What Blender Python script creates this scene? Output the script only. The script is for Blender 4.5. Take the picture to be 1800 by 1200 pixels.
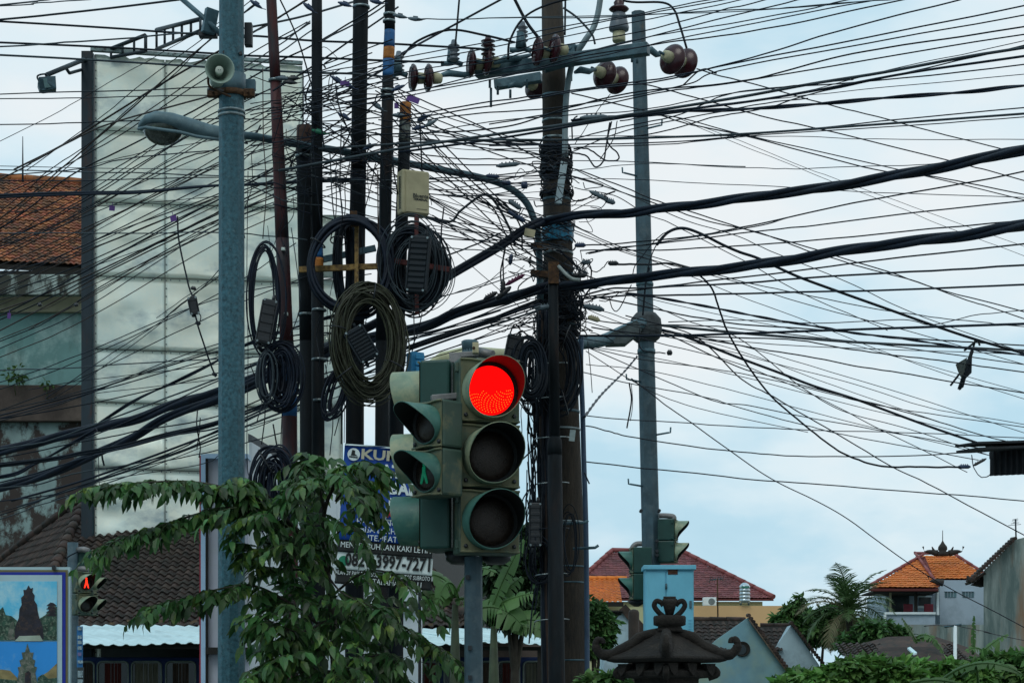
import bpy, math, random
import numpy as np
from mathutils import Vector, Matrix
random.seed(7); np.random.seed(7)
PI = math.pi
S = bpy.context.scene
COL = S.collection
for o in list(bpy.data.objects): bpy.data.objects.remove(o)

# ---------------------------------------------------------------- camera, world, sun, exposure
F = 3500.0; HY = 1260.0; CZ = 1.7
cd = bpy.data.cameras.new('camera'); cam = bpy.data.objects.new('camera', cd); COL.objects.link(cam)
cam.location = (0, 0, CZ); cam.rotation_euler = (PI/2, 0, 0)
cd.sensor_width = 36; cd.lens = F/1800*36; cd.shift_y = (HY-600)/1800
cd.clip_start = 0.1; cd.clip_end = 6000
S.camera = cam
SUN_EL, SUN_AZ = math.radians(50), math.radians(205)     # azimuth from the view axis towards the right
w = bpy.data.worlds.new('World'); S.world = w; w.use_nodes = True
nt = w.node_tree; nt.nodes.clear()
def N(t, kind, **kw):
    n = t.nodes.new(kind)
    for k, v in kw.items():
        if k.startswith('i_'):
            key = k[2:]; key = int(key) if key.isdigit() else key.replace('_', ' ')
            n.inputs[key].default_value = v
        else: setattr(n, k, v)
    return n
L = nt.links.new
out = N(nt, 'ShaderNodeOutputWorld')
sky = N(nt, 'ShaderNodeTexSky', sky_type='NISHITA', sun_disc=False, sun_elevation=SUN_EL, sun_rotation=SUN_AZ, air_density=1.5, dust_density=3)
bg1 = N(nt, 'ShaderNodeBackground', i_Strength=0.06); L(sky.outputs[0], bg1.inputs[0])
tc = N(nt, 'ShaderNodeTexCoord'); mp = N(nt, 'ShaderNodeMapping'); mp.inputs['Scale'].default_value = (1, 1, 2.2)
L(tc.outputs['Generated'], mp.inputs[0])
n1 = N(nt, 'ShaderNodeTexNoise', i_Scale=3.2, i_Detail=6.0, i_Roughness=0.45); L(mp.outputs[0], n1.inputs[0])
n2 = N(nt, 'ShaderNodeTexNoise', i_Scale=11.0, i_Detail=5.0, i_Roughness=0.5); L(mp.outputs[0], n2.inputs[0])
sx = N(nt, 'ShaderNodeSeparateXYZ'); L(tc.outputs['Generated'], sx.inputs[0])
el = N(nt, 'ShaderNodeValToRGB')      # whiteness of the cloud deck by elevation
cr = el.color_ramp
cr.elements[0].position = 0.0; cr.elements[0].color = (.18,)*3+(1,)
cr.elements[1].position = 1.0; cr.elements[1].color = (.45,)*3+(1,)
for p, v in ((.06, .36), (.12, .44), (.19, .66), (.25, .78), (.34, .74), (.6, .5)):
    e = cr.elements.new(p); e.color = (v, v, v, 1)
L(sx.outputs['Z'], el.inputs[0])
def math_(t, op, a, b=None, clamp=False):
    n = t.nodes.new('ShaderNodeMath'); n.operation = op; n.use_clamp = clamp
    for i, v in enumerate((a, b)):
        if v is None: continue
        if isinstance(v, (int, float)): n.inputs[i].default_value = v
        else: t.links.new(v, n.inputs[i])
    return n.outputs[0]
a = math_(nt, 'MULTIPLY', math_(nt, 'SUBTRACT', n1.outputs[0], .5), 2.0)
b = math_(nt, 'MULTIPLY', math_(nt, 'SUBTRACT', n2.outputs[0], .5), 1.3)
xs = math_(nt, 'MULTIPLY', sx.outputs['X'], .45)         # brighter towards the right, as in view
fac = math_(nt, 'ADD', math_(nt, 'ADD', math_(nt, 'ADD', el.outputs[0], a), b), xs, clamp=True)
ramp = N(nt, 'ShaderNodeValToRGB'); r = ramp.color_ramp
r.elements[0].position = 0; r.elements[0].color = (.43, .67, .81, 1)
r.elements[1].position = 1; r.elements[1].color = (.85, .90, .925, 1)
e = r.elements.new(.35); e.color = (.51, .74, .87, 1)
e = r.elements.new(.65); e.color = (.72, .86, .93, 1)
L(fac, ramp.inputs[0])
# the deck is brightest low in front and thickens overhead and behind
g1 = N(nt, 'ShaderNodeMapRange', interpolation_type='SMOOTHSTEP', i_1=-.6, i_2=.95, i_3=.66, i_4=1.0); L(sx.outputs['Y'], g1.inputs[0])
g2 = N(nt, 'ShaderNodeMapRange', i_1=.35, i_2=1.0, i_3=1.0, i_4=1.25); L(sx.outputs['Z'], g2.inputs[0])
gm = math_(nt, 'MULTIPLY', g1.outputs[0], g2.outputs[0])
bg2 = N(nt, 'ShaderNodeBackground'); L(ramp.outputs[0], bg2.inputs[0]); L(gm, bg2.inputs[1])
mx = N(nt, 'ShaderNodeMixShader', i_0=.93); L(bg1.outputs[0], mx.inputs[1]); L(bg2.outputs[0], mx.inputs[2]); L(mx.outputs[0], out.inputs[0])
sd = bpy.data.lights.new('sun', 'SUN'); sd.energy = 0.8; sd.angle = math.radians(30); sd.color = (1, .97, .91)
so = bpy.data.objects.new('sun', sd); COL.objects.link(so)
sdir = Vector((math.sin(SUN_AZ)*math.cos(SUN_EL), math.cos(SUN_AZ)*math.cos(SUN_EL), math.sin(SUN_EL)))
so.rotation_euler = sdir.to_track_quat('Z', 'Y').to_euler(); so.location = (0, 0, 30)
S.view_settings.view_transform = 'Standard'; S.view_settings.look = 'None'
S.view_settings.exposure = 0.06; S.view_settings.gamma = 1.0
S.render.engine = 'CYCLES'

# ---------------------------------------------------------------- helpers
def P(x, y, D): return Vector(((x-900)*D/F, D, CZ+(HY-y)*D/F))
def px(n, D): return n*D/F
WL = {}
class MB:
    def __init__(s, M=None): s.v = []; s.f = []; s.sm = []; s.M = M
    def add(s, vs, fs, smooth=False):
        b = len(s.v)
        if s.M is not None: vs = [s.M @ Vector(q) for q in vs]
        s.v += [tuple(q) for q in vs]; s.f += [tuple(i+b for i in q) for q in fs]; s.sm += [smooth]*len(fs); return s
    def box(s, c, d, rot=None):
        x, y, z = (q/2 for q in d); c = Vector(c)
        vs = [Vector((i*x, j*y, k*z)) for i in (-1, 1) for j in (-1, 1) for k in (-1, 1)]
        if rot is not None: vs = [rot @ q for q in vs]
        return s.add([c+q for q in vs], [(0,1,3,2),(4,6,7,5),(0,4,5,1),(2,3,7,6),(0,2,6,4),(1,5,7,3)])
    def bar(s, a, b, wd, h, up=(0, 0, 1)):
        a = Vector(a); b = Vector(b); d = (b-a); l = d.length; d.normalize(); up = Vector(up)
        sd_ = d.cross(up)
        if sd_.length < 1e-4: sd_ = d.cross(Vector((0, 1, 0)))
        sd_.normalize(); u = sd_.cross(d)
        R = Matrix((d, sd_, u)).transposed()
        return s.box((a+b)/2, (l, wd, h), R)
    def tube(s, pts, r, n=8, caps=True, closed=False, smooth=True):
        pts = [Vector(p) for p in pts]; m = len(pts)
        rs = r if isinstance(r, (list, tuple)) else [r]*m
        ts = []
        for i in range(m):
            if closed: t = pts[(i+1) % m]-pts[i-1]
            else: t = pts[min(i+1, m-1)]-pts[max(i-1, 0)]
            ts.append(t.normalized() if t.length > 1e-9 else Vector((0, 0, 1)))
        u = ts[0].orthogonal().normalized(); vs = []
        for i in range(m):
            u = (u-ts[i]*u.dot(ts[i]))
            u = u.normalized() if u.length > 1e-6 else ts[i].orthogonal().normalized()
            w_ = ts[i].cross(u)
            for k in range(n):
                a_ = 2*PI*k/n; vs.append(pts[i]+(u*math.cos(a_)+w_*math.sin(a_))*rs[i])
        fs = [(i*n+k, i*n+(k+1) % n, (i+1)*n+(k+1) % n, (i+1)*n+k) for i in range(m-1) for k in range(n)]
        if closed: fs += [((m-1)*n+k, (m-1)*n+(k+1) % n, (k+1) % n, k) for k in range(n)]
        s.add(vs, fs, smooth)
        if caps and not closed:
            b = len(s.v)-m*n; s.f += [tuple(range(b+n-1, b-1, -1)), tuple(range(b+(m-1)*n, b+m*n))]; s.sm += [False]*2
        return s
    def lathe(s, a, axis, prof, n=16, smooth=True, caps=True):
        a = Vector(a); d = Vector(axis).normalized(); u = d.orthogonal().normalized(); w_ = d.cross(u); vs = []
        for (r_, h) in prof:
            for k in range(n):
                t = 2*PI*k/n; vs.append(a+d*h+(u*math.cos(t)+w_*math.sin(t))*r_)
        m = len(prof)
        s.add(vs, [(i*n+k, i*n+(k+1) % n, (i+1)*n+(k+1) % n, (i+1)*n+k) for i in range(m-1) for k in range(n)], smooth)
        if caps:
            b = len(s.v)-m*n; s.f += [tuple(range(b+n-1, b-1, -1)), tuple(range(b+(m-1)*n, b+m*n))]; s.sm += [False]*2
        return s
    def prism(s, poly, off):
        """poly: 3D outline, off: extrusion vector"""
        n = len(poly); off = Vector(off); poly = [Vector(p) for p in poly]
        return s.add(poly+[p+off for p in poly], [tuple(range(n)), tuple(range(2*n-1, n-1, -1))]+[(i, i+n, (i+1) % n+n, (i+1) % n) for i in range(n)])
    def grid(s, rows, smooth=True, thick=None):
        m = len(rows); n = len(rows[0]); vs = [Vector(p) for r_ in rows for p in r_]
        fs = [(i*n+k, i*n+k+1, (i+1)*n+k+1, (i+1)*n+k) for i in range(m-1) for k in range(n-1)]
        if thick is not None:
            t = Vector(thick); o = len(vs); vs += [q+t for q in vs]; fs2 = [tuple(o+j for j in reversed(q)) for q in fs]
            rim = [(k, k+1, o+k+1, o+k) for k in range(n-1)]+[((m-1)*n+k, (m-1)*n+k+1, o+(m-1)*n+k+1, o+(m-1)*n+k) for k in range(n-1)]
            rim += [(i*n, (i+1)*n, o+(i+1)*n, o+i*n) for i in range(m-1)]+[(i*n+n-1, (i+1)*n+n-1, o+(i+1)*n+n-1, o+i*n+n-1) for i in range(m-1)]
            fs = fs+fs2+rim
        return s.add(vs, fs, smooth)
    def build(s, name, mat, parent=None, bevel=0, **tags):
        v = np.array(s.v, dtype=np.float64).reshape(-1, 3)
        lo, hi = v.min(0), v.max(0)
        org = Vector(((lo[0]+hi[0])/2, (lo[1]+hi[1])/2, lo[2] if parent is None else (lo[2]+hi[2])/2))
        me = bpy.data.meshes.new(name); me.from_pydata([tuple(q) for q in (v-np.array(org))], [], s.f)
        me.polygons.foreach_set('use_smooth', s.sm)
        for m_ in (mat if isinstance(mat, (list, tuple)) else [mat]): me.materials.append(m_)
        me.update()
        o = bpy.data.objects.new(name, me); COL.objects.link(o)
        place(o, org, parent)
        if bevel:
            md = o.modifiers.new('Bevel', 'BEVEL'); md.width = bevel; md.segments = 2; md.limit_method = 'ANGLE'
        tag(o, **tags); return o
def place(o, org, parent):
    WL[o.name] = Vector(org)
    if parent is not None: o.parent = parent; o.location = Vector(org)-WL[parent.name]
    else: o.location = org
def tag(o, label=None, cat=None, group=None, kind=None):
    if label: o['label'] = label
    if cat: o['category'] = cat
    if group: o['group'] = group
    if kind: o['kind'] = kind
    return o
def thing(name, loc, label, cat, group=None):
    o = bpy.data.objects.new(name, None); COL.objects.link(o); o.empty_display_size = .1
    o.location = loc; WL[o.name] = Vector(loc); return tag(o, label, cat, group)
def catmull(pts, k=8, closed=False):
    pts = [Vector(p) for p in pts]; n = len(pts); o = []
    if n == 2: return [pts[0].lerp(pts[1], i/k) for i in range(k+1)]
    rng = range(n if closed else n-1)
    for i in rng:
        if closed: p0, p1, p2, p3 = pts[i-1], pts[i], pts[(i+1) % n], pts[(i+2) % n]
        else:
            p1, p2 = pts[i], pts[i+1]
            p0 = pts[i-1] if i else p1*2-p2
            p3 = pts[i+2] if i+2 < n else p2*2-p1
        for j in range(k):
            t = j/k; o.append(.5*((2*p1)+(p2-p0)*t+(2*p0-5*p1+4*p2-p3)*t*t+(3*p1-p0-3*p2+p3)*t**3))
    if not closed: o.append(pts[-1])
    return o
def np_mesh(name, V, Fq, mat, parent=None, origin=None, **tags):
    """V (n,3), Fq (m,k) equal-sized faces"""
    V = np.asarray(V, dtype=np.float32); Fq = np.asarray(Fq, dtype=np.int32)
    lo, hi = V.min(0), V.max(0)
    org = Vector((float(lo[0]+hi[0])/2, float(lo[1]+hi[1])/2, float(lo[2]) if parent is None else float(lo[2]+hi[2])/2))
    me = bpy.data.meshes.new(name); me.vertices.add(len(V)); me.vertices.foreach_set('co', (V-np.array(org, dtype=np.float32)).ravel())
    k = Fq.shape[1]; me.loops.add(Fq.size); me.loops.foreach_set('vertex_index', Fq.ravel())
    me.polygons.add(len(Fq)); me.polygons.foreach_set('loop_start', np.arange(0, Fq.size, k, dtype=np.int32))
    me.update(calc_edges=True); me.validate(); me.materials.append(mat)
    o = bpy.data.objects.new(name, me); COL.objects.link(o); place(o, org, parent); tag(o, **tags); return o

# ---------------------------------------------------------------- materials
MATS = {}
def mat(name, col, rough=.7, metal=0., var=.15, scale=4., col2=None, cut=(.45, .6), bump=.15, bscale=40., stretch=(1, 1, 1),
        rnd=0., island=0., spec=.4, fine=.0, third=None, trans=0., coat=0.):
    m = bpy.data.materials.new(name); m.use_nodes = True; t = m.node_tree; bs = t.nodes['Principled BSDF']; l = t.links.new
    bs.inputs['Roughness'].default_value = rough; bs.inputs['Metallic'].default_value = metal
    bs.inputs['Specular IOR Level'].default_value = spec
    geo = N(t, 'ShaderNodeNewGeometry'); mpn = N(t, 'ShaderNodeMapping'); mpn.inputs['Scale'].default_value = stretch
    l(geo.outputs['Position'], mpn.inputs[0])
    no = N(t, 'ShaderNodeTexNoise', i_Scale=scale, i_Detail=7.0, i_Roughness=.62); l(mpn.outputs[0], no.inputs[0])
    base = N(t, 'ShaderNodeMix', data_type='RGBA'); 
    TINT = (.87, 1.0, 1.05); c = Vector([col[i]*TINT[i] for i in range(3)])  # cool teal cast of the shadows multiplied into the material colours
    if col2 is not None: col2 = [col2[i]*TINT[i] for i in range(3)]
    lo = tuple(c*(1-var*1.6))+(1,); hi = tuple(c*(1+var))+(1,)
    base.inputs[6].default_value = lo; base.inputs[7].default_value = hi
    mr = N(t, 'ShaderNodeMapRange', i_1=.3, i_2=.7); l(no.outputs[0], mr.inputs[0]); l(mr.outputs[0], base.inputs[0]); cur = base.outputs[2]
    if col2 is not None:
        n_ = N(t, 'ShaderNodeTexNoise', i_Scale=scale*1.7, i_Detail=9.0, i_Roughness=.68)
        m2 = N(t, 'ShaderNodeMapping'); m2.inputs['Location'].default_value = (7, 3, 5); m2.inputs['Scale'].default_value = stretch
        l(geo.outputs['Position'], m2.inputs[0]); l(m2.outputs[0], n_.inputs[0])
        rg = N(t, 'ShaderNodeMapRange', i_1=cut[0], i_2=cut[1]); l(n_.outputs[0], rg.inputs[0])
        mm = N(t, 'ShaderNodeMix', data_type='RGBA'); mm.inputs[7].default_value = tuple(col2[:3])+(1,)
        l(rg.outputs[0], mm.inputs[0]); l(cur, mm.inputs[6]); cur = mm.outputs[2]
    if third is not None:
        n_ = N(t, 'ShaderNodeTexNoise', i_Scale=third[1], i_Detail=6.0, i_Roughness=.6)
        m2 = N(t, 'ShaderNodeMapping'); m2.inputs['Location'].default_value = (17, 13, 1); m2.inputs['Scale'].default_value = third[4] if len(third) > 4 else (1, 1, 1)
        l(geo.outputs['Position'], m2.inputs[0]); l(m2.outputs[0], n_.inputs[0])
        rg = N(t, 'ShaderNodeMapRange', i_1=third[2], i_2=third[3]); l(n_.outputs[0], rg.inputs[0])
        mm = N(t, 'ShaderNodeMix', data_type='RGBA'); mm.inputs[7].default_value = tuple(third[0])+(1,)
        l(rg.outputs[0], mm.inputs[0]); l(cur, mm.inputs[6]); cur = mm.outputs[2]
    if rnd or island:
        hs = N(t, 'ShaderNodeHueSaturation')
        if island: src = geo.outputs['Random Per Island']; amt = island
        if rnd:
            oi = N(t, 'ShaderNodeObjectInfo')
            src2 = oi.outputs['Random']
            src = math_(t, 'FRACT', math_(t, 'ADD', src2, geo.outputs['Random Per Island'])) if island else src2; amt = max(rnd, island)
        vv = N(t, 'ShaderNodeMapRange', i_3=1-amt, i_4=1+amt); l(src, vv.inputs[0]); l(vv.outputs[0], hs.inputs['Value'])
        hh = N(t, 'ShaderNodeMapRange', i_3=.5+.03*amt, i_4=.5-.03*amt); l(math_(t, 'FRACT', math_(t, 'MULTIPLY', src, 7.3)), hh.inputs[0]); l(hh.outputs[0], hs.inputs['Hue'])
        l(cur, hs.inputs['Color']); cur = hs.outputs[0]
    l(cur, bs.inputs['Base Color'])
    if bump:
        bn = N(t, 'ShaderNodeTexNoise', i_Scale=bscale, i_Detail=5.0, i_Roughness=.6); l(mpn.outputs[0], bn.inputs[0])
        bp = N(t, 'ShaderNodeBump', i_Strength=bump, i_Distance=.02); l(bn.outputs[0], bp.inputs['Height']); l(bp.outputs[0], bs.inputs['Normal'])
    rr = N(t, 'ShaderNodeMapRange', i_3=max(0, rough-.12), i_4=min(1, rough+.12)); l(no.outputs[0], rr.inputs[0]); l(rr.outputs[0], bs.inputs['Roughness'])
    if trans:   # thin leaf: some light passes through
        tr = N(t, 'ShaderNodeBsdfTranslucent'); l(cur, tr.inputs[0]); ms = N(t, 'ShaderNodeMixShader', i_0=trans)
        l(bs.outputs[0], ms.inputs[1]); l(tr.outputs[0], ms.inputs[2]); l(ms.outputs[0], t.nodes['Material Output'].inputs[0])
    MATS[name] = m; return m
def emit(name, col, st, base=(0.02, 0, 0)):
    m = bpy.data.materials.new(name); m.use_nodes = True; bs = m.node_tree.nodes['Principled BSDF']
    bs.inputs['Base Color'].default_value = tuple(base)+(1,); bs.inputs['Emission Color'].default_value = tuple(col)+(1,)
    bs.inputs['Emission Strength'].default_value = st; MATS[name] = m; return m

galv = mat('galvanised_steel', (.075, .135, .16), .5, .25, .3, 9, col2=(.13, .19, .21), cut=(.5, .75), bump=.05, bscale=90, third=((.05, .08, .09), 2.5, .55, .8, (1, 1, .3)))
galv_pole = mat('spangled_galvanised_pole', (.045, .125, .155), .5, .2, .4, 38, col2=(.10, .18, .20), cut=(.52, .7), bump=.05, bscale=120, third=((.028, .085, .108), 5, .52, .8, (1, 1, .35)))
conc = mat('weathered_concrete', (.050, .036, .026), .85, 0, .35, 9, col2=(.022, .020, .018), cut=(.5, .7), bump=.4, bscale=70, stretch=(1, 1, .25))
oct_m = mat('grey_octagonal_pole_steel', (.060, .100, .120), .65, .1, .25, 5, col2=(.11, .14, .15), cut=(.5, .7), bump=.1, bscale=60, third=((.13, .09, .05), 6, .64, .8, (1, 1, .4)))
black = mat('black_cable_sheath', (.007, .013, .021), .6, 0, .4, 3, bump=0, spec=.22)
blackb = mat('dark_blue_black_sheath', (.005, .012, .025), .55, 0, .3, 10, bump=0, spec=.3)
brownc = mat('brown_weathered_sheath', (.045, .026, .020), .6, 0, .3, 10, bump=0)
greyc = mat('grey_cable_sheath', (.035, .05, .06), .6, 0, .3, 10, bump=0)
olive = mat('olive_coiled_cable', (.035, .036, .018), .5, 0, .4, 25, bump=0, island=.4)
tar = mat('black_tarred_pole_paint', (.006, .010, .013), .7, 0, .4, 8, spec=.2, col2=(.013, .017, .020), cut=(.5, .75), bump=.15, bscale=60, stretch=(1, 1, .25), third=((.035, .018, .012), 4, .58, .8, (1, 1, .3)))
redp = mat('rusty_dark_red_pole_paint', (.075, .012, .013), .6, 0, .4, 6, col2=(.02, .02, .025), cut=(.42, .62), bump=.2, bscale=60, stretch=(1, 1, .2))
bluep = mat('faded_blue_paint', (.02, .12, .30), .6, 0, .3, 14, col2=(.02, .03, .05), cut=(.58, .75))
orangep = mat('faded_orange_paint', (.55, .18, .03), .65, 0, .3, 14, col2=(.09, .04, .02), cut=(.52, .72))
rust = mat('rusty_iron', (.11, .05, .022), .85, .1, .5, 18, col2=(.03, .018, .012), cut=(.48, .65), bump=.4)
steelb = mat('worn_steel_band', (.28, .31, .31), .35, .7, .3, 20, bump=.05)
rustyel = mat('rust_stained_yellow_bar', (.30, .17, .05), .7, 0, .4, 20, col2=(.08, .035, .015), cut=(.48, .65))
zinc = mat('zinc_roof_sheet', (.70, .80, .80), .5, .15, .12, 1.2, col2=(.42, .50, .50), cut=(.55, .8), bump=.05, bscale=10, third=((.20, .13, .08), 2.2, .70, .8), stretch=(.5, 1, 1))
creamp = mat('cream_plastic', (.52, .42, .25), .5, 0, .12, 8, bump=.02, third=((.30, .27, .19), 6, .55, .8))
dkplastic = mat('black_plastic', (.014, .018, .022), .42, 0, .3, 20, bump=.03, spec=.5)
# ---------------------------------------------------------------- setting materials
earth = mat('bare_ground', (.10, .085, .06), .95, 0, .3, .5, col2=(.05, .07, .03), cut=(.45, .6))
asphalt = mat('asphalt', (.05, .05, .052), .9, 0, .2, 2, bump=.3, bscale=80)
terra = mat('weathered_terracotta_tile', (.40, .12, .045), .8, 0, .3, .9, col2=(.07, .045, .03), cut=(.48, .66), island=.45, bump=.1, third=((.03, .03, .02), 1.6, .60, .75))
darktile = mat('mossy_dark_roof_tile', (.060, .034, .026), .8, 0, .3, 2.5, col2=(.022, .020, .016), cut=(.46, .62), rnd=.45, island=.3, bump=.15, third=((.14, .055, .03), 3.2, .66, .74))
orange_t = mat('bright_orange_roof_tile', (.90, .22, .03), .7, 0, .10, .6, island=.10, bump=.0, col2=(.60, .15, .03), cut=(.6, .8))
maroon_t = mat('maroon_roof_tile', (.27, .07, .07), .7, 0, .2, .5, island=.25, bump=.05)
teal_w = mat('stained_teal_plaster', (.17, .30, .28), .85, 0, .2, .35, col2=(.40, .52, .48), cut=(.52, .66), bump=.1, third=((.07, .12, .11), .8, .55, .72, (1, 1, .4)))
beige_w = mat('beige_plaster', (.36, .31, .20), .85, 0, .2, .4, col2=(.18, .16, .11), cut=(.5, .7), bump=.1)
peel_w = mat('peeling_whitewash', (.30, .38, .36), .9, 0, .2, .9, col2=(.055, .04, .035), cut=(.44, .52), bump=.3, stretch=(1, 1, .7))
brown_w = mat('bare_brown_masonry', (.085, .06, .05), .9, 0, .35, .6, col2=(.14, .10, .08), cut=(.5, .7), bump=.3)
parapet_m = mat('streaked_white_parapet', (.38, .42, .38), .85, 0, .2, 1.2, col2=(.05, .05, .04), cut=(.46, .56), bump=.2, stretch=(1, 1, .35))
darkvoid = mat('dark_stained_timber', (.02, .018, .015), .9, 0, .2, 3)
postm = mat('dark_painted_steel', (.022, .035, .045), .6, .2, .3, 2, col2=(.06, .03, .025), cut=(.55, .7), bump=.1, stretch=(1, 1, .3))
sheetm = mat('dull_zinc_sheet', (.82, .84, .74), .36, .38, .08, .45, col2=(.98, .90, .74), cut=(.40, .60), bump=.10, bscale=2.2, rnd=.08,
             third=((.38, .47, .48), .9, .51, .68, (1, 1, 1.7)))  # stain tones that also paint in the soft sky reflections
def roof_tiles(name, O, U, V, wu, wv, m, parent, inside=None, parts=None, thick=.018, seg=6, amp=.03, maxparts=0):
    """rows of S-profile tiles on the facet from O along U (eave) and V (up the slope). returns number made as parts"""
    U = Vector(U); V = Vector(V); lu, lv = U.length, V.length; u = U.normalized(); v = (V-u*V.dot(u)).normalized(); n = u.cross(v).normalized()
    if n.y > 0 and n.z < 0 or n.z < 0: n = -n
    nu, nv = int(lu/wu), int(lv/wv); sh = []
    def tile_geo():
        rows = []
        for j in (0, 1):
            row = []
            for i in range(seg+1):
                a_ = i/seg; h = amp*math.sin(2*PI*a_)
                row.append(Vector((a_*wu*1.04, (-.12*wv if j == 0 else wv*1.02), h+(.035 if j == 0 else .0))))
            rows.append(row)
        mb = MB(); mb.grid(rows, True, thick=(0, 0, -thick)); return mb
    tg = tile_geo(); me = None; cnt = 0
    tv = np.array([tuple(q) for q in tg.v]); big = MB()
    R = Matrix((u, v, n)).transposed()
    cells = []
    for j in range(nv):
        for i in range(nu):
            p = Vector(O)+u*((i+(.0))*wu)+v*(j*wv)
            if inside and not inside((i+.5)*wu, (j+.5)*wv): continue
            cells.append((p, i, j))
    if parts: cells.sort(key=lambda c: (0 if parts(c[0]) else 1, c[0].y))
    stuffV = []; stuffF = []
    fc = tg.f
    for k, (p, i, j) in enumerate(cells):
        jit = Matrix.Rotation(random.gauss(0, .02), 3, 'Z') @ Matrix.Rotation(random.gauss(0, .012), 3, 'X')
        RR = R @ jit; q = p+n*random.gauss(.0, .004)
        if parts and k < maxparts and parts(p):
            if me is None:
                me = bpy.data.meshes.new('tile'); me.from_pydata([tuple(x) for x in tv], [], fc); me.materials.append(m)
                me.polygons.foreach_set('use_smooth', tg.sm); me.update()
            o = bpy.data.objects.new(name, me); COL.objects.link(o); o.parent = parent
            o.matrix_parent_inverse = Matrix.Identity(4)
            o.matrix_basis = Matrix.Translation(q-WL[parent.name]) @ RR.to_4x4(); cnt += 1
        else:
            A = np.array(RR); base = len(stuffV)*len(tv)
            stuffV.append(tv @ A.T+np.array(q)); stuffF += [tuple(base+x for x in f) for f in fc]
    if stuffV:
        V_ = np.concatenate(stuffV); mb = MB(); mb.v = [tuple(x) for x in V_]; mb.f = stuffF; mb.sm = [True]*len(stuffF)
        mb.build('roof_tiles', m, parent, kind='stuff')
    return cnt
def ridge_caps(a, b, r, m, parent, name='ridge_tile', step=.42, k=1.0):
    a = Vector(a); b = Vector(b); d = b-a; nn = max(1, int(d.length/step)); d.normalize()
    for i in range(nn):
        p = a+(b-a)*(i/nn); q = a+(b-a)*((i+1.12)/nn)
        MB().tube([p, q], [r*1.12*k, r*.92*k], 8).build(name, m, parent)

# ---------------------------------------------------------------- ground, road
g = MB(); g.add([(-900, -200, 0), (900, -200, 0), (900, 1500, 0), (-900, 1500, 0)], [(0, 1, 2, 3)]); g.build('ground', earth, kind='structure')
g = MB(); g.add([(-60, -12, .004), (60, -12, .004), (60, 9.2, .004), (-60, 9.2, .004)], [(0, 1, 2, 3)]); g.build('road', asphalt, kind='structure')
pave = mat('concrete_paving', (.22, .21, .19), .9, 0, .2, 2)
MB().box((0, 14.4, .06), (70, 10, .14)).build('pavement', pave, bevel=.01, kind='structure')

# ---------------------------------------------------------------- tall stained building at far left
bl = thing('building', P(-20, 1200, 58)*1.0, 'tall stained concrete building with orange terracotta roof behind the zinc billboard', 'building')
WL[bl.name] = Vector((-15, 60, 0)); bl.location = (-15, 60, 0)
O = P(-200, 448, 57); E = P(240, 470, 58.5); T = O+Vector((-.3, 4.6, 3.6))
roof_tiles('roof_tile', O, E-O, T-O, .165, .20, terra, bl, seg=4, amp=.02)
MB().prism([O+Vector((0, 0, -.25)), E+Vector((0, 0, -.25)), E+(T-O)+Vector((0, 0, -.25)), T+Vector((0, 0, -.25))], (0, 0, .12)).build('roof_deck', darkvoid, bl)
ridge_caps(T, E+(T-O), .13, terra, bl)
def pbox(x0, y0, x1, y1, D, depth, name, m, parent=None, **k):
    a = P(x0, y1, D); b_ = P(x1, y0, D)
    return MB().box(((a.x+b_.x)/2, D+depth/2, (a.z+b_.z)/2), (abs(b_.x-a.x), depth, abs(b_.z-a.z))).build(name, m, parent, **k)
pbox(-220, 476, 158, 486, 57.6, 3, 'eave_board', darkvoid, bl)
pbox(-220, 482, 160, 518, 56.9, .3, 'parapet', parapet_m, bl, bevel=.02)
pbox(-220, 518, 156, 548, 57.5, .8, 'upper_wall', beige_w, bl)
pbox(-220, 540, 157, 690, 57.7, 3, 'plaster_wall', teal_w, bl)
pbox(-220, 676, 156, 740, 57.0, 1, 'ledge', brown_w, bl, bevel=.03)
pbox(-220, 738, 158, 1262, 57.25, 4, 'lower_wall', peel_w, bl)
pbox(156, 480, 215, 1262, 60.5, 4, 'side_wall', teal_w, bl)
MB().tube([P(40, 320, 60), P(40, 240, 60)], [.035, .012], 6).build('lightning_rod', postm, bl)
leafm_far = mat('small_wall_plant_leaf', (.07, .13, .03), .6, 0, .3, 5, island=.4, bump=0, trans=.3)
def leaf_scatter(pts, dirs, sizes, wid=.4, fold=.13, droop=.28, rs=None):
    """vectorised folded leaves; returns V,F (quads)"""
    rs = rs or np.random
    p = np.asarray(pts, dtype=float); d = np.asarray(dirs, dtype=float); d /= np.linalg.norm(d, axis=1, keepdims=True)+1e-9
    s = np.asarray(sizes, dtype=float)[:, None]
    up = np.tile(np.array([0, 0, 1.]), (len(p), 1))+rs.normal(0, .45, p.shape)
    side = np.cross(d, up); side /= np.linalg.norm(side, axis=1, keepdims=True)+1e-9
    nrm = np.cross(side, d)
    b0 = p; m1 = p+d*s*.30; m2 = p+d*s*.64-nrm*s*droop*.35; tip = p+d*s-nrm*s*droop
    w1 = side*s*wid*.5; w2 = side*s*wid*.42; f1 = nrm*s*fold*wid
    V = np.stack([b0, m1, m2, tip, m1-w1+f1, m2-w2+f1*.8, m1+w1+f1, m2+w2+f1*.8], 1).reshape(-1, 3)
    F_ = np.array([[0, 1, 4, 4], [1, 2, 5, 4], [2, 3, 5, 5], [0, 6, 1, 1], [1, 6, 7, 2], [2, 7, 3, 3]])
    # triangles for uniformity
    T_ = np.array([[0, 1, 4], [1, 2, 5], [1, 5, 4], [2, 3, 5], [0, 6, 1], [1, 6, 7], [1, 7, 2], [2, 7, 3]])
    F_ = (T_[None]+(np.arange(len(p))*8)[:, None, None]).reshape(-1, 3)
    return V, F_
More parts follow.
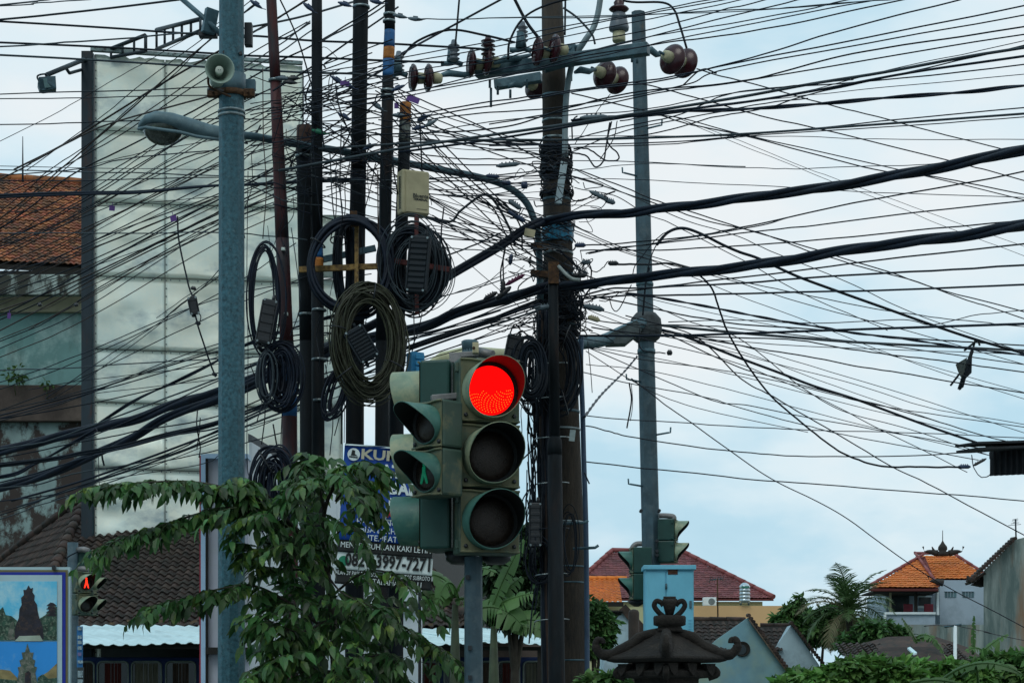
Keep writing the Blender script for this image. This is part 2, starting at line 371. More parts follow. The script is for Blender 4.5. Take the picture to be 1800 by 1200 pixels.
def blob_leaves(centres, n, size, dens=1.0, flat=.8, wid=.45, hollow=.35):
    """leaves spread through ellipsoid clumps: (centre, radii) list"""
    ps, ds, ss = [], [], []
    vol = np.array([c[1][0]*c[1][1]*c[1][2] for c in centres])**.75; vol = vol/vol.sum()
    for (c, rr), vw in zip(centres, vol):
        k = max(6, int(n*vw)); q = np.random.normal(0, 1, (k, 3)); q /= np.linalg.norm(q, axis=1, keepdims=True)
        rad = (hollow+(1-hollow)*np.random.rand(k, 1)**.5)*(1+.10*np.random.randn(k, 1)); pp = q*rad*np.array(rr)+np.array(c)
        ps.append(pp); dd = q*np.array([1, 1, .5])+np.random.normal(0, .5, (k, 3)); dd[:, 2] -= .25; ds.append(dd); ss.append(size*(.6+.8*np.random.rand(k)))
    return leaf_scatter(np.concatenate(ps), np.concatenate(ds), np.concatenate(ss), wid=wid)
V, F_ = blob_leaves([(P(18, 660, 56.8), (.25, .2, .22)), (P(34, 655, 56.8), (.2, .2, .25))], 70, .16)
wp = np_mesh('wall_plant', V, F_, leafm_far, label='small weed sprouting from the brown ledge of the stained building', cat='plant', kind=None)
V, F_ = blob_leaves([(P(82, 673, 56.8), (.15, .1, .1))], 22, .14)
wp2 = np_mesh('wall_plant', V, F_, leafm_far, label='tiny tuft on the brown ledge right of the bigger weed', cat='plant')
for q_ in (wp, wp2): MB().tube([(WL[q_.name].x, 56.98, WL[q_.name].z-.2), (WL[q_.name].x, 56.8, WL[q_.name].z+.1)], .01, 4).build('stem', leafm_far, q_)

# ---------------------------------------------------------------- metal billboard
BD = 44.0
bb = thing('billboard', P(340, 1262, BD+1), 'tall billboard back of dented pale zinc sheets between dark steel posts', 'billboard')
bb.location.z = 0; WL[bb.name] = bb.location.copy()
def xyz(x, y): # billboard plane recedes slightly to the right
    D = BD+(x-165)*.003; return P(x, y, D)
rowsY = [95, 228, 355, 485, 613, 706, 822, 950, 1100, 1255]; colsX = [166, 290, 415, 532]
random.seed(5)
for ci in range(3):
    for ri in range(len(rowsY)-1):
        x0, x1 = colsX[ci], colsX[ci+1]; y0, y1 = rowsY[ri], rowsY[ri+1]
        sl = .055; o1 = (x0-166)*sl if ri < 2 else (x0-166)*sl*.6; o2 = (x1-166)*sl if ri < 2 else (x1-166)*sl*.6
        o1b = (x0-166)*sl if ri < 1 else (x0-166)*sl*.6; o2b = (x1-166)*sl if ri < 1 else (x1-166)*sl*.6
        dents = [(random.random(), random.random(), random.uniform(.10, .3), random.choice((-1, 1))*random.uniform(.02, .06)) for _ in range(5)]
        nn = 14; rows = []
        for j in range(nn+1):
            v_ = j/nn; row = []
            for i in range(nn+1):
                u_ = i/nn; xx = x0+.6+(x1-x0-1.2)*u_; ya = y0+o1+(o2-o1)*u_; yb = y1+o1b+(o2b-o1b)*u_; yy = ya+.6+(yb-ya-1.2)*v_
                if ri == 0 and j == 0: yy += random.choice((0, 0, 3, 5, 1))
                p = xyz(xx, yy); e_ = math.sin(PI*u_)*math.sin(PI*v_)
                dd = .02*e_*math.sin(3+ci*2+ri)
                for (a_, b_, r_, h_) in dents: dd += h_*math.exp(-(((u_-a_)/r_)**2+((v_-b_)/(r_*.5))**2))*min(1, e_*4)
                row.append((p.x, p.y+dd+random.uniform(-.001, .001), p.z))
            rows.append(row)
        MB().grid(rows, True, thick=(0, .01, 0)).build('metal_sheet', sheetm, bb)
bk = MB(); bk.prism([xyz(166, 100)+Vector((0, .09, 0)), xyz(532, 122)+Vector((0, .09, 0)), xyz(532, 1255)+Vector((0, .09, 0)), xyz(166, 1255)+Vector((0, .09, 0))], (0, .05, 0)); bk.build('backing_frame', MATS['dark_painted_steel'], bb)
rv = MB()
for x in colsX[:3]+[531]:
    for y in range(110, 1200, 14):
        p = xyz(x+2.2, y+(x-166)*.04); rv.lathe((p.x, p.y+.01, p.z), (0, -1, 0), [(.018, 0), (.014, .02)], 5)
for y in rowsY[1:-1]:
    for x in range(172, 530, 16):
        p = xyz(x, y+2+(x-166)*.04); rv.lathe((p.x, p.y+.01, p.z), (0, -1, 0), [(.018, 0), (.014, .02)], 5)
rv.build('rivet', mat('rivet_steel', (.12, .14, .14), .6, .3, .2, 9, bump=0), bb, kind='stuff')
a_ = P(154, 1262, BD); MB().box((a_.x, BD+.15, (P(0, 92, BD).z)/2), (.24, .5, P(0, 92, BD).z)).build('post', postm, bb, bevel=.01)
MB().box((P(165, 0, BD).x-.03, BD-.02, P(0, 96, BD).z/2), (.045, .06, P(0, 96, BD).z)).build('trim_strip', galv, bb)
a_ = P(528, 128, BD+1.2); MB().box((a_.x, BD+1.25, a_.z/2), (.13, .2, a_.z)).build('post', postm, bb, bevel=.01)
MB().bar(xyz(160, 93)+Vector((0, -.06, .05)), xyz(532, 117)+Vector((0, -.06, .05)), .12, .07).build('top_flashing', mat('crumpled_flashing', (.25, .30, .29), .6, .2, .3, 4, col2=(.06, .06, .06), cut=(.5, .6)), bb)
# sheets of the further panel that shows right of the dark poles
for ri, (y0, y1) in enumerate([(377, 490), (490, 605), (605, 720), (720, 840), (840, 1250)]):
    rows = [[P(534+(603-534)*i/6, y0+1+(y1-y0-2)*j/6, BD+2.2)+Vector((0, .02*math.sin(i*1.3+j+ri), 0)) for i in range(7)] for j in range(7)]
    MB().grid(rows, True, thick=(0, .01, 0)).build('metal_sheet', sheetm, bb)
# lamp arms with lattice, floodlight
def lattice(a, b, drop, nn, name='lamp_arm'):
    a = Vector(a); b = Vector(b); m_ = MB(); m_.tube([a, b], .045, 6)
    c = a+Vector((0, 0, -drop)); d = b+Vector((0, 0, -drop*.55)); m_.tube([c, d], .04, 6)
    for i in range(nn+1):
        t = i/nn; m_.tube([a.lerp(b, t), c.lerp(d, t)], .03, 5)
    return m_.build(name, postm, bb)
lattice(P(275, 53, 43.4), P(352, 34, 39.5), .42, 5)
lattice(P(256, 62, 43.6), P(195, 86, 44), .35, 3)
MB().tube([P(256, 62, 43.6), P(256, 92, 43.8)], .04, 6).build('lamp_arm', postm, bb)
arm = MB().tube([P(150, 104, BD-.1), P(82, 132, 41.6)], .05, 6).tube([P(143, 123, BD-.1), P(122, 129, 43), P(116, 120, 42.9)], .035, 6).build('lamp_arm', postm, bb)
fl = MB(Matrix.Translation(P(82, 152, 41.5)) @ Matrix.Rotation(.25, 4, 'Z') @ Matrix.Rotation(-.18, 4, 'Y'))
fl.prism([(-.14, .06, .15), (-.18, .16, .05), (-.16, .16, -.08), (-.10, .05, -.13), (.17, .0, -.14), (.2, .0, .12)], (0, -.26, 0))
flo = fl.build('floodlight', mat('grey_blue_floodlight_housing', (.05, .09, .11), .5, .2, .2, 12), bb, bevel=.01)
fg = MB(fl.M).box((.05, -.215, 0), (.22, .02, .19)); fg.build('glass', mat('dull_glass', (.09, .17, .17), .25, 0, .2, 8, bump=0), flo)
MB().tube(catmull([P(70, 146, 41.5), P(66, 134, 41.5), P(82, 131, 41.5), P(87, 142, 41.5)], 5), .02, 5).build('bracket', postm, flo)

# ---------------------------------------------------------------- low tiled house with zinc awning, bus beneath
HD = 40.0
lh = thing('low_house', (P(350, 0, 42).x, 42, 0), 'low house with dark mossy hipped tile roof below the billboard', 'house')
A = P(155, 873, 46); FL = P(50, 1100, HD)
zA = A.z; zE = FL.z
FR = P(833, 1100, HD); RR_ = Vector((P(640, 873, 46).x, 46, zA))
BLc = Vector((A.x-6.5, 52, zE))
U = FR-FL; Vv = Vector((0, 6, zA-zE)); lu = U.length; lv = Vv.length
oA = A.x-FL.x; oR = FR.x-RR_.x
inside = lambda a_, b_: a_ > oA*b_/lv and a_ < lu-oR*b_/lv
vis = lambda p: (lambda X: X < 372 or X > 722)((p.x*F/p.y)+900)
n1_ = roof_tiles('roof_tile', FL, U, Vv, .185, .225, darktile, lh, inside, parts=vis, maxparts=265, seg=6, amp=.028)
U2 = FL-BLc; O2 = BLc; 
u2 = U2.normalized(); AV = A-O2; vv2 = AV-u2*AV.dot(u2); s_a = AV.dot(u2); l2 = vv2.length
inside2 = lambda a_, b_: a_ > s_a*b_/l2 and a_ < U2.length-(U2.length-s_a)*b_/l2
roof_tiles('roof_tile', O2, U2, vv2, .185, .26, darktile, lh, inside2, seg=6, amp=.03)
for (q0, q1) in ((FL, A), (BLc, A), (A, RR_), (FR, RR_)): ridge_caps(q0+Vector((0, 0, .05)), q1+Vector((0, 0, .08)), .11, darktile, lh, step=.36)
dk = MB(); dn = Vector((0, 0, -.09)); dk.add([FL+dn, FR+dn, RR_+dn, A+dn, BLc+dn, Vector((FR.x+3, 50, zE))+dn], [(0, 1, 2, 3), (4, 0, 3), (1, 5, 2), (3, 2, 5, 4)]); dk.build('roof_deck', darkvoid, lh)
hw = mat('dirty_house_wall', (.10, .10, .09), .9, 0, .3, 1)
MB().box(((FL.x+FR.x)/2+.6, 46, zE/2-.05), (FR.x-FL.x-1.4, 10.5, zE-.1)).build('wall', hw, lh)
MB().box(((P(822, 0, 43).x+P(1010, 0, 43).x)/2, 43.2, 1.68), (P(1010, 0, 43).x-P(822, 0, 43).x, .3, 3.36)).build('sky_gap_wall', brown_w, label='added dark wall closing the bright sky gap behind the bus, right of low house', cat='wall')  # added wall that keeps bright sky from showing above the bus
# awning: oblique ribs
aw = thing('awning', (P(550, 0, 38.5).x, 38.5, 0), 'pale corrugated zinc awning along the eave of the low tiled house', 'awning')
a0 = P(125, 1098, 39.95); z0 = a0.z; x_end = P(965, 0, 38).x; SL = 3.2
def awp(s, t):  # s along, t 0..1 outwards
    X = a0.x+s; Y = 39.95-SL*t; ph = (s-2.2*t)/.236
    h = .028*max(-.2, math.cos(2*PI*ph))**1
    Z = z0-.02-.50*t+h+.02*math.sin(s*.9)+(.025*math.sin(s*2.3+1) if t > .9 else 0)-.010*s*(1-t)
    return Vector((X, Y, Z))
smax = x_end-a0.x; bw = .95; nb = int((smax+2.2)/bw)+1
for bnd in range(nb):
    rows = []
    for j in range(5):
        t = j/4; row = []
        for i in range(25):
            s_ = -2.2+bnd*bw+i/24*(bw+.06)+2.2*t; s_ = min(max(s_, 0), smax); row.append(awp(s_, t)+Vector((0, -(random.uniform(0, .03) if j == 4 else 0), .005*(bnd % 2)+.004*(i < 2))))
        rows.append(row)
    if rows[0][-1].x-rows[0][0].x < .02 and rows[-1][-1].x-rows[-1][0].x < .02: continue
    MB().grid(rows, False, thick=(0, 0, -.006)).build('zinc_sheet', zinc, aw)
MB().bar(awp(0, .94)+Vector((0, 0, -.07)), awp(smax, .94)+Vector((0, 0, -.07)), .05, .07).build('purlin', darkvoid, aw)
for s_ in (.3, smax*.33, smax*.66, smax-.2):
    q = awp(s_, .94); MB().box((q.x, q.y, (q.z-.1)/2), (.07, .07, q.z-.1)).build('post', darkvoid, aw)
sc = MB()
for (x, y) in ((197, 1106), (232, 1103), (283, 1102), (310, 1101), (340, 1103), (757, 1108), (800, 1107), (870, 1112)):
    q = P(x, y, 38.9); q.z += .12; sc.box(q, (random.uniform(.05, .22), .02, .05), Matrix.Rotation(random.uniform(-.4, .4), 3, 'Y'))
sc.build('torn_flap', mat('rusty_flap', (.12, .07, .04), .9, 0, .3, 9), aw, kind='stuff')
# the bus
busb = mat('dark_blue_bus_paint', (.010, .030, .12), .65, 0, .15, 2, bump=0)
glassd = mat('dim_window_glass', (.02, .022, .022), .12, 0, .3, 2, bump=0, spec=.6)
framew = mat('off_white_window_rubber', (.20, .22, .20), .6, 0, .2, 5)
curt = mat('brown_window_curtain', (.075, .045, .035), .9, 0, .4, 6, stretch=(6, 1, .4)); curt2 = mat('dark_red_window_curtain', (.11, .018, .016), .9, 0, .3, 6, stretch=(6, 1, .4)); curt3 = mat('pale_window_curtain', (.16, .14, .11), .9, 0, .4, 6, stretch=(6, 1, .4))
bu = thing('bus', (P(555, 0, 41).x, 41, 0), 'dark blue bus with curtained rounded windows parked under the zinc awning', 'bus')
bx0, bx1 = P(140, 0, 39.4).x, P(975, 0, 39.4).x; bc = (bx0+bx1)/2
HDb = 38.6
roofz = 2.9
MB().box((bc, HDb+1.1, 1.62), (bx1-bx0, 2.2, 2.5)).build('body', busb, bu, bevel=.09)
MB().box((bc, HDb+1.1, roofz-.08), (bx1-bx0-.1, 2.0, .1)).build('roof_panel', busb, bu, bevel=.03)
def rrect(cx, cz, w_, h_, r_, y, k=5):
    o = []
    for (sx_, sz_, a0_) in ((1, 1, 0), (-1, 1, 90), (-1, -1, 180), (1, -1, 270)):
        for i in range(k+1):
            t = math.radians(a0_+90*i/k); o.append(Vector((cx+sx_*(w_/2-r_)+r_*math.cos(t), y, cz+sz_*(h_/2-r_)+r_*math.sin(t))))
    return o
wins = [(150, 168), (173, 226), (232, 284), (300, 345), (790, 818)] 
for i_, (x0, x1) in enumerate([(143, 166), (172, 226), (232, 284), (292, 344), (352, 404), (412, 464), (472, 524), (532, 584), (592, 644), (652, 704), (712, 772), (781, 818), (823, 870), (875, 913), (920, 962)]):
    xa, xb = P(x0, 0, HDb).x, P(x1, 0, HDb).x; zc = 2.47; hh = .62
    W_ = rrect((xa+xb)/2, zc, xb-xa, hh, .09, HDb-.035); fr = thing('window', ((xa+xb)/2, HDb, zc), None, None); fr.parent = bu; fr.location = Vector(((xa+xb)/2, HDb, zc))-WL[bu.name]
    MB().tube(W_, .018, 6, closed=True).build('frame', framew, fr)
    g_ = rrect((xa+xb)/2, zc, xb-xa-.03, hh-.03, .08, HDb-.008); MB().prism(g_, (0, .004, 0)).build('pane', glassd, fr)
    c1 = [curt, curt2, curt3][i_ % 3]
    cm = MB(); n_ = 16; wx = (xb-xa)*(.55 if i_ % 2 else .8)
    rows = [[Vector(((xa+xb)/2-wx/2+wx*k/n_, HDb-.012-.006*math.sin(k*1.9), zc+hh*.45-j*hh*.88)) for k in range(n_+1)] for j in (0, 1)]
    cm.grid(rows, True, thick=(0, .003, 0)); cm.build('curtain', c1, fr)
tyre = mat('tyre_rubber', (.015, .015, .016), .85, 0, .2, 9)
for x in (bx0+1.6, bx1-1.9):
    wv_ = MB().lathe((x, HDb-.02, .48), (0, 1, 0), [(.3, 0), (.46, .02), (.48, .08), (.48, .2), (.44, .26)], 24).build('wheel', tyre, bu)
    MB().lathe((x, HDb-.04, .48), (0, 1, 0), [(.08, 0), (.12, .02), (.26, .05), (.27, .06)], 16).build('rim', galv, wv_)
# ---------------------------------------------------------------- houses on the right
cream_w = mat('pale_yellow_plaster', (.64, .58, .32), .85, 0, .12, .3); peach_w = mat('peach_painted_wall', (.80, .46, .22), .85, 0, .1, .2, col2=(.38, .26, .16), cut=(.6, .8))
greyblue_w = mat('pale_grey_blue_plaster', (.42, .47, .53), .85, 0, .1, .2, col2=(.22, .26, .29), cut=(.5, .7)); white_t = mat('white_trim_paint', (.85, .85, .84), .6, 0, .1, 1)
gable_w = mat('mottled_teal_gable_plaster', (.26, .42, .44), .85, 0, .2, .5, col2=(.30, .38, .30), cut=(.48, .68), third=((.10, .25, .38), .4, .5, .75)); gable_w2 = mat('pale_blue_gable_plaster', (.46, .56, .60), .85, 0, .1, .5, col2=(.26, .32, .36), cut=(.5, .7))
moss_w = mat('mould_streaked_concrete_wall', (.34, .37, .34), .9, 0, .2, .8, col2=(.12, .16, .15), cut=(.42, .62), stretch=(1.6, 1.6, .22), third=((.24, .16, .10), 1.1, .52, .7, (1.5, 1.5, .18)))
dkglass = mat('dark_window_glass', (.02, .03, .035), .2, 0, .2, 2, bump=0); lt_glass = mat('pale_teal_glass_block', (.10, .18, .20), .3, 0, .3, 3, bump=0)
stonec = mat('dark_carved_ornament', (.045, .035, .03), .9, 0, .3, 3)
def hiproof(par, O, E, top_off, m, wu, wv, lo, ro, cap=None, capm=None):
    """front facet; O,E eave ends, top_off vector from eave to ridge, lo/ro inset of the ridge ends"""
    O = Vector(O); E = Vector(E); V_ = Vector(top_off); U_ = E-O; lu_ = U_.length; lv_ = V_.length
    ins = lambda a_, b_: a_ > lo*b_/lv_ and a_ < lu_-ro*b_/lv_
    roof_tiles('roof_tile', O, U_, V_, wu, wv, m, par, ins, seg=4, amp=.012)
    u_ = U_.normalized(); A_ = O+V_+u_*lo; B_ = E+V_-u_*ro; dn_ = Vector((0, 0, -.1))
    MB().prism([O+dn_, E+dn_, B_+dn_, A_+dn_], (0, .05, -.08)).build('roof_deck', capm or m, par)
    if cap:
        for q0, q1 in ((O, A_), (A_, B_), (E, B_)): ridge_caps(q0+Vector((0, 0, .06)), q1+Vector((0, 0, .06)), cap, capm or m, par, step=.9)
    return A_, B_
# maroon roofed house
mh = thing('maroon_roof_house', (P(1200, 0, 122).x, 122, 0), 'pale yellow house under a wide maroon tiled hip roof behind the blue cabinet', 'house')
Om = P(1190, 1050, 118); Em = Vector((P(1360, 1050, 118).x, 118, Om.z)); ridge = P(1197, 966, 124)
Ol = P(985, 1046, 118); Ol.z = Om.z
Am = Vector((P(1076, 968, 125).x, 125, P(1076, 968, 125).z)); Bm = Vector((P(1196, 968, 125).x, 125, Am.z))
hiproof(mh, Ol, Em, Vector((0, 7, Am.z-Om.z)), maroon_t, .24, .30, Am.x-Ol.x, Em.x-Bm.x, .14, maroon_t)
MB().box(((Ol.x+Em.x)/2+.2, 122, Om.z/2-.1), (Em.x-Ol.x-1.6, 7, Om.z-.2)).build('wall', cream_w, mh)
# orange lower roof in front of it, left
oh = thing('small_orange_roof_house', (P(1060, 0, 100).x, 101, 0), 'small yellow house with bright orange roof edge left of the grey signal pole', 'house')
O1 = P(1000, 1057, 98); E1 = P(1096, 1057, 98); V1 = P(1000, 1016, 101)-O1
roof_tiles('roof_tile', O1, E1-O1, V1, .26, .21, orange_t, oh, None, seg=4, amp=.03)
ridge_caps(P(1000, 1016, 101), P(1100, 1016, 101), .12, orange_t, oh)
MB().box(((O1.x+E1.x)/2+.7, 101.6, O1.z/2-.1), (E1.x-O1.x+1.4, 5, O1.z-.2)).build('wall', cream_w, oh)
MB().box(((O1.x+E1.x)/2, 98.1, O1.z-.12), (E1.x-O1.x, .2, .22)).build('fascia', darkvoid, oh)
# little gable behind the shrine, left
sg = thing('small_gable_house', (P(1080, 0, 70).x, 72, 0), 'small pale gabled outbuilding behind the left arm of the stone shrine', 'house')
gp = [P(1046, 1180, 70), P(1150, 1180, 70), P(1130, 1115, 70), P(1092, 1068, 70), P(1058, 1100, 70)]
MB().prism([P(1056, 1250, 70), P(1140, 1250, 70), P(1134, 1112, 70), P(1094, 1072, 70), P(1066, 1112, 70)], (0, 4, 0)).build('wall', gable_w2, sg)
for k in range(9):
    q = P(1056+k*4.6, 1073, 69.8); MB().bar(q, q+Vector((-.55, 1.5, -.9)), .1, .05).build('roof_batten', darkvoid, sg)
MB().bar(P(1094, 1066, 69.9), P(1140, 1118, 69.9), .3, .1, up=(0, -1, 0)).build('verge', darktile, sg)
# peach wall and AC, antenna, water tank
MB().box(((P(1190, 0, 112).x+P(1378, 0, 112).x)/2, 112.2, P(0, 1064, 112).z/2), (P(1378, 0, 112).x-P(1110, 0, 112).x, .4, P(0, 1064, 112).z)).build('peach_wall', peach_w, label='long peach painted wall in front of the maroon roofed house', cat='wall')
ac = thing('air_conditioner', P(1247, 1064, 113), 'white air conditioner box on the wall below the maroon roof', 'air conditioner')
c_ = P(1247, 1057, 113); MB().box(c_, (.75, .5, .48)).build('casing', white_t, ac, bevel=.03)
MB().lathe(c_+Vector((.1, -.26, 0)), (0, 1, 0), [(.17, -.01), (.19, 0), (.17, .02)], 16).build('fan_grille', mat('grey_grille', (.2, .22, .22), .6), ac)
tvp = thing('tv_antenna', P(1262, 1090, 95), 'thin tv antenna on a mast between the blue cabinet and water tank', 'antenna')
MB().tube([P(1262, 1092, 95), P(1261, 1016, 95)], .035, 5).build('mast', rust, tvp)
m_ = MB().tube([P(1248, 1019, 95), P(1271, 1016, 95)], .02, 5)
for k in range(6):
    q = P(1248, 1019, 95).lerp(P(1271, 1016, 95), k/5); m_.tube([q+Vector((0, -.3, .1)), q+Vector((0, .3, -.1))], .014, 4)
m_.build('elements', galv, tvp)
wt = thing('water_tank', P(1309, 1063, 111.8), 'silver ribbed water tank standing on the peach wall', 'water tank')
q = P(1309, 1063, 112); stain = mat('shiny_tank_steel', (.55, .58, .60), .3, .8, .1, 4, bump=0)
pr = [(.27, 0)]
for k in range(5): pr += [(.28, .06+k*.19), (.31, .10+k*.19), (.31, .17+k*.19), (.28, .21+k*.19)]
pr += [(.2, 1.08), (.08, 1.14)]
MB().lathe(q+Vector((0, 0, .12)), (0, 0, 1), [(a_, b_) for a_, b_ in pr], 20).build('tank', stain, wt)
for s_ in (-1, 1):
    for s2 in (-1, 1): MB().tube([q+Vector((s_*.22, s2*.22, 0)), q+Vector((s_*.22, s2*.22, .16))], .03, 5).build('leg', galv, wt)
MB().box(q+Vector((0, -.31, 1.0)), (.42, .02, .12)).build('label_band', mat('green_tank_label', (.05, .22, .16), .6), wt)

# blue gabled houses
gh = thing('teal_gable_house', (P(1320, 0, 62).x, 64, 0), 'mottled teal gabled house with a round vent right of the shrine', 'house')
D = 60
MB().prism([P(1215, 1262, D), P(1402, 1262, D), P(1402, 1198, D), P(1315, 1085, D), P(1262, 1122, D), P(1215, 1160, D)], (0, .3, 0)).build('gable_wall', gable_w, gh)
MB().lathe(P(1305, 1140, D)+Vector((0, -.02, 0)), (0, 1, 0), [(.17, 0), (.2, -.03), (.23, -.03), (.23, .02)], 24).build('round_vent', darkvoid, gh)
MB().lathe(P(1303, 1141, D)+Vector((0, -.06, 0)), (0, 1, 0), [(.15, .02), (.16, .05)], 24).build('vent_opening', dkglass, gh)
# left slope of its roof, seen from the side: tiles
Ot = P(1196, 1140, 66); Et = P(1268, 1142, 59.8); Rt1 = P(1232, 1086, 68); Rt2 = P(1316, 1083, 59.9)
Ot = P(1195, 1142, 59.9); Et = P(1330, 1142, 59.9); Vt = Vector((0, 1.6, 1.0)); l0_ = px(76, 59.9)
roof_tiles('roof_tile', Ot, Et-Ot, Vt, .2, .22, darktile, gh, lambda a_, b_: a_ > b_*.28 and a_ < l0_+b_*.42, seg=4, amp=.025)
Rl = Ot+Vt+Vector((.53, 0, 0)); Rr = Ot+Vt+Vector((l0_+.80, 0, 0)); MB().prism([Ot, Ot+Vector((l0_, 0, 0)), Rr, Rl], (0, .06, -.08)).build('roof_deck', darkvoid, gh)
ridge_caps(Rl, Rr, .08, darktile, gh)
for k in range(22):
    t = k/21; q = Rt2.lerp(P(1402, 1200, 59.8), t); MB().tube([q+Vector((0, -.12, .03)), q+Vector((0, .25, .05))], .06, 8).build('verge_tile', darktile, gh)
MB().bar(Rt2+Vector((0, -.08, -.1)), P(1402, 1205, 59.8), .04, .1, up=(0, -1, 0)).build('barge_board', mat('weathered_timber', (.16, .11, .08), .9, 0, .3, 5), gh)
g2h = thing('pale_gable_house', (P(1400, 0, 66).x, 68, 0), 'smaller pale blue gabled house beside the teal gable', 'house')
D = 66
MB().prism([P(1362, 1262, D), P(1440, 1262, D), P(1440, 1168, D), P(1391, 1098, D), P(1362, 1138, D)], (0, 3, 0)).build('gable_wall', gable_w2, g2h)
Ot = P(1334, 1148, 65.7); Et = P(1410, 1148, 65.7); Vt = Vector((0, 1.4, 1.0)); l0_ = px(32, 65.7)
roof_tiles('roof_tile', Ot, Et-Ot, Vt, .2, .22, darktile, g2h, lambda a_, b_: a_ > b_*.12 and a_ < l0_+b_*.33, seg=4, amp=.025)
MB().prism([Ot, Ot+Vector((l0_, 0, 0)), Ot+Vt+Vector((l0_+.55, 0, 0)), Ot+Vt+Vector((.22, 0, 0))], (0, .06, -.06)).build('roof_deck', darkvoid, g2h)
ridge_caps(Ot+Vt+Vector((.22, 0, 0)), Ot+Vt+Vector((l0_+.55, 0, 0)), .07, darktile, g2h)
for k in range(16):
    t = k/15; q = P(1391, 1096, 65.8).lerp(P(1446, 1166, 65.8), t); MB().tube([q+Vector((0, -.12, .03)), q+Vector((0, .25, .05))], .055, 8).build('verge_tile', darktile, g2h)
MB().prism([P(1440, 1172, 67), P(1490, 1172, 67), P(1490, 1262, 67), P(1440, 1262, 67)], (0, 2, 0)).build('annex_wall', brown_w, g2h)
# orange roofed villa
ov = thing('orange_roof_villa', (P(1640, 0, 92).x, 95, 0), 'grey villa with bright orange tiled roof, dark ridge ornaments and a balcony', 'house')
D1 = 88
OL = P(1527, 1033, D1); EL = P(1650, 1030, D1); TL = P(1527, 972, 93)
A1 = Vector((P(1626, 974, 93).x, 93, P(1626, 974, 93).z)); 
OL.z = EL.z = P(0, 1031, D1).z
hiproof(ov, OL, EL, Vector((0, 5, A1.z-OL.z)), orange_t, .22, .30, A1.x-OL.x, .02, .065, maroon_t)
D2 = 91
OR = P(1637, 1016, D2); ER = P(1742, 1016, D2); B1 = P(1688, 974, 94.5)
hiproof(ov, OR, ER, Vector((0, 3.5, B1.z-OR.z)), orange_t, .22, .30, 0.0, ER.x-B1.x*.985+.0, .065, maroon_t)
for (x, y, k) in ((1627, 972, -1), (1689, 972, 1), (1636, 1024, -1)):
    q = P(x, y, 92.8 if y < 1000 else 88); MB().tube(catmull([q+Vector((-k*.55, 0, .0)), q+Vector((-k*.15, 0, .08)), q+Vector((k*.05, 0, .1)), q+Vector((k*.12, 0, .32))], 5), [.16-.014*i for i in range(16)][:16], 8).build('ridge_ornament', stonec, ov)
q = P(1657, 973, 92.8)
MB().lathe(q, (0, 0, 1), [(.28, -.1), (.3, .05), (.16, .12), (.22, .22), (.2, .34), (.08, .5), (.02, .62), (.015, 1.1)], 12).build('ridge_finial', stonec, ov)
for s_ in (-1, 1): MB().tube([q+Vector((s_*.2, 0, 0)), q+Vector((s_*.4, 0, .1)), q+Vector((s_*.5, 0, .34))], [.12, .09, .02], 6).build('ridge_ornament', stonec, ov)
def fbox(x0, y0, x1, y1, D, dep, nm, m_, par, **k): return pbox(x0, y0, x1, y1, D, dep, nm, m_, par, **k)
fbox(1652, 1019, 1730, 1262, 90.2, 6, 'side_wall', greyblue_w, ov)
fbox(1558, 1040, 1650, 1262, 91.2, 5, 'rear_wall', greyblue_w, ov)
fbox(1556, 1078, 1644, 1110, 88.6, .25, 'balcony_parapet', greyblue_w, ov); fbox(1556, 1075, 1645, 1079, 88.5, .35, 'balcony_rail', white_t, ov)
fbox(1554, 1078, 1558, 1112, 88.4, .15, 'downpipe', white_t, ov)
fbox(1527, 1033, 1652, 1037, 88.2, .2, 'fascia', white_t, ov)
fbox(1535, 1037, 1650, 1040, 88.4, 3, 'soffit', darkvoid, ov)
fbox(1608, 1037, 1613, 1078, 88.7, .15, 'column', darkvoid, ov); fbox(1647, 1037, 1651, 1080, 88.7, .2, 'column', white_t, ov); fbox(1564, 1038, 1567, 1078, 88.7, .15, 'column', beige_w, ov)
dw = thing('window', P(1625, 1062, 91), None, None); dw.parent = ov; dw.location = P(1625, 1062, 91)-WL[ov.name]
fbox(1615, 1049, 1636, 1064, 91.15, .1, 'pane', dkglass, dw); fbox(1613, 1046, 1638, 1049, 91.1, .1, 'frame', white_t, dw); fbox(1613, 1064, 1638, 1068, 91.1, .1, 'sill', white_t, dw)
fbox(1613, 1040, 1640, 1044, 91.1, .1, 'transom_light', dkglass, ov)
fbox(1567, 1041, 1598, 1076, 91.1, .1, 'door', dkglass, ov)
for x in (1661, 1692):
    wn = thing('window', P(x+10, 1044, 90), None, None); wn.parent = ov; wn.location = P(x+10, 1044, 90)-WL[ov.name]
    fbox(x, 1039, x+20, 1049, 90.17, .1, 'glass_block', lt_glass, wn); fbox(x-.6, 1038, x+20.6, 1039, 90.12, .12, 'frame', greyblue_w, wn)
    for k in (5, 10, 15): fbox(x+k-.3, 1039, x+k+.3, 1049, 90.14, .12, 'glazing_bar', greyblue_w, wn)
redc = mat('dark_red_plastic', (.25, .02, .04), .5)
for i_, x in enumerate((1598, 1634)):
    ch = thing('chair', P(x, 1082, 89.6), ['dark red chair on the villa balcony left of its dark column', 'dark red chair on the villa balcony below the barred window'][i_], 'chair', 'chairs on the villa balcony')
    q = P(x, 1080, 89.6); MB().box(q+Vector((0, .2, .25)), (.42, .05, .5)).build('backrest', redc, ch, bevel=.02); MB().box(q+Vector((0, 0, 0)), (.42, .42, .05)).build('seat', redc, ch)
    for sx_ in (-.18, .18):
        for sy in (-.18, .18): MB().tube([q+Vector((sx_, sy, 0)), q+Vector((sx_, sy, -.4))], .02, 5).build('leg', redc, ch)
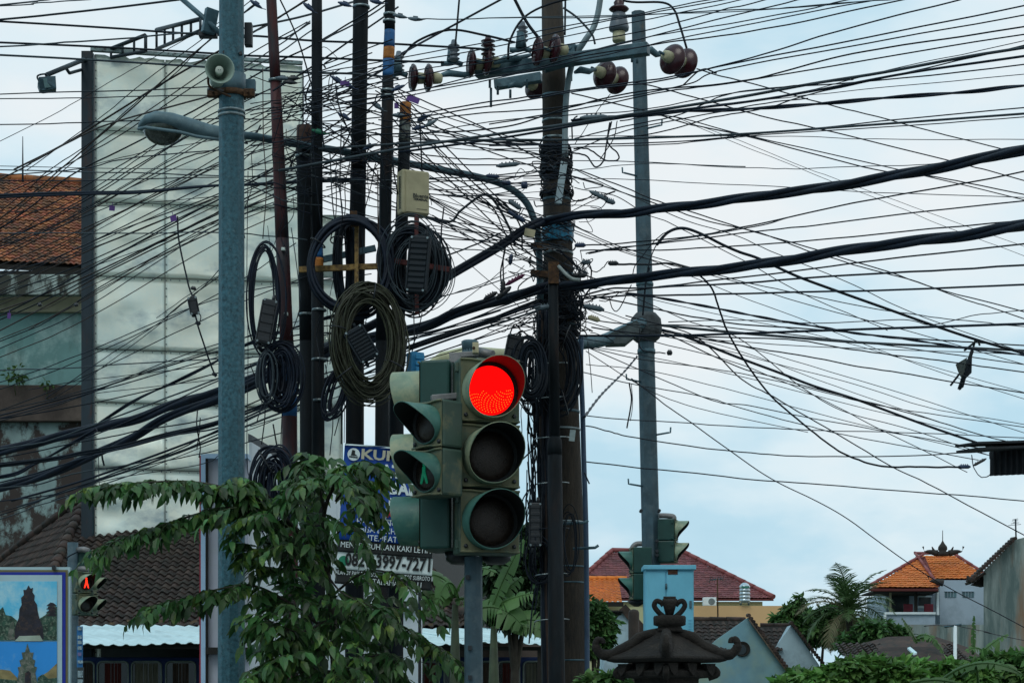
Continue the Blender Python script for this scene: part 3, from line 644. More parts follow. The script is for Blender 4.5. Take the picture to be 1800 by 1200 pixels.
pbox(1568, 1097, 1740, 1262, 86, .3, 'garden_wall', moss_w, label='stained grey garden wall below the orange roofed villa', cat='wall')
# tall streaked wall right edge
tw = thing('streaked_building', (P(1790, 0, 72).x, 73, 0), 'tall mould streaked concrete gable wall at the right edge', 'building')
MB().prism([P(1729, 1262, 71), P(1960, 1262, 71), P(1960, 925, 71), P(1830, 937, 71), P(1784, 948, 71), P(1729, 1003, 71)], (1.6, 5, 0)).build('wall', moss_w, tw)
for k in range(18):
    t = k/17; q = P(1706, 1021, 70.6).lerp(P(1784, 947, 70.8), t); MB().tube([q+Vector((0, -.12, .02)), q+Vector((0, .5, .05))], .06, 8).build('verge_tile', darktile, tw)
MB().bar(P(1704, 1022, 71)+Vector((0, .3, -.05)), P(1732, 1004, 71)+Vector((0, .3, -.05)), .7, .09).build('eave', darktile, tw)
MB().prism([P(1712, 1026, 71.2), P(1731, 1010, 71.2), P(1731, 1030, 71.2)], (0, .6, 0)).build('eave_soffit', darkvoid, tw)
MB().tube(catmull([P(1712, 1018, 70.6), P(1706, 1020, 70.6), P(1702, 1015, 70.6), P(1701, 1011, 70.6)], 4), [.12-.007*i for i in range(13)], 6).build('corner_ornament', stonec, tw)
ta = thing('tv_antenna', P(1786, 946, 72), 'bare tv antenna standing on the tall streaked wall', 'antenna')
MB().tube([P(1786, 948, 72), P(1785, 912, 72)], .03, 5).build('mast', postm, ta)
m_ = MB()
for k, (w_, y) in enumerate(((14, 921), (9, 918), (7, 913), (6, 911), (5, 916))): m_.tube([P(1785-w_*.9, y+2, 72), P(1785+w_*.7, y, 72)], .012, 4)
m_.build('elements', postm, ta)
# dark roof behind the bushes and white pipe
dr = thing('dark_roof_shed', (P(1600, 0, 56).x, 58, 0), 'low shed with a sagging dark tile roof half hidden by the bushes', 'shed')
pts_top = [(1470, 1172), (1510, 1135), (1560, 1122), (1640, 1120), (1700, 1140), (1760, 1180)]
rowsr = [[P(x, y, 58) for x, y in pts_top], [P(x+(-15 if x < 1600 else 15), min(y+60, 1230), 54) for x, y in pts_top]]
mbr = MB(); 
for k in range(9):
    mbr.grid([[a_.lerp(b_, k/9)+Vector((0, 0, .06)) for a_, b_ in zip(*rowsr)], [a_.lerp(b_, (k+1)/9) for a_, b_ in zip(*rowsr)]], False, thick=(0, 0, -.05))
mbr.build('roof', darktile, dr); MB().box((P(1600, 0, 56).x, 56.5, 1.2), (4.2, 3.4, 2.2)).build('wall', brown_w, dr)
roof_tiles('roof_tile', P(1500, 1175, 54.5), P(1720, 1175, 54.5)-P(1500, 1175, 54.5), P(1500, 1128, 57.8)-P(1500, 1175, 54.5), .2, .25, darktile, dr, None, seg=4, amp=.03)
MB().prism([P(1595, 1141, 55.6), P(1600, 1139, 55.6), P(1612, 1149, 55.2), P(1606, 1151, 55.2)], (0, 0, .05)).build('zinc_patch', zinc, dr)
vp = thing('wash_line_pole', P(1679, 1262, 50), 'slim white pipe pole carrying wires above the dark shed roof', 'pole'); vp.location.z = 0; WL[vp.name] = vp.location.copy()
q0 = P(1679, 1098, 50); MB().tube([(q0.x, 50, 0), q0], .045, 8).build('pipe', white_t, vp)
MB().tube([P(1660, 1101, 50), P(1690, 1097, 50)], .03, 6).build('crossbar', galv, vp)
# corrugated dark canopy corner on the right, hung in mid air from a post outside the frame
cn = thing('canopy', (P(1900, 0, 18).x, 18, 0), 'dark corrugated sheet canopy corner jutting in at the right edge', 'canopy')
q = P(1742, 808, 17); 
mbc = MB(); rows = []
for j in range(2):
    rows.append([P(1741+i*6, 780+j*54+(2 if j else 0)-i*.15, 17-.0+.25*0)+Vector((0, .03*math.sin(i*PI), 0)) for i in range(40)])
rows = [[P(1741+i*5, (783 if j == 0 else 836)-i*.22, 17)+Vector((0, .012*(-1)**i, 0)) for i in range(46)] for j in range(2)]
darksheet = mat('dark_corrugated_sheet', (.018, .022, .026), .75, .1, .3, 6)
MB().grid(rows, False, thick=(0, .01, 0)).build('front_sheet', darksheet, cn)
for k, (x0, y0, x1, y1) in enumerate(((1698, 781, 1740, 779), (1700, 791, 1742, 785))):
    MB().bar(P(x0, y0, 16.6), P(x1+220, y1-6, 17.6), .25, .02).build('roof_sheet', darksheet, cn)
rows = [[P(1741+i*5, 780-i*.2+(0 if j else 0), 17+j*1.4)+Vector((0, 0, .02*(-1)**i+.0)) for i in range(46)] for j in range(2)]
MB().grid(rows, False, thick=(0, 0, .008)).build('top_sheet', zinc, cn)
q = P(1990, 800, 18); MB().box((q.x, 18, q.z/2), (.12, .12, q.z)).build('post', postm, cn)
MB().bar(P(1742, 800, 17.3), P(1995, 800, 18), .05, .06).build('beam', postm, cn)
# ---------------------------------------------------------------- poles
def poly_tube(mb, a, b, r0, r1, n=8, segs=1, smooth=True, rot=0.):
    a = Vector(a); b = Vector(b); vs = []
    for i in range(segs+1):
        t = i/segs; c = a.lerp(b, t); r_ = r0+(r1-r0)*t
        for k in range(n): th = 2*PI*k/n+rot; vs.append(c+Vector((math.cos(th)*r_, math.sin(th)*r_, 0)))
    fs = [(i*n+k, i*n+(k+1) % n, (i+1)*n+(k+1) % n, (i+1)*n+k) for i in range(segs) for k in range(n)]
    fs += [tuple(range(n-1, -1, -1)), tuple(range(segs*n, segs*n+n))]
    return mb.add(vs, fs, smooth)
def pole_at(x_top, y_top, x_bot, D, w_top, w_bot, y_ref=1200):
    """points of an almost vertical pole seen from (x_top,y_top) to x_bot at y_ref, carried to the ground"""
    a = P(x_top, y_top, D); b_ = P(x_bot, y_ref, D); d = b_-a; g_ = a+d*(a.z/-d.z) if d.z else b_
    return g_, a, px(w_bot, D)/2, px(w_top, D)/2
def band(par, c, r, h, m, name='band'):
    return MB().lathe(Vector(c)-Vector((0, 0, h/2)), (0, 0, 1), [(r-.003, 0), (r+.006, .002), (r+.006, h-.002), (r-.003, h)], 20, caps=False).build(name, m, par)
def on(pole, y):   # point of pole axis at photo height y
    g_, a, rb, rt = pole; D = a.y; z = CZ+(HY-y)*D/F; t = z/a.z; c = g_.lerp(a, t); return c, rb+(rt-rb)*t

# galvanised pole with loudspeaker
gp_ = pole_at(407, -90, 407, 13.0, 44, 51); gpt = thing('galvanised_pole', gp_[0], 'thick spangled galvanised steel pole carrying the horn loudspeaker', 'pole')
mb = MB(); poly_tube(mb, gp_[0], gp_[1], gp_[2], gp_[3], 10, 6, smooth=False, rot=.31); mb.build('shaft', galv_pole, gpt, bevel=.004)
c, r_ = on(gp_, 200)
for y in (197, 205): c, r_ = on(gp_, y); band(gpt, c, r_, px(5, 13), steelb)
c, r_ = on(gp_, 150); band(gpt, c, r_+.004, .14, galv, 'collar')
c, r_ = on(gp_, 166); band(gpt, c, r_+.006, .04, rust, 'clamp_band')
for s_ in (-1, 1):
    MB().box(c+Vector((s_*(r_+.035), -.02, 0)), (.07, .05, .05)).build('clamp_lug', rust, gpt, bevel=.004)
    MB().tube([c+Vector((s_*(r_+.03), -.07, 0)), c+Vector((s_*(r_+.03), .05, 0))], .008, 6).build('bolt', rust, gpt)
for (x, y) in ((394, 92), (423, 94), (395, 729), (394, 744), (399, 690)):
    q = P(x, y, 13-.065); MB().lathe(q, (0, -1, 0), [(.011, -.02), (.011, .006)], 8).build('bolt_hole', dkplastic, gpt)
# back plates at top: junction of a bracket arm coming from the left
pl = MB(Matrix.Translation(P(369, 38, 13.15)) @ Matrix.Rotation(.18, 4, 'Y') @ Matrix.Rotation(.5, 4, 'Z')); pl.box((0, 0, 0), (.085, .05, .16)).build('bracket_plate', galv, gpt, bevel=.004)
MB().tube([P(312, -8, 13.2), P(356, 30, 13.15), P(390, 62, 13.1)], px(9, 13)/2, 8).build('bracket_arm', galv, gpt)
MB().box(P(366, 62, 13.2), (.12, .06, .035)).build('bracket_foot', dkplastic, gpt, bevel=.004)
MB().box(P(437, 62, 13.1), (.05, .06, .15)).build('bracket_plate', dkplastic, gpt, bevel=.004)
MB().box(P(440, 118, 13.1)+Vector((0, 0, -.12)), (.07, .05, .07)).build('junction_box', galv, gpt, bevel=.006)

hs = thing('horn_loudspeaker', P(383, 150, 12.9), 'round grey horn loudspeaker clamped to the galvanised pole', 'loudspeaker')
hornm = mat('grey_green_horn_enamel', (.32, .38, .31), .45, 0, .15, 12, bump=.02, third=((.16, .18, .14), 9, .58, .8)); hornd = mat('horn_driver_tip', (.6, .6, .5), .5, 0, .1, 8, bump=0)
hc = P(386, 122, 12.62); hd = Vector((.22, -1, -.03)).normalized()
prof = [(.022, -.20), (.03, -.16), (.045, -.11), (.062, -.06), (.078, -.02), (.088, 0), (.093, .008), (.094, .012), (.088, .012)]
inn = [(.086, .01), (.073, -.02), (.056, -.06), (.04, -.1), (.028, -.14), (.0, -.15)]
MB().lathe(hc, hd, prof+inn, 28, caps=False).build('horn_bell', hornm, hs)
MB().lathe(hc, hd, [(.0, -.14), (.018, -.14), (.026, -.03), (.026, -.018), (.020, -.014), (0, -.014)], 16, caps=False).build('reflector_cone', hornd, hs)
sc_ = MB(); 
for s_ in (-1, 1): sc_.lathe(hc+hd*-.012+Vector((s_*.007, 0, 0)), hd, [(.003, 0), (.003, .003)], 6)
sc_.build('screw', dkplastic, hs)
MB().lathe(hc, hd, [(.03, -.28), (.045, -.275), (.048, -.2), (.035, -.17)], 16).build('driver_housing', hornm, hs)
MB().tube(catmull([hc+Vector((-.075, .02, -.04)), hc+Vector((-.075, .06, -.085)), hc+Vector((-.02, .1, -.11)), hc+Vector((.04, .2, -.11))], 4), .008, 6).build('mounting_bracket', rust, hs)
MB().bar(P(366, 156, 12.85), P(392, 160, 12.9), .03, .012).build('mounting_arm', dkplastic, hs)

# luminaire with long pipe arm, fixed to the concrete pole
lum = thing('street_lamp', P(950, 480, 16.6), 'grey cobra head street lamp on a long curved pipe from the concrete power pole', 'street lamp')
armp = [P(380, 236, 15.2), P(440, 239, 15.4), P(500, 250, 15.6), P(600, 266, 15.9), P(700, 284, 16.2), P(760, 296, 16.35), P(830, 309, 16.45), P(885, 325, 16.55), P(922, 352, 16.6), P(940, 390, 16.6), P(947, 430, 16.6), P(950, 525, 16.6)]
MB().tube(catmull(armp, 5), px(12.5, 16.4)/2, 12).build('pipe_arm', galv, lum)
# lamp head: lofted body
def loft(mb, stations, n=16, smooth=True):
    vs = []
    for (c, a_, b_, e_) in stations:   # centre, half width (y), half height (z), squareness
        for k in range(n):
            t = 2*PI*k/n; ct, st = math.cos(t), math.sin(t); ct = math.copysign(abs(ct)**e_, ct); st = math.copysign(abs(st)**e_, st)
            vs.append(Vector(c)+Vector((0, ct*a_, st*b_)))
    m = len(stations)
    mb.add(vs, [(i*n+k, i*n+(k+1) % n, (i+1)*n+(k+1) % n, (i+1)*n+k) for i in range(m-1) for k in range(n)]+[tuple(range(n-1, -1, -1)), tuple(range((m-1)*n, m*n))], smooth); return mb
DL = 15.1
def LP(x, y): return P(x, y, DL)
st = [(LP(242, 226), .01, .006, 1), (LP(246, 223), .06, px(6, DL), .8), (LP(258, 216), .11, px(10, DL), .75), (LP(278, 213), .14, px(13, DL), .7), (LP(308, 217), .14, px(14, DL), .7), (LP(340, 225), .10, px(14, DL), .75), (LP(368, 232), .06, px(13, DL), .8), (LP(398, 237), .05, px(12, DL), .9)]
lampshell = mat('grey_lamp_shell', (.12, .18, .20), .6, .1, .2, 14, col2=(.16, .22, .23), cut=(.5, .7), bump=.03)
MB(); lo_ = loft(MB(), st).build('lamp_head', lampshell, lum)
MB().tube([P(243, 227, DL-.10), P(256, 224, DL-.14), P(315, 232, DL-.14), P(345, 240, DL-.11), P(388, 246, DL-.05)], .012, 6).build('rim_lip', lampshell, lo_)
bowl = MB(); vs = []; cb = LP(287, 228)
rows = []
for j in range(7):
    ph = j/6*PI/2; rr = math.cos(ph); row = []
    for k in range(21):
        t = 2*PI*k/20; row.append(cb+Vector((math.cos(t)*rr*px(36, DL), math.sin(t)*rr*.12, -math.sin(ph)*px(31, DL)+.015)))
    rows.append(row)
bowl.grid(rows, True).build('glass_bowl', mat('smoky_lamp_bowl', (.045, .055, .045), .18, 0, .5, 25, col2=(.16, .18, .13), cut=(.55, .75), bump=.02, spec=.7), lum)

# concrete power pole
cp = pole_at(969, -60, 999, 17.0, 39, 70)
cp = (cp[0], cp[1], px(45, 17), px(17.5, 17))
cpt = thing('concrete_power_pole', cp[0], 'stained concrete power pole with crossarm and brown insulators', 'power pole')
mb = MB(); poly_tube(mb, cp[0], cp[1], cp[2], cp[3], 24, 10); mb.build('shaft', conc, cpt)
for y in (170, 214, 245, 268, 300, 352, 386, 408, 446, 484, 560, 572, 724, 755, 918, 996, 1024, 1160):
    c, r_ = on(cp, y); band(cpt, c, r_, px(random.choice((3, 4, 5)), 17), steelb if y > 200 and y % 4 else galv)
# flat conduit down its right side
cond = catmull([P(1058, -60, 16.6), P(1055, 0, 16.6), P(1045, 45, 16.6), P(1026, 75, 16.6), P(1008, 105, 16.7), P(998, 150, 16.75), P(994, 200, 16.75), P(993, 275, 16.72)], 6)
MB().tube(cond, px(10.5, 16.7)/2, 10).build('conduit', mat('pale_conduit', (.24, .29, .30), .5, .1, .2, 8, bump=0), cpt)
MB().bar(P(992, 284, 16.72), P(981, 358, 16.7), px(12, 16.7), .03, up=(0, -1, 0)).build('conduit_channel', mat('white_conduit_channel', (.45, .52, .54), .5, .1, .15, 8, bump=0), cpt)
# crossarms
ca, cb2 = P(838, 128, 16.85), P(1140, 86, 16.3)
MB().bar(ca, cb2, .09, px(20, 16.6)).build('crossarm', galv, cpt, bevel=.006)
MB().bar(P(870, 150, 17.3), P(952, 136, 17.2), .08, px(16, 17.2)).build('crossarm', galv, cpt, bevel=.006)
MB().bar(P(955, 110, 16.7), P(1010, 95, 16.7), .2, px(26, 16.7)).build('crossarm_clamp', galv, cpt, bevel=.006)
for x, y in ((863, 155), (875, 152), (897, 158), (861, 140), (926, 140), (1057, 92), (1066, 92), (1111, 95), (1120, 97), (1004, 128)):
    q = P(x, y, 16.8); MB().tube([q, q+Vector((0, 0, -.07 if x != 863 else -.16))], .011, 6).build('bolt', galv, cpt)
porc = mat('glossy_brown_porcelain', (.045, .010, .014), .25, 0, .15, 12, bump=0, spec=.45); creamc = mat('cream_insulator_cap', (.50, .43, .26), .55, 0, .15, 14, third=((.25, .18, .10), 9, .6, .8)); greyi = mat('grey_porcelain', (.16, .17, .19), .3, 0, .15, 12, bump=0)
def disc(c, ax, r, par):
    ax = Vector(ax).normalized()
    return MB().lathe(c, ax, [(.02, -.045), (.05, -.035), (r*.55, -.03), (r*.9, -.012), (r, .006), (r*.97, .018), (r*.86, .012), (r*.78, .03), (r*.70, .012), (r*.6, .03), (r*.5, .012), (r*.4, .03), (r*.25, .02), (.02, .03)], 26).build('disc', porc, par)
def string(name, cs, ax, r, D, cap_first=True, capm=creamc):
    ax = Vector(ax).normalized(); pts = [P(x, y, D_) for x, y, D_ in cs]
    root = thing(name, pts[0], None, None); root.parent = cpt; root.location = pts[0]-WL[cpt.name]; WL[root.name] = pts[0]
    for p_ in pts:
        disc(p_, ax, r, root); MB().lathe(p_-ax*.10, ax, [(.025, -.01), (.04, 0), (.046, .03), (.05, .07)], 14).build('cap', capm, root)
    MB().tube([pts[0]-ax*.18, pts[-1]+ax*.12], .012, 6).build('pin', galv, root)
    return root
string('insulator_string', [(727, 137, 16.3), (754, 137, 16.25)], (-1, -.22, 0), px(24, 16.3), 16.3)
string('insulator_string', [(829, 112, 16.7), (857, 108, 16.65)], (-1, -.22, .03), px(25, 16.7), 16.7)
string('insulator_string', [(946, 91, 16.45), (976, 86, 16.4)], (-1, -.3, .03), px(25, 16.4), 16.4)
string('insulator_string', [(941, 153, 17.35)], (.5, .85, -.1), px(22, 17.3), 17.3)
string('insulator_string', [(1062, 131, 16.9), (1084, 141, 17.15)], (.62, .78, -.06), px(25, 17), 17)
string('insulator_string', [(1181, 104, 16.2), (1203, 111, 16.45)], (.62, .78, -.06), px(27, 16.2), 16.2)
for a_, b_ in (((770, 134), (835, 128)), ((868, 112), (935, 96)), ((1000, 88), (1020, 80)), ((1010, 128), (1046, 122)), ((1135, 88), (1163, 97)), ((893, 153), (925, 146))):
    p, q = P(*a_, 16.6), P(*b_, 16.7); MB().tube([p, p.lerp(q, .3)+Vector((0, 0, .015)), p.lerp(q, .7)-Vector((0, 0, .01)), q], [.012, .03, .026, .012], 8).build('strain_link', galv, cpt)
# strain clamps (pale castings left of each string)
def clamp(x, y, D, k=1.):
    mb = MB(); mb.tube(catmull([P(x-22*k, y+4, D), P(x-8*k, y+4, D), P(x+4*k, y+2, D), P(x+16*k, y+6, D)], 3), [.022]*10, 8); mb.tube([P(x-2*k, y+2, D), P(x-3*k, y-26, D)], [.05, .03], 8)
    mb.build('strain_clamp', galv, cpt)
clamp(700, 127, 16.3); clamp(797, 108, 16.7); clamp(918, 84, 16.5)
for (x, y, m_) in ((858, 84, porc), (918, 60, greyi), (798, 92, greyi), (701, 112, greyi)):
    q = P(x, y, 16.6); pr = []
    for k in range(4): pr += [(.03, k*.036-.07), (px(13, 16.6)*(1 if m_ is porc else .8), k*.036-.055), (.03, k*.036-.045)]
    pr += [(.02, .10)]; MB().lathe(q, (0, 0, 1), pr, 16).build('pin_insulator', m_, cpt)
q = P(1088, 50, 16.5)
pi_ = thing('post_insulator', q, None, None); pi_.parent = cpt; pi_.location = q-WL[cpt.name]
MB().lathe(P(1088, 74, 16.5), (0, 0, 1), [(.05, 0), (.055, .01), (.052, .08)], 16).build('base', creamc, pi_)
MB().lathe(P(1088, 56, 16.5), (0, 0, 1), [(.045, 0), (px(17, 16.5), .01), (px(18, 16.5), .03), (px(14.5, 16.5), .10), (px(12, 16.5), .145), (.04, .16)], 20).build('bell', greyi, pi_)
MB().lathe(P(1088, 22, 16.5), (0, 0, 1), [(.035, -.01), (px(16, 16.5), .015), (px(18, 16.5), .025), (px(15, 16.5), .04), (.04, .055), (.045, .08), (.03, .10)], 20).build('shed', porc, pi_)
# steel pole and iron channel in front of the concrete pole
sp0 = P(973, 460, 16.2); stp = thing('steel_pipe_pole', (P(975, 0, 16.2).x, 16.2, 0), 'dark stepped steel pipe pole strapped in front of the concrete power pole', 'pole')
MB().bar(P(973, 462, 16.2), P(973, 500, 16.2), .085, .10).build('iron_stub', rust, stp)
mb = MB(); poly_tube(mb, P(975, 770, 16.2), P(972, 470, 16.2), px(9.5, 16.2), px(8.5, 16.2), 14); mb.build('upper_tube', tar, stp)
mb = MB(); mb.lathe(P(975, 790, 16.2), (0, 0, 1), [(px(13, 16.2), -.04), (px(13, 16.2), .04), (px(12, 16.2), .08), (px(9.5, 16.2), .105)], 16); mb.build('reducer', tar, stp)
gq = P(978, 0, 16.2); mb = MB(); poly_tube(mb, (gq.x+.02, 16.2, 0), P(975, 790, 16.2), px(17, 16.2), px(12.5, 16.2), 14); mb.build('lower_tube', tar, stp)
# slim pipe on the right flank
MB().tube(catmull([P(1022, 590, 16.7), P(1021, 640, 16.7), P(1024, 720, 16.7), P(1026, 800, 16.7), P(1031, 1000, 16.7), Vector((P(1034, 0, 16.7).x, 16.7, 0))], 4), px(4.5, 16.7), 8).build('side_pipe', mat('blue_grey_pipe', (.05, .085, .14), .5, .1, .2, 8, bump=0), cpt)
for (x, y) in ((1030, 962), (1012, 918)):
    MB().tube([P(x-22, y+2, 16.6), P(x+16, y, 16.5), P(x+22, y-4, 16.5)], .012, 6).build('step_bolt', galv, cpt)
tg = MB(Matrix.Translation(P(1006, 765, 16.5)) @ Matrix.Rotation(.12, 4, 'Y')).box((0, 0, 0), (px(10, 16.5), .008, px(20, 16.5))); tg.build('pole_tag', mat('pale_pole_tag', (.5, .55, .52), .5, 0, .1, 30), cpt)

# grey octagonal pole further back with the two rear signals
op = pole_at(1122, 22, 1150, 26, 25, 38); opt = thing('octagonal_pole', op[0], 'grey octagonal steel pole behind the concrete power pole, holding two green signals', 'pole')
mb = MB(); poly_tube(mb, op[0], op[1], op[2], op[3], 8, 8, smooth=False, rot=.2); mb.build('shaft', oct_m, opt, bevel=.004)
for (x, y, s_) in ((1100, 855, -1), (1172, 765, 1), (1104, 672, -1), (1142, 228, 1), (1092, 311, -1)):
    c, r_ = on(op, y); 
    MB().tube([c+Vector((s_*r_*.8, -.05, 0)), c+Vector((s_*(r_+.14), -.12, .02)), c+Vector((s_*(r_+.16), -.12, .02)), c+Vector((s_*(r_+.165), -.12, .09))], .012, 6).build('climbing_step', galv, opt)
c, r_ = on(op, 572)
MB().lathe(c+Vector((0, 0, -.22)), (0, 0, 1), [(r_+.01, 0), (r_+.08, .06), (r_+.11, .14), (r_+.09, .30), (r_+.02, .38)], 12).build('shroud', mat('grey_rag_wrapping', (.055, .06, .062), .9, 0, .4, 9, bump=.6, bscale=14), opt)
for (x, y) in ((1127, 897), (1159, 897), (1155, 950), (1155, 968), (1155, 975), (1133, 1052)):
    MB().lathe(P(x, y, 25.72), (0, -1, 0), [(.022, -.1), (.022, .015)], 8).build('bolt', dkplastic, opt)
band(opt, on(op, 618)[0], on(op, 618)[1], .06, galv); band(opt, on(op, 500)[0], on(op, 500)[1], .04, galv)
l2 = thing('street_lamp', P(1120, 580, 25.8), 'cream street lamp head behind the traffic light on a pipe from the octagonal pole', 'street lamp')
MB().tube(catmull([P(1135, 566, 25.9), P(1100, 580, 25.6), P(1060, 598, 25.2), P(1020, 604, 24.8), P(930, 617, 24.2), P(885, 624, 23.9)], 5), px(11, 25), 10).build('pipe_arm', galv, l2)
MB().prism([P(1064, 590, 25.1), P(1120, 562, 25.5), P(1128, 580, 25.6), P(1100, 603, 25.4), P(1066, 604, 25.2)], (0, .25, 0)).build('cable_bundle_bag', mat('grey_wrapping', (.10, .115, .115), .8, 0, .3, 8, bump=.4), l2)
lampcream = mat('cream_lamp_shell', (.50, .46, .27), .5, 0, .1, 5, bump=.02)
st = [(P(742, 650, 23.3), .02, .015, 1), (P(750, 645, 23.3), .12, .05, .8), (P(775, 633, 23.4), .18, .085, .7), (P(815, 626, 23.6), .18, .10, .7), (P(850, 624, 23.7), .12, .09, .8), (P(895, 624, 23.9), .07, .07, .9)]
loft(MB(), st).build('lamp_head', lampcream, l2)

# six slim dark poles carrying telecom cables
def dark_pole(nm_label, pts, D, segs, label, extra=None):
    """segs: list of (x, y, width, material) from the top to the bottom"""
    base = P(segs[-1][0], segs[-1][1], D); g_ = Vector((base.x, D, 0))
    t = thing('telecom_pole', g_, label, 'pole', None)
    for k in range(len(segs)-1):
        x0, y0, w0, m_ = segs[k]; x1, y1, w1, _ = segs[k+1]
        a = P(x0, y0, D); b_ = P(x1, y1, D)
        if k == len(segs)-2: b_.z = 0
        mb = MB(); poly_tube(mb, b_, a, px(w1, D)/2, px(w0, D)/2, 16, 4); mb.build('pole_section', m_, t)
    return t
tp_red = dark_pole('', None, 15.4, [(474, -60, 18, redp), (484, 140, 19, redp), (496, 420, 24, redp), (504, 600, 24, tar), (508, 640, 27, bluep), (509, 732, 27, redp), (514, 1262, 28, redp)], 'dark red painted steel pole just right of the galvanised pole')
tp_a = dark_pole('', None, 15.8, [(535, 222, 27, mat('rusty_brown_pole_top', (.10, .045, .03), .7, 0, .3, 9)), (534, 262, 27, tar), (540, 600, 27, tar), (544, 1262, 28, tar)], 'short black pole with a rust brown top between red and blue banded poles')
tp_b = dark_pole('', None, 15.5, [(557, -60, 18, tar), (557, 430, 21, bluep), (558, 454, 21, orangep), (558, 475, 22, tar), (563, 1262, 24, tar)], 'slim black pole with a blue and orange band beside the rusty topped pole')
tp_c = dark_pole('', None, 15.9, [(635, -60, 27, tar), (630, 300, 27, tar), (624, 600, 32, tar), (622, 1262, 34, tar)], 'thickest black pole in the middle, behind the big olive cable coil')
tp_d = dark_pole('', None, 15.6, [(686, -60, 17, tar), (685, 54, 19, bluep), (684, 84, 20, orangep), (683, 105, 20, bluep), (682, 135, 20, tar), (672, 600, 24, tar), (668, 1262, 26, tar)], 'black pole with blue and orange painted bands near its top')
tp_e = dark_pole('', None, 15.8, [(713, 181, 20, orangep), (712, 215, 20, mat('pale_worn_pole_top', (.22, .23, .20), .7, 0, .4, 9, col2=(.05, .03, .02), cut=(.45, .6))), (711, 250, 21, tar), (700, 560, 24, redp), (697, 640, 26, tar), (694, 1262, 28, tar)], 'short pole with an orange top above the cream equipment box')
for t, D, lst in ((tp_c, 15.9, ((13, 635, 14),)), (tp_d, 15.6, ((26, 685, 10), (38, 684, 10), (160, 681, 11), (170, 681, 11))), (tp_a, 15.8, ((553, 538, 14), (275, 534, 14))), (tp_b, 15.5, ((545, 561, 12), (632, 562, 13), (704, 563, 13))), (tp_red, 15.4, ((142, 484, 11),))):
    for (y, x, r_) in lst: band(t, P(x, y, D), px(r_, D), .02, steelb)
for (x, y, t) in ((498, 438, tp_red), (503, 552, tp_red)):
    MB().box(P(x, y, 15.33), (.03, .03, .024)).build('strap_buckle', mat('bright_buckle', (.6, .62, .55), .4, .5), t, bevel=.003)
# dead end clamps on the dark poles
def deadend(x, y, D, par, ang=0., k=1., m_=dkplastic, lab=None):
    q = P(x, y, D); M = Matrix.Translation(q) @ Matrix.Rotation(ang, 4, 'Y')
    k *= .62; mb = MB(M); mb.tube([(-.09*k, 0, 0), (-.05*k, 0, 0), (0, 0, 0), (.05*k, 0, 0), (.09*k, 0, 0)], [.008*k, .022*k, .028*k, .02*k, .009*k], 8); mb.box((0, 0, .025*k), (.06*k, .025*k, .02*k)); mb.tube([(.09*k, 0, 0), (.14*k, 0, .01)], .005*k, 5)
    return mb.build('tension_clamp', m_, par)
greyclamp = mat('grey_clamp_metal', (.12, .15, .17), .5, .2, .2, 9, bump=0)
bluecl = mat('dark_blue_clamp', (.03, .05, .10), .4, .1, .2, 9, bump=0)
for (x, y, a_, par, m_) in ((542, 13, .7, tp_b, bluecl), (662, 4, .2, tp_c, bluecl), (606, 8, .3, tp_c, bluecl), (703, 29, .2, tp_d, greyclamp), (730, 34, .1, tp_d, greyclamp), (592, 141, .6, tp_c, bluecl), (605, 205, .5, tp_c, bluecl), (663, 187, .6, tp_d, greyclamp), (700, 155, -.4, tp_d, bluecl),
     (745, 207, -.4, tp_e, bluecl), (757, 217, -.5, tp_e, greyclamp), (736, 225, -.2, tp_e, bluecl), (515, 138, 0, tp_a, dkplastic), (510, 145, .1, tp_a, dkplastic), (497, 138, .1, tp_red, greyclamp), (450, 8, .6, tp_red, bluecl), (650, 258, -.4, tp_c, bluecl), (612, 150, .5, tp_c, bluecl), (702, 203, .1, tp_d, greyclamp), (560, 232, .3, tp_b, mat('green_tape', (.02, .16, .09), .6))):
    deadend(x, y, 15.3, par, a_, 1., m_)
purple = mat('purple_plastic_tag', (.12, .04, .22), .5, 0, .1, 9, bump=0)
def tagplate(x, y, D, w_, h_, a_, label):
    M = Matrix.Translation(P(x, y, D)) @ Matrix.Rotation(a_, 4, 'Y')
    mb = MB(M); mb.box((0, 0, 0), (px(w_, D), .004, px(h_, D))); mb.tube([(0, 0, px(h_, D)/2), (0, 0, px(h_, D)/2+.03)], .003, 5); mb.build('cable_tag', purple, bevel=.001, label=label, cat='tag')
tagplate(726, 175, 15.2, 23, 10, .35, 'purple plastic tag hanging above the orange topped pole'); tagplate(697, 186, 15.4, 8, 10, 0, 'small purple tag beside the black and orange banded pole'); tagplate(197, 366, 17, 10, 9, .1, 'purple tag on the cable fan in front of the billboard'); tagplate(305, 384, 16.2, 11, 10, -.2, 'grey purple tag on cables above the hanging splice'); tagplate(606, 147, 15.2, 16, 9, .1, 'purple tag on the cable left of the thickest black pole')
tagplate(16, 555, 17, 6, 10, .1, 'bluish tag on the lowest cables at the left edge')

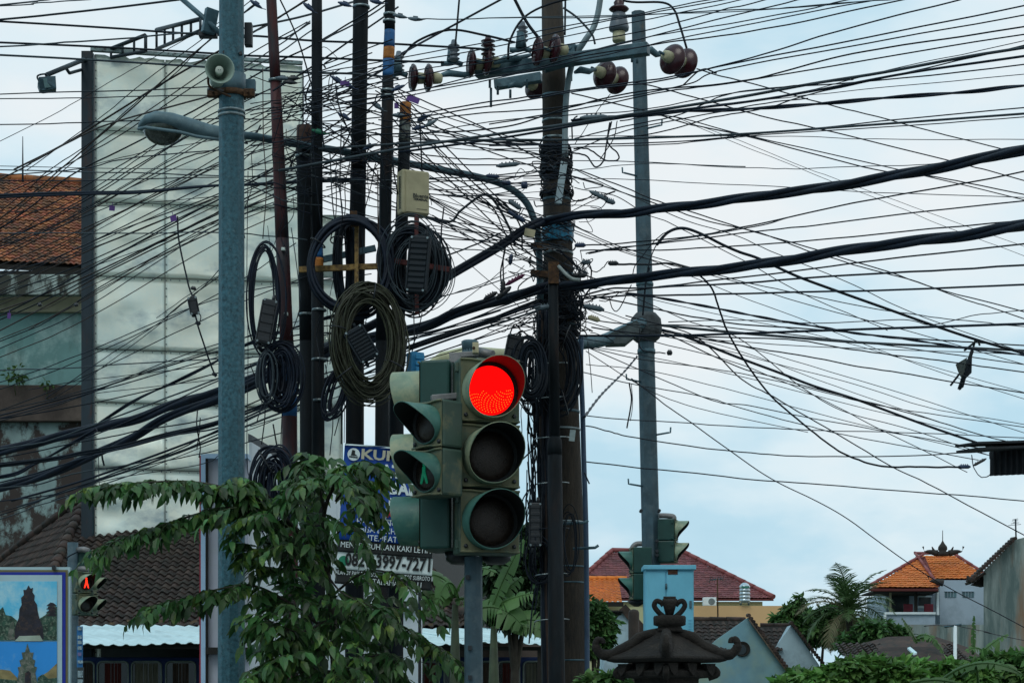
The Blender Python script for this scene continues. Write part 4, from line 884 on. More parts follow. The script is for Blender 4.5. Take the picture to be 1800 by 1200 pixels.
# rusty cross bars holding the ring coil
xf = thing('coil_bracket', P(620, 470, 15.2), 'rusty yellow iron cross bracket between the dark poles', 'bracket')
MB().bar(P(526, 474, 15.25), P(664, 468, 15.25), .03, px(10, 15.2)).build('cross_bar', rustyel, xf, bevel=.002)
MB().bar(P(627, 385, 15.22), P(627, 512, 15.22), .03, px(10, 15.2), up=(0, -1, 0)).build('upright_bar', rustyel, xf, bevel=.002)
MB().bar(P(622, 372, 15.2), P(622, 398, 15.2), .05, px(12, 15.2), up=(0, -1, 0)).build('hook_plate', rust, xf, bevel=.002)
MB().bar(P(568, 456, 15.5), P(660, 436, 15.6), .03, px(11, 15.5)).build('grey_bar', galv, xf, bevel=.002)
xg = thing('coil_bracket', P(745, 470, 15.2), 'dark red iron bracket across the coil under the cream box', 'bracket')
MB().bar(P(676, 456, 15.25), P(790, 474, 15.2), .03, px(9, 15.2)).build('cross_bar', mat('dark_red_iron', (.10, .02, .018), .7, 0, .3, 9), xg, bevel=.002)
MB().bar(P(732, 378, 15.25), P(733, 552, 15.2), .03, px(6, 15.2), up=(0, -1, 0)).build('upright_bar', MATS['dark_red_iron'], xg, bevel=.002)

# cream equipment box
cbx = thing('equipment_box', P(726, 380, 15.3), 'cream plastic equipment box with side vents on the short orange topped pole', 'box')
Mb = Matrix.Translation(P(726, 341, 15.3)) @ Matrix.Rotation(.42, 4, 'Z')
W_, H_, D_ = .235, .335, .12
MB(Mb).box((0, 0, 0), (W_*.95, D_, H_)).build('case', creamp, cbx, bevel=.012)
MB(Mb).box((.012, -D_/2-.004, -.003), (W_*.80, .012, H_*.93)).build('lid', creamp, cbx, bevel=.004)
mb = MB(Mb)
for k in range(20): mb.box((-W_*.475-.001, -.01, .115-k*.0125), (.004, .035, .006))
mb.build('vent_slots', dkplastic, cbx)
def text(body, M, size, m, par, name='lettering', ext=.0008, sx=1., align='CENTER', bold=0.):
    c = bpy.data.curves.new(name, 'FONT'); c.body = body; c.size = size; c.align_x = align; c.align_y = 'CENTER'; c.extrude = ext; c.offset = bold; c.resolution_u = 2
    o = bpy.data.objects.new(name+'_src', c); COL.objects.link(o)
    me = bpy.data.meshes.new_from_object(o); bpy.data.objects.remove(o); bpy.data.curves.remove(c)
    MM = M @ Matrix.Rotation(PI/2, 4, 'X') @ Matrix.Diagonal((sx, 1, 1, 1))
    v = [MM @ x.co for x in me.vertices]; mb = MB(); mb.add(v, [tuple(p.vertices) for p in me.polygons]); bpy.data.meshes.remove(me)
    return mb.build(name, m, par)
inkm = mat('dark_grey_print', (.03, .03, .03), .6, 0, 0, 5, bump=0)
text('Bluenta', Mb @ Matrix.Translation((.035, -D_/2-.011, -.03)), .042, inkm, cbx, bold=.001); text('TERMINAL', Mb @ Matrix.Translation((.035, -D_/2-.011, -.058)), .026, inkm, cbx, bold=.001)
MB(Mb).box((.045, -D_/2-.011, -.13), (.085, .002, .003)).build('latch_line', inkm, cbx)
MB(Mb).box((.03, 0, -H_/2-.02), (.03, .03, .06)).build('bottom_fitting', MATS['dark_red_iron'], cbx)
# cable coils
def coil(name, c, rx, rz, D, n, thick, spread, m, label, yaw=.0, tilt=0., seed=1, ties=3, tiem=dkplastic, group=None, droop=0., depth=.06):
    rnd = random.Random(seed); t = thing(name, P(c[0], c[1], D), label, 'cable coil', group)
    R = Matrix.Translation(P(c[0], c[1], D)) @ Matrix.Rotation(yaw, 4, 'Z') @ Matrix.Rotation(tilt, 4, 'Y'); mb = MB(R)
    for i in range(n):
        k = (rnd.random()-.5)*2; ax = px(rx, D)+k*spread; az = px(rz, D)+k*spread*1.1; oy = rnd.gauss(0, depth/2); ph = rnd.random()*6; w1, w2 = rnd.gauss(0, .045), rnd.gauss(0, .03); ox, oz = rnd.gauss(0, spread*.2), rnd.gauss(0, spread*.2)
        pts = []
        for j in range(40):
            a_ = 2*PI*j/40; r1 = 1+w1*math.sin(2*a_+ph)+w2*math.sin(3*a_+ph*2)
            pts.append((ox+math.cos(a_)*ax*r1, oy+.012*math.sin(a_*2+ph), oz+math.sin(a_)*az*r1-(droop*max(0, -math.sin(a_))*rnd.random()*.3)))
        mb.tube(pts, thick*rnd.uniform(.85, 1.15), 5, closed=True)
    mb.build('cable_loops', m, t)
    for k in range(ties):
        a_ = 2*PI*(k+.3)/ties+rnd.random(); tt = MB(R)
        cx, cz = math.cos(a_)*px(rx, D), math.sin(a_)*px(rz, D)
        tt.tube([(cx+math.cos(b_)*(spread+thick*2.5)*math.cos(a_), math.sin(b_)*(depth*1.3), cz+math.cos(b_)*(spread+thick*2.5)*math.sin(a_)) for b_ in [2*PI*q/12 for q in range(12)]], .006, 4, closed=True)
        tt.build('tie', tiem, t)
    return t, R
coil('cable_coil', (648, 601), 52, 86, 14.9, 60, .0062, .066, olive, 'big olive cable coil hanging in front of the thickest black pole', yaw=.25, seed=2, ties=4)
coil('cable_coil', (617, 468), 68, 78, 15.15, 12, .013, .030, blackb, 'large thin ring of thick black cable behind the rusty cross bracket', seed=3, ties=1)
coil('cable_coil', (606, 462), 18, 75, 15.4, 10, .012, .02, black, 'narrow upright black cable loop inside the large ring', yaw=.9, seed=4, ties=1)
coil('cable_coil', (728, 472), 42, 62, 15.3, 46, .0078, .075, black, 'dense black cable coil under the cream box', seed=5, ties=2)
coil('cable_coil', (722, 462), 50, 74, 15.1, 7, .004, .04, greyc, 'loose grey blue wire loops over the coil under the cream box', seed=6, ties=0)
coil('cable_coil', (742, 480), 52, 62, 15.2, 6, .004, .05, greyc, 'loose wire loops bulging right of the coil under the cream box', seed=16, ties=0)
coil('cable_coil', (466, 525), 26, 92, 15.1, 9, .007, .05, blackb, 'long narrow black cable loops between galvanised pole and red pole', yaw=.3, seed=7, ties=0)
coil('cable_coil', (494, 664), 20, 46, 15.1, 30, .007, .085, blackb, 'oval black cable coil tied against the blue banded part of the red pole', seed=8, ties=1)
coil('cable_coil', (468, 660), 16, 44, 15.0, 5, .006, .03, greyc, 'thin grey cable loop hanging left of the red pole', yaw=.3, seed=18, ties=0)
coil('cable_coil', (482, 858), 22, 50, 14.9, 40, .007, .11, blackb, 'drooping bunch of black cable loops just above the foliage by the red pole', seed=9, ties=1, droop=.3)
coil('cable_coil', (590, 690), 14, 42, 15.2, 10, .007, .04, blackb, 'small black cable loops between the blue banded pole and thickest pole', tilt=.3, seed=10, ties=1)
coil('cable_coil', (986, 650), 26, 60, 16.35, 20, .0065, .09, black, 'black cable coil wrapped on the concrete pole behind the steel pipe', seed=11, ties=2)
coil('cable_coil', (934, 650), 22, 46, 16.0, 16, .009, .06, black, 'thick black cable loops at the right side of the traffic light', seed=12, ties=1)
coil('cable_coil', (1000, 955), 16, 58, 16.35, 5, .0045, .06, black, 'slack black cable loops low on the concrete pole', seed=13, ties=0)
coil('cable_coil', (950, 985), 22, 40, 16.4, 8, .006, .04, black, 'small slack loops under the black terminal box', seed=14, ties=0)
# splice closures
def closure(c, D, w_, h_, yaw, tilt, label, m=dkplastic, ribs=9):
    t = thing('splice_closure', P(c[0], c[1], D), label, 'splice closure'); R = Matrix.Translation(P(c[0], c[1], D)) @ Matrix.Rotation(yaw, 4, 'Z') @ Matrix.Rotation(tilt, 4, 'Y')
    W2, H2 = px(w_, D), px(h_, D); MB(R).box((0, 0, 0), (W2, W2*.62, H2)).build('case', m, t, bevel=.012)
    for k in range(ribs): MB(R).box((0, -W2*.30, -H2*.40+H2*.8*k/(ribs-1)), (W2*.9, W2*.16, H2*.8/ribs*.55)).build('rib', m, t, bevel=.003)
    for s_ in (-1, 1):
        MB(R).box((s_*W2*.52, -W2*.1, 0), (W2*.10, W2*.5, H2*.92)).build('flange', m, t, bevel=.003)
        for s2 in (-1, 1): MB(R).lathe((s_*W2*.42, -W2*.34, s2*H2*.46), (0, -1, 0), [(.008, -.02), (.009, .006)], 8).build('screw', steelb, t)
        MB(R).tube([(W2*.2*s_, 0, s_*H2*.48), (W2*.25*s_, 0, s_*H2*.62)], .013, 8).build('cable_gland', m, t)
    return t
closure((736, 466), 15.0, 33, 100, -.15, .09, 'ribbed dark splice closure upright in the coil under the cream box', mat('slate_plastic', (.010, .017, .023), .6, 0, .2, 10, bump=0, spec=.3))
closure((634, 606), 14.85, 34, 62, .2, -.55, 'tilted ribbed splice closure inside the big olive coil', MATS['slate_plastic'])
closure((468, 566), 15.0, 24, 80, .2, .18, 'black bullet shaped splice closure against the red pole', dkplastic, 5)
closure((903, 612), 16.3, 26, 46, .1, .2, 'dark splice closure behind the top right corner of traffic light', dkplastic, 3)
closure((941, 922), 16.3, 20, 78, 0, .0, 'black terminal box low on the left side of the concrete pole', dkplastic, 6)
closure((340, 538), 15.3, 15, 30, .2, -.2, 'small dark splice box hanging on a cable in front of the billboard', dkplastic, 2)
bb2 = thing('junction_box', P(730, 640, 15.1), 'small bright blue junction box left above the traffic light', 'junction box')
bbm = mat('bright_blue_box_plastic', (.03, .22, .40), .5, 0, .15, 10, bump=0)
MB(Matrix.Translation(P(730, 640, 15.1)) @ Matrix.Rotation(.5, 4, 'Z')).box((0, 0, 0), (.11, .09, px(40, 15.1))).build('case', bbm, bb2, bevel=.006)
for k in range(3):
    MB(Matrix.Translation(P(732, 628+k*11, 15.05)) @ Matrix.Rotation(.5, 4, 'Z')).box((.015, -.03, 0), (.07, .02, .035)).build('moulded_panel', bbm, bb2, bevel=.004)
# ---------------------------------------------------------------- traffic signals
sig_g = mat('weathered_green_signal_housing', (.055, .090, .065), .55, 0, .2, 4, col2=(.19, .165, .085), cut=(.50, .66), bump=.05, third=((.035, .075, .065), 5, .5, .72, (1, 1, .6)))
sig_face = mat('olive_faded_signal_face', (.17, .155, .082), .55, 0, .25, 5, col2=(.05, .10, .07), cut=(.50, .68), bump=.05)
sig_d = mat('dark_green_signal_back', (.014, .058, .046), .5, 0, .2, 4, bump=.03)
sig_v = mat('faded_visor_outside', (.22, .28, .19), .5, 0, .2, 5, col2=(.42, .40, .24), cut=(.42, .65), bump=.03)
sig_vg = mat('teal_visor_outside', (.06, .17, .135), .5, 0, .2, 5, col2=(.15, .24, .17), cut=(.5, .7), bump=.03)
vis_in = mat('black_visor_lining', (.012, .014, .014), .6, 0, .2, 8, bump=0)
lens_off = mat('unlit_smoky_lens', (.035, .022, .016), .3, 0, .25, 30, bump=.2, bscale=150)
red_l = emit('lit_red_led_lens', (1.0, .002, .002), 1.6); red_l.node_tree.nodes['Principled BSDF'].inputs['Specular IOR Level'].default_value = 0
yel_l = emit('bright_led_points', (1.0, .16, .01), 2.0, (.3, .1, 0)); redman = emit('lit_red_man', (1.0, .03, .01), 2.0); green_l = emit('lit_green_man', (.02, .55, .30), .16, (0, .02, 0))
lug = mat('pinkish_grey_bracket', (.26, .23, .22), .5, .3, .2, 10)
def visor(M, r, Lt, Lb, mo, par, th=.004, name='visor', power=1., gap=0.):
    """hood: length Lt at the top falling to Lb at the bottom; mouth towards -y"""
    n = 36; rows_o, rows_i = [], []
    for j in range(7):
        ro, ri = [], []
        for k in range(n+1):
            a_ = -PI/2+gap+(2*PI-2*gap)*k/n; up = (math.sin(a_)+1)/2; s_ = up*up*(3-2*up); ln = Lb+(Lt-Lb)*s_**power; y = -ln*j/6; rr = r*(1-.02*j/6)
            ro.append(M @ Vector((math.cos(a_)*rr, y, math.sin(a_)*rr))); ri.append(M @ Vector((math.cos(a_)*(rr-th), y, math.sin(a_)*(rr-th))))
        rows_o.append(ro); rows_i.append(ri)
    v = MB().grid(rows_o, True); v.build(name, mo, par)
    MB().grid(rows_i, True).build(name+'_lining', vis_in, par)
    MB().grid([rows_o[-1], rows_i[-1]], False).build(name+'_edge', mo, par)
def signal(x, ytop, D, yaw, n, w_, h_, d_, label, lens=('off',)*3, vm=(None,)*3, hood=.2, hb=.03, body=None, face=None, r=None, hgap=.0, hpower=1., name='traffic_light'):
    body = body or sig_g; face = face or sig_face; r = r or w_*.44
    top = P(x, ytop, D); root = thing(name, top-Vector((0, 0, n*h_)), label, 'traffic light')
    M0 = Matrix.Translation(top) @ Matrix.Rotation(yaw, 4, 'Z')
    for k in range(n):
        M = M0 @ Matrix.Translation((0, 0, -h_*(k+.5)))
        sec = thing('lamp_section', M.translation, None, None); sec.parent = root; sec.location = M.translation-WL[root.name]; WL[sec.name] = M.translation.copy()
        MB(M).box((0, d_/2, 0), (w_, d_, h_*.985)).build('housing', body, sec, bevel=.014)
        rim = MB(M)
        # face plate with round hole rim
        fr = [Vector((math.cos(a_)*r*1.02, -.004, math.sin(a_)*r*1.02)) for a_ in [2*PI*q/40 for q in range(40)]]
        sq = []
        for q in range(40):
            a_ = 2*PI*q/40; c_, s_ = math.cos(a_), math.sin(a_); k_ = 1/max(abs(c_)/(w_*.48), abs(s_)/(h_*.475)); sq.append(Vector((c_*k_, -.004, s_*k_)))
        rim.grid([sq+[sq[0]], fr+[fr[0]]], False)
        rim.grid([fr+[fr[0]], [Vector((p.x, .03, p.z)) for p in fr]+[Vector((fr[0].x, .03, fr[0].z))]], False); rim.build('face_plate', face, sec)
        for zz in (-.465, .465):
            pts = [(-.49*w_, -.008, zz*h_), (-.30*w_, -.012, zz*h_), (-.1*w_, -.010, zz*h_*.955), (.1*w_, -.010, zz*h_*.955), (.30*w_, -.012, zz*h_), (.49*w_, -.008, zz*h_)]
            MB(M).tube(catmull(pts, 3), .0065, 6).build('face_ridge', face, sec)
        for sx_ in (-1, 1): MB(M).lathe((sx_*w_*.40, -.006, -h_*.38), (0, -1, 0), [(.011, -.01), (.012, .006), (.006, .01)], 10).build('screw', dkplastic, sec)
        for zz in (-.35, .35): MB(M).box((-w_/2-.008, .03, zz*h_), (.018, .03, .05)).build('hinge', body, sec, bevel=.003)
        lm = {'off': lens_off, 'red': red_l, 'rman': lens_off, 'gman': lens_off}[lens[k]]
        MB(M).lathe((0, -.004, 0), (0, -1, 0), [(r*.90, -.02), (r*.87, 0), (r*.65, .012), (r*.32, .02), (.001, .022)], 32).build('lens', lm, sec)
        MB(M).lathe((0, -.006, 0), (0, -1, 0), [(r*1.0, -.01), (r*1.0, .0), (r*.97, .015), (r*.96, .004), (r*.865, .004), (r*.865, -.01)], 36, caps=False).build('gasket', vis_in, sec)
        if lens[k] == 'red':
            db = MB(M)
            for ring in range(3, 12):
                rr = ring/12*r*.84; nn = int(2*PI*rr/.0175)
                for q in range(nn):
                    a_ = 2*PI*q/nn+ring*.1
                    if math.sin(a_) > -.12-.35*abs(math.cos(a_))*0 and not (math.sin(a_) > -.3 and ring > 7 and math.cos(a_) > .2 and math.sin(a_) < .1): continue
                    if random.random() < .06: continue
                    db.lathe((math.cos(a_)*rr, -.024+.014*(rr/r)**2-.006, math.sin(a_)*rr), (0, -1, 0), [(.0023, 0), (.0012, .002)], 5)
            db.build('led_points', yel_l, sec, kind='stuff')
        if lens[k] in ('rman', 'gman'):
            mm = MB(M @ Matrix.Translation((0, -.028, -.01)) @ Matrix.Scale(r/.1*(.95 if lens[k] == 'rman' else .75), 4)); 
            mm.tube([(0, 0, .02), (-.012, 0, -.012), (-.03, 0, -.062)], [.011, .010, .007], 6); mm.tube([(0, 0, .02), (.012, 0, -.012), (.03, 0, -.062)], [.011, .010, .007], 6)
            mm.tube([(0, 0, .05), (0, 0, .0)], [.012, .013], 6); mm.lathe((0, .004, .064), (0, -1, 0), [(.012, 0), (.010, .008)], 10)
            mm.build('lit_walking_figure', redman if lens[k] == 'rman' else green_l, sec)
        if hood: visor(M, r*1.01, hood, hb, vm[k] or sig_v, sec, gap=hgap, power=hpower)
    return root, M0
D = 11.0
s1, M1 = signal(861, 629, D, .26, 3, .345, .361, .17, 'front three lamp traffic light with its red lamp lit', ('red', 'off', 'off'), (sig_v, sig_v, sig_vg), hood=.25, hb=.075, r=.158)
# facing left: seen from its side
s2, M2 = signal(750, 641, 11.25, -PI/2-.20, 3, .33, .352, .17, 'three lamp traffic light seen from the side, hoods pointing left', ('off',)*3, (sig_v, sig_v, sig_vg), hood=.19, hb=.15, r=.140, body=sig_d)
s3, M3 = signal(752, 704, 10.85, -.80, 2, .245, .262, .15, 'small two lamp pedestrian signal turned left showing a green figure', ('off', 'gman'), (sig_vg, sig_vg), hood=.20, hb=.02, r=.108, hpower=1.6, name='pedestrian_signal')
mp_ = thing('signal_pole', (P(832, 0, 11.2).x, 11.2, 0), 'grey steel post under the main traffic light', 'pole')
mb = MB(); poly_tube(mb, (P(834, 0, 11.2).x, 11.2, 0), P(832, 978, 11.2), px(18, 11.2), px(16, 11.2), 10, 3, smooth=False); mb.build('post', oct_m, mp_, bevel=.004)
mb = MB(); poly_tube(mb, P(826, 980, 11.35), P(826, 604, 11.35), .045, .045, 16); mb.build('inner_post', galv, mp_)
mb = MB(); mb.lathe(P(826, 604, 11.35), (0, 0, 1), [(.044, -.05), (.048, 0), (.05, .012), (.04, .018)], 20); mb.build('post_cap', galv, mp_)
MB().box(P(836, 612, 11.22), (.035, .05, .06)).build('bolt_block', creamp, mp_, bevel=.003); MB().lathe(P(833, 612, 11.18), (0, -1, 0), [(.009, 0), (.009, .012)], 8).build('bolt', rust, mp_)
MB().bar(P(790, 626, 11.3), P(846, 622, 11.3), .06, .03).build('top_bracket', lug, mp_, bevel=.004); MB().tube([P(840, 618, 11.3), P(866, 624, 11.25)], .028, 8).build('bracket_lug', lug, mp_)
MB().bar(P(758, 700, 11.02), P(804, 696, 11.05), .05, .035).build('side_bracket', lug, mp_, bevel=.006)
MB().prism([P(782, 636, 11.2), P(800, 622, 11.2), P(810, 622, 11.2), P(810, 636, 11.2)], (0, .08, 0)).build('top_gusset', lug, mp_)
MB().lathe(P(812, 985, 11.3), (0, 0, 1), [(.06, -.02), (.09, .0), (.10, .05)], 16).build('lower_bracket', dkplastic, mp_); MB().lathe(P(872, 985, 11.25), (0, 0, 1), [(.05, -.02), (.08, .0), (.09, .05)], 16).build('lower_bracket', dkplastic, mp_)
for y in (1014, 1138, 1190): MB().box(P(826 if y > 1100 else 822, y, 11.2-.055), (.022, .02, .025)).build('post_slot', dkplastic, mp_)
MB().bar(P(770, 690, 11.3), P(812, 690, 11.35), .05, .05).build('spacer_block', sig_d, mp_)

# pedestrian signals at left behind the poster
pp = thing('signal_pole', (P(128, 0, 24).x, 24, 0), 'grey green steel post behind the temple photo poster', 'pole')
mb = MB(); poly_tube(mb, (P(129, 0, 24).x, 24, 0), P(128, 953, 24), px(11, 24), px(9.5, 24), 12); mb.build('post', oct_m, pp)
mb = MB().tube(catmull([P(118, 985, 23.9), P(120, 978, 23.9), P(137, 969, 23.85)], 4), .008, 5); mb.build('wire_wrap', black, pp)
for y in (966, 1000): MB().tube([P(136, y, 24), P(146, y-1, 23.9), P(156, y+2, 23.9)], .035, 8).build('bracket', lug, pp)
signal(150, 1004, 23.6, .72, 2, .21, .26, .14, 'small pedestrian signal with a red lit figure in front of the dark tile roof', ('rman', 'off'), hood=.19, hb=.015, r=.095, hpower=1.7, body=sig_g, face=sig_g, name='pedestrian_signal')
signal(163, 966, 24.1, PI/2+.05, 1, .20, .26, .16, 'upper signal behind the red lit pedestrian lamp, its pale hood facing right', ('off',), hood=.16, hb=.10, r=.09, body=sig_d)
signal(166, 1006, 24.1, PI/2-.3, 2, .15, .262, .08, 'signal back turned right behind the red lit pedestrian lamp', ('off', 'off'), hood=.15, hb=.05, r=.07, body=sig_g)

# rear signals on the octagonal pole
signal(1188, 912, 25.9, PI/2-.22, 2, .27, .285, .22, 'upper green signal right of the octagonal pole, cream hoods facing right', ('off', 'off'), hood=.17, hb=.02, r=.12, body=sig_d, hpower=1.2)
signal(1110, 962, 25.7, -PI/2+.12, 2, .30, .34, .24, 'lower green signal left of the octagonal pole, hoods facing left', ('off', 'off'), (sig_vg, sig_vg), hood=.17, hb=.02, r=.12, body=sig_d, hpower=1.2)
MB().tube(catmull([P(1158, 906, 25.9), P(1172, 906, 25.9), P(1184, 908, 25.9), P(1184, 916, 25.9)], 4), .035, 8).build('signal_bracket', lug, opt)
MB().tube(catmull([P(1128, 955, 25.8), P(1118, 956, 25.8), P(1112, 962, 25.8), P(1112, 968, 25.8)], 4), .035, 8).build('signal_bracket', lug, opt)
MB().lathe(P(1119, 1060, 25.8), (0, 0, 1), [(.03, -.04), (.10, 0), (.12, .03)], 14).build('lower_bracket', dkplastic, opt)
# blue cabinet
cab = thing('control_cabinet', (P(1177, 0, 25.2).x, 25.2, 0), 'light blue metal control cabinet on the octagonal pole above the stone shrine', 'cabinet')
cabm = mat('sky_blue_cabinet_paint', (.19, .52, .66), .45, 0, .06, 3, bump=.01, third=((.14, .36, .44), 4, .58, .8, (1, 1, .3)))
x0, x1 = P(1134, 0, 25).x, P(1219, 0, 25).x; zt, zb = P(0, 1000, 25).z, P(0, 1130, 25).z
MB().box(((x0+x1)/2, 25.15, (zt+zb)/2), (x1-x0, .38, zt-zb)).build('case', cabm, cab, bevel=.006)
MB().box(((x0+x1)/2, 25.13, zt+.02), (x1-x0+.05, .44, .055)).build('lid', cabm, cab, bevel=.006)
xm = P(1170, 0, 25).x; MB().box(((xm+x1)/2, 24.95, (zt+zb)/2-.01), (x1-xm-.02, .012, zt-zb-.05)).build('door', cabm, cab, bevel=.003)
MB().box(((xm+x0)/2, 24.952, (zt+zb)/2-.01), (xm-x0-.02, .010, zt-zb-.05)).build('door', cabm, cab, bevel=.003)
MB().box((P(1182, 0, 25).x, 24.94, P(0, 1005, 25).z), (px(17, 25), .006, px(9, 25))).build('name_plate', mat('brown_name_plate', (.10, .03, .015), .5, 0, .3, 20), cab)
MB().box((P(1184, 0, 25).x, 24.934, P(0, 1005, 25).z), (px(11, 25), .004, px(2, 25))).build('plate_text', rust, cab)
for zz in (1030, 1075, 1110): MB().tube([P(1171, zz-5, 24.93), P(1171, zz+5, 24.93)], .012, 8).build('hinge', galv, cab)
MB().box((P(1213, 0, 25).x, 24.93, P(0, 1062, 25).z), (.03, .02, .09)).build('lock', galv, cab, bevel=.004)
for k in range(5): MB().box((P(1212, 0, 25).x, 24.94, P(0, 1089+k*5.2, 25).z), (px(5, 25), .012, px(2, 25))).build('louvre', cabm, cab)
MB().box(((x0+x1)/2, 25.15, zb/2), (.3, .3, zb)).build('plinth', galv, cab)
# brown post beside the shrine
MB().lathe((P(1114, 0, 20).x, 20, 0), (0, 0, 1), [(.055, 0), (.055, P(0, 1076, 20).z), (.045, P(0, 1072, 20).z), (.01, P(0, 1070, 20).z)], 14).build('bollard', mat('brown_painted_post', (.06, .04, .03), .7, 0, .3, 7), label='slim brown round topped post left behind the stone shrine', cat='post')

# ---------------------------------------------------------------- stone shrine
stone = mat('dark_volcanic_stone', (.026, .020, .016), .9, 0, .3, 5, col2=(.011, .009, .008), cut=(.45, .65), bump=.7, bscale=45, third=((.055, .045, .034), 9, .62, .8))
shp = P(1177, 0, 13); sh = thing('stone_shrine', (shp.x, 13, 0), 'dark carved stone shrine pillar with curled roof corners and a crown finial', 'shrine')
M = Matrix.Translation((shp.x-.02, 13, 0)) @ Matrix.Rotation(math.radians(40), 4, 'Z')
def z_(y, D=13): return CZ+(HY-y)*D/F
def sq(mb, prof):
    vs = []; 
    for (h_, z) in prof: vs += [(-h_, -h_, z), (h_, -h_, z), (h_, h_, z), (-h_, h_, z)]
    m_ = len(prof); mb.add(vs, [(i*4+k, i*4+(k+1) % 4, (i+1)*4+(k+1) % 4, (i+1)*4+k) for i in range(m_-1) for k in range(4)]+[(3, 2, 1, 0), tuple(range((m_-1)*4, m_*4))]); return mb
e_ = .27
sq(MB(M), [(e_*.90, z_(1164)), (e_*1.02, z_(1161)), (e_*1.06, z_(1158)), (e_*1.04, z_(1154)), (e_*.80, z_(1144)), (e_*.55, z_(1131)), (e_*.30, z_(1117)), (e_*.26, z_(1112)), (e_*.26, z_(1109)), (.04, z_(1107))]).build('roof', stone, sh, bevel=.004)
sq(MB(M), [(.15, z_(1197)), (.15, z_(1192)), (.22, z_(1190)), (.235, z_(1180)), (.20, z_(1176)), (.16, z_(1174)), (.16, z_(1162))]).build('capital', stone, sh, bevel=.006)
sq(MB(M), [(.24, 0), (.24, .3), (.20, .36), (.13, .42), (.13, 1.75), (.15, 1.82), (.15, z_(1194))]).build('pillar', stone, sh, bevel=.008)
for k in range(4):
    Mk = M @ Matrix.Rotation(PI/2*k+PI/4, 4, 'Z'); c_ = e_*1.414
    pts = [(.055, 0, z_(1112)), (c_*.30, 0, z_(1115)), (c_*.45, 0, z_(1120)), (c_*.62, 0, z_(1135)), (c_*.88, 0, z_(1148)), (c_*1.06, 0, z_(1150)), (c_*1.17, 0, z_(1143)), (c_*1.21, 0, z_(1132)), (c_*1.17, 0, z_(1124)), (c_*1.10, 0, z_(1124)), (c_*1.09, 0, z_(1130))]
    cp_ = catmull(pts, 4); rr = [.034]*8+[.040]*4+[.044]*4+[.036]*6+[.03]*6+[.024]*6+[.018]*7
    rr = (rr+[.016]*50)[:len(cp_)]; MB(Mk).tube(cp_, rr, 8).build('curled_ridge', stone, sh)
    MB(Mk).tube([(c_*.55, 0, z_(1118)), (c_*.50, 0, z_(1127))], [.012, .03], 6).build('ridge_barb', stone, sh)
    Mf = M @ Matrix.Rotation(PI/2*k, 4, 'Z')
    for s_ in (-.17, 0, .17):
        MB(Mf).prism([(s_-.045, -.235, z_(1166)), (s_+.045, -.235, z_(1166)), (s_+.03, -.245, z_(1180)), (s_+.0, -.25, z_(1188)), (s_-.03, -.245, z_(1180))], (0, .04, 0)).build('carved_bracket', stone, sh)
    MB(Mk).tube(catmull([(.20, 0, z_(1172)), (.30, 0, z_(1174)), (.33, 0, z_(1184)), (.27, 0, z_(1191))], 4), .022, 7).build('carved_scroll', stone, sh)
Mc = Matrix.Translation((shp.x, 13, 0))
MB(Mc).lathe((0, 0, z_(1110)), (0, 0, 1), [(.09, 0), (.085, .02), (.075, .035), (.105, .045), (.107, .095), (.10, .105), (.04, .108)], 20).build('finial_base', stone, sh)
fz = z_(1084)
MB(Mc).tube([(0, 0, fz), (0, 0, fz+.05), (0, 0, fz+.10), (0, 0, fz+.118)], [.022, .036, .050, .03], 12).build('finial_core', stone, sh)
for s_ in (-1, 1):
    MB(Mc).tube(catmull([(s_*.035, 0, fz), (s_*.075, 0, fz+.035), (s_*.10, 0, fz+.075), (s_*.085, 0, fz+.105), (s_*.055, 0, fz+.095), (s_*.04, 0, fz+.075)], 5), [.017]*26, 8).build('finial_loop', stone, sh)
    MB(Mc).tube([(s_*.012, -.02, fz+.02), (s_*.03, -.025, fz+.09), (s_*.04, -.02, fz+.118)], [.010, .014, .010], 6).build('finial_petal', stone, sh)
MB(Mc).tube([(-.04, 0, fz+.122), (.04, 0, fz+.122)], .014, 8).build('finial_top', stone, sh)

# ---------------------------------------------------------------- banner, posters, sign boards
ban = thing('banner', P(676, 1030, 14.2), 'blue and white advertising banner with a phone number, tied to the dark poles', 'banner')
blue_b = mat('blue_banner_vinyl', (.010, .075, .37), .5, 0, .15, 5, bump=.05); wht_b = mat('white_banner_print', (.82, .84, .80), .6, 0, .05, 5, bump=0); blk_b = mat('black_banner_print', (.012, .014, .014), .55, 0, .1, 5, bump=0); gold_b = mat('beige_serif_print', (.55, .48, .34), .6, 0, .05, 5, bump=0); red_b = mat('red_print', (.45, .02, .03), .6, 0, .1, 5, bump=0)
DB = 14.2
def BP(u, v, off=0.): # banner plane in px of the photo: slight rotation
    x = 606+u; y = 779+v+u*.075-0*v; x -= v*.075*.9; return P(x, y, DB-off)
def bpanel(u0, v0, u1, v1, m, name, off, par, wav=.006):
    rows = []
    for j in range(7):
        v_ = v0+(v1-v0)*j/6; rows.append([BP(u0+(u1-u0)*i/14, v_, off)+Vector((0, wav*math.sin(i*.9+j*.7), 0)) for i in range(15)])
    MB().grid(rows, True, thick=(0, .003, 0)).build(name, m, par)
bpanel(0, 0, 152, 178, blue_b, 'blue_sheet', 0, ban); bpanel(0, 0, 152, 3, wht_b, 'hem', .006, ban, .006)
bpanel(-1, 168, 166, 190, blk_b, 'black_strip', .010, ban, .002); bpanel(-3, 190, 168, 220, wht_b, 'white_strip', .012, ban, .002); bpanel(-1, 220, 168, 246, blk_b, 'black_strip', .010, ban, .002)
def btxt(s_, u, v, h, m, sx=1., bold=0., off=.02, rot=.075):
    p = BP(u, v, off); M = Matrix.Translation(p) @ Matrix.Rotation(rot, 4, 'Y'); return text(s_, M, px(h, DB)*1.42, m, ban, sx=sx, bold=bold)
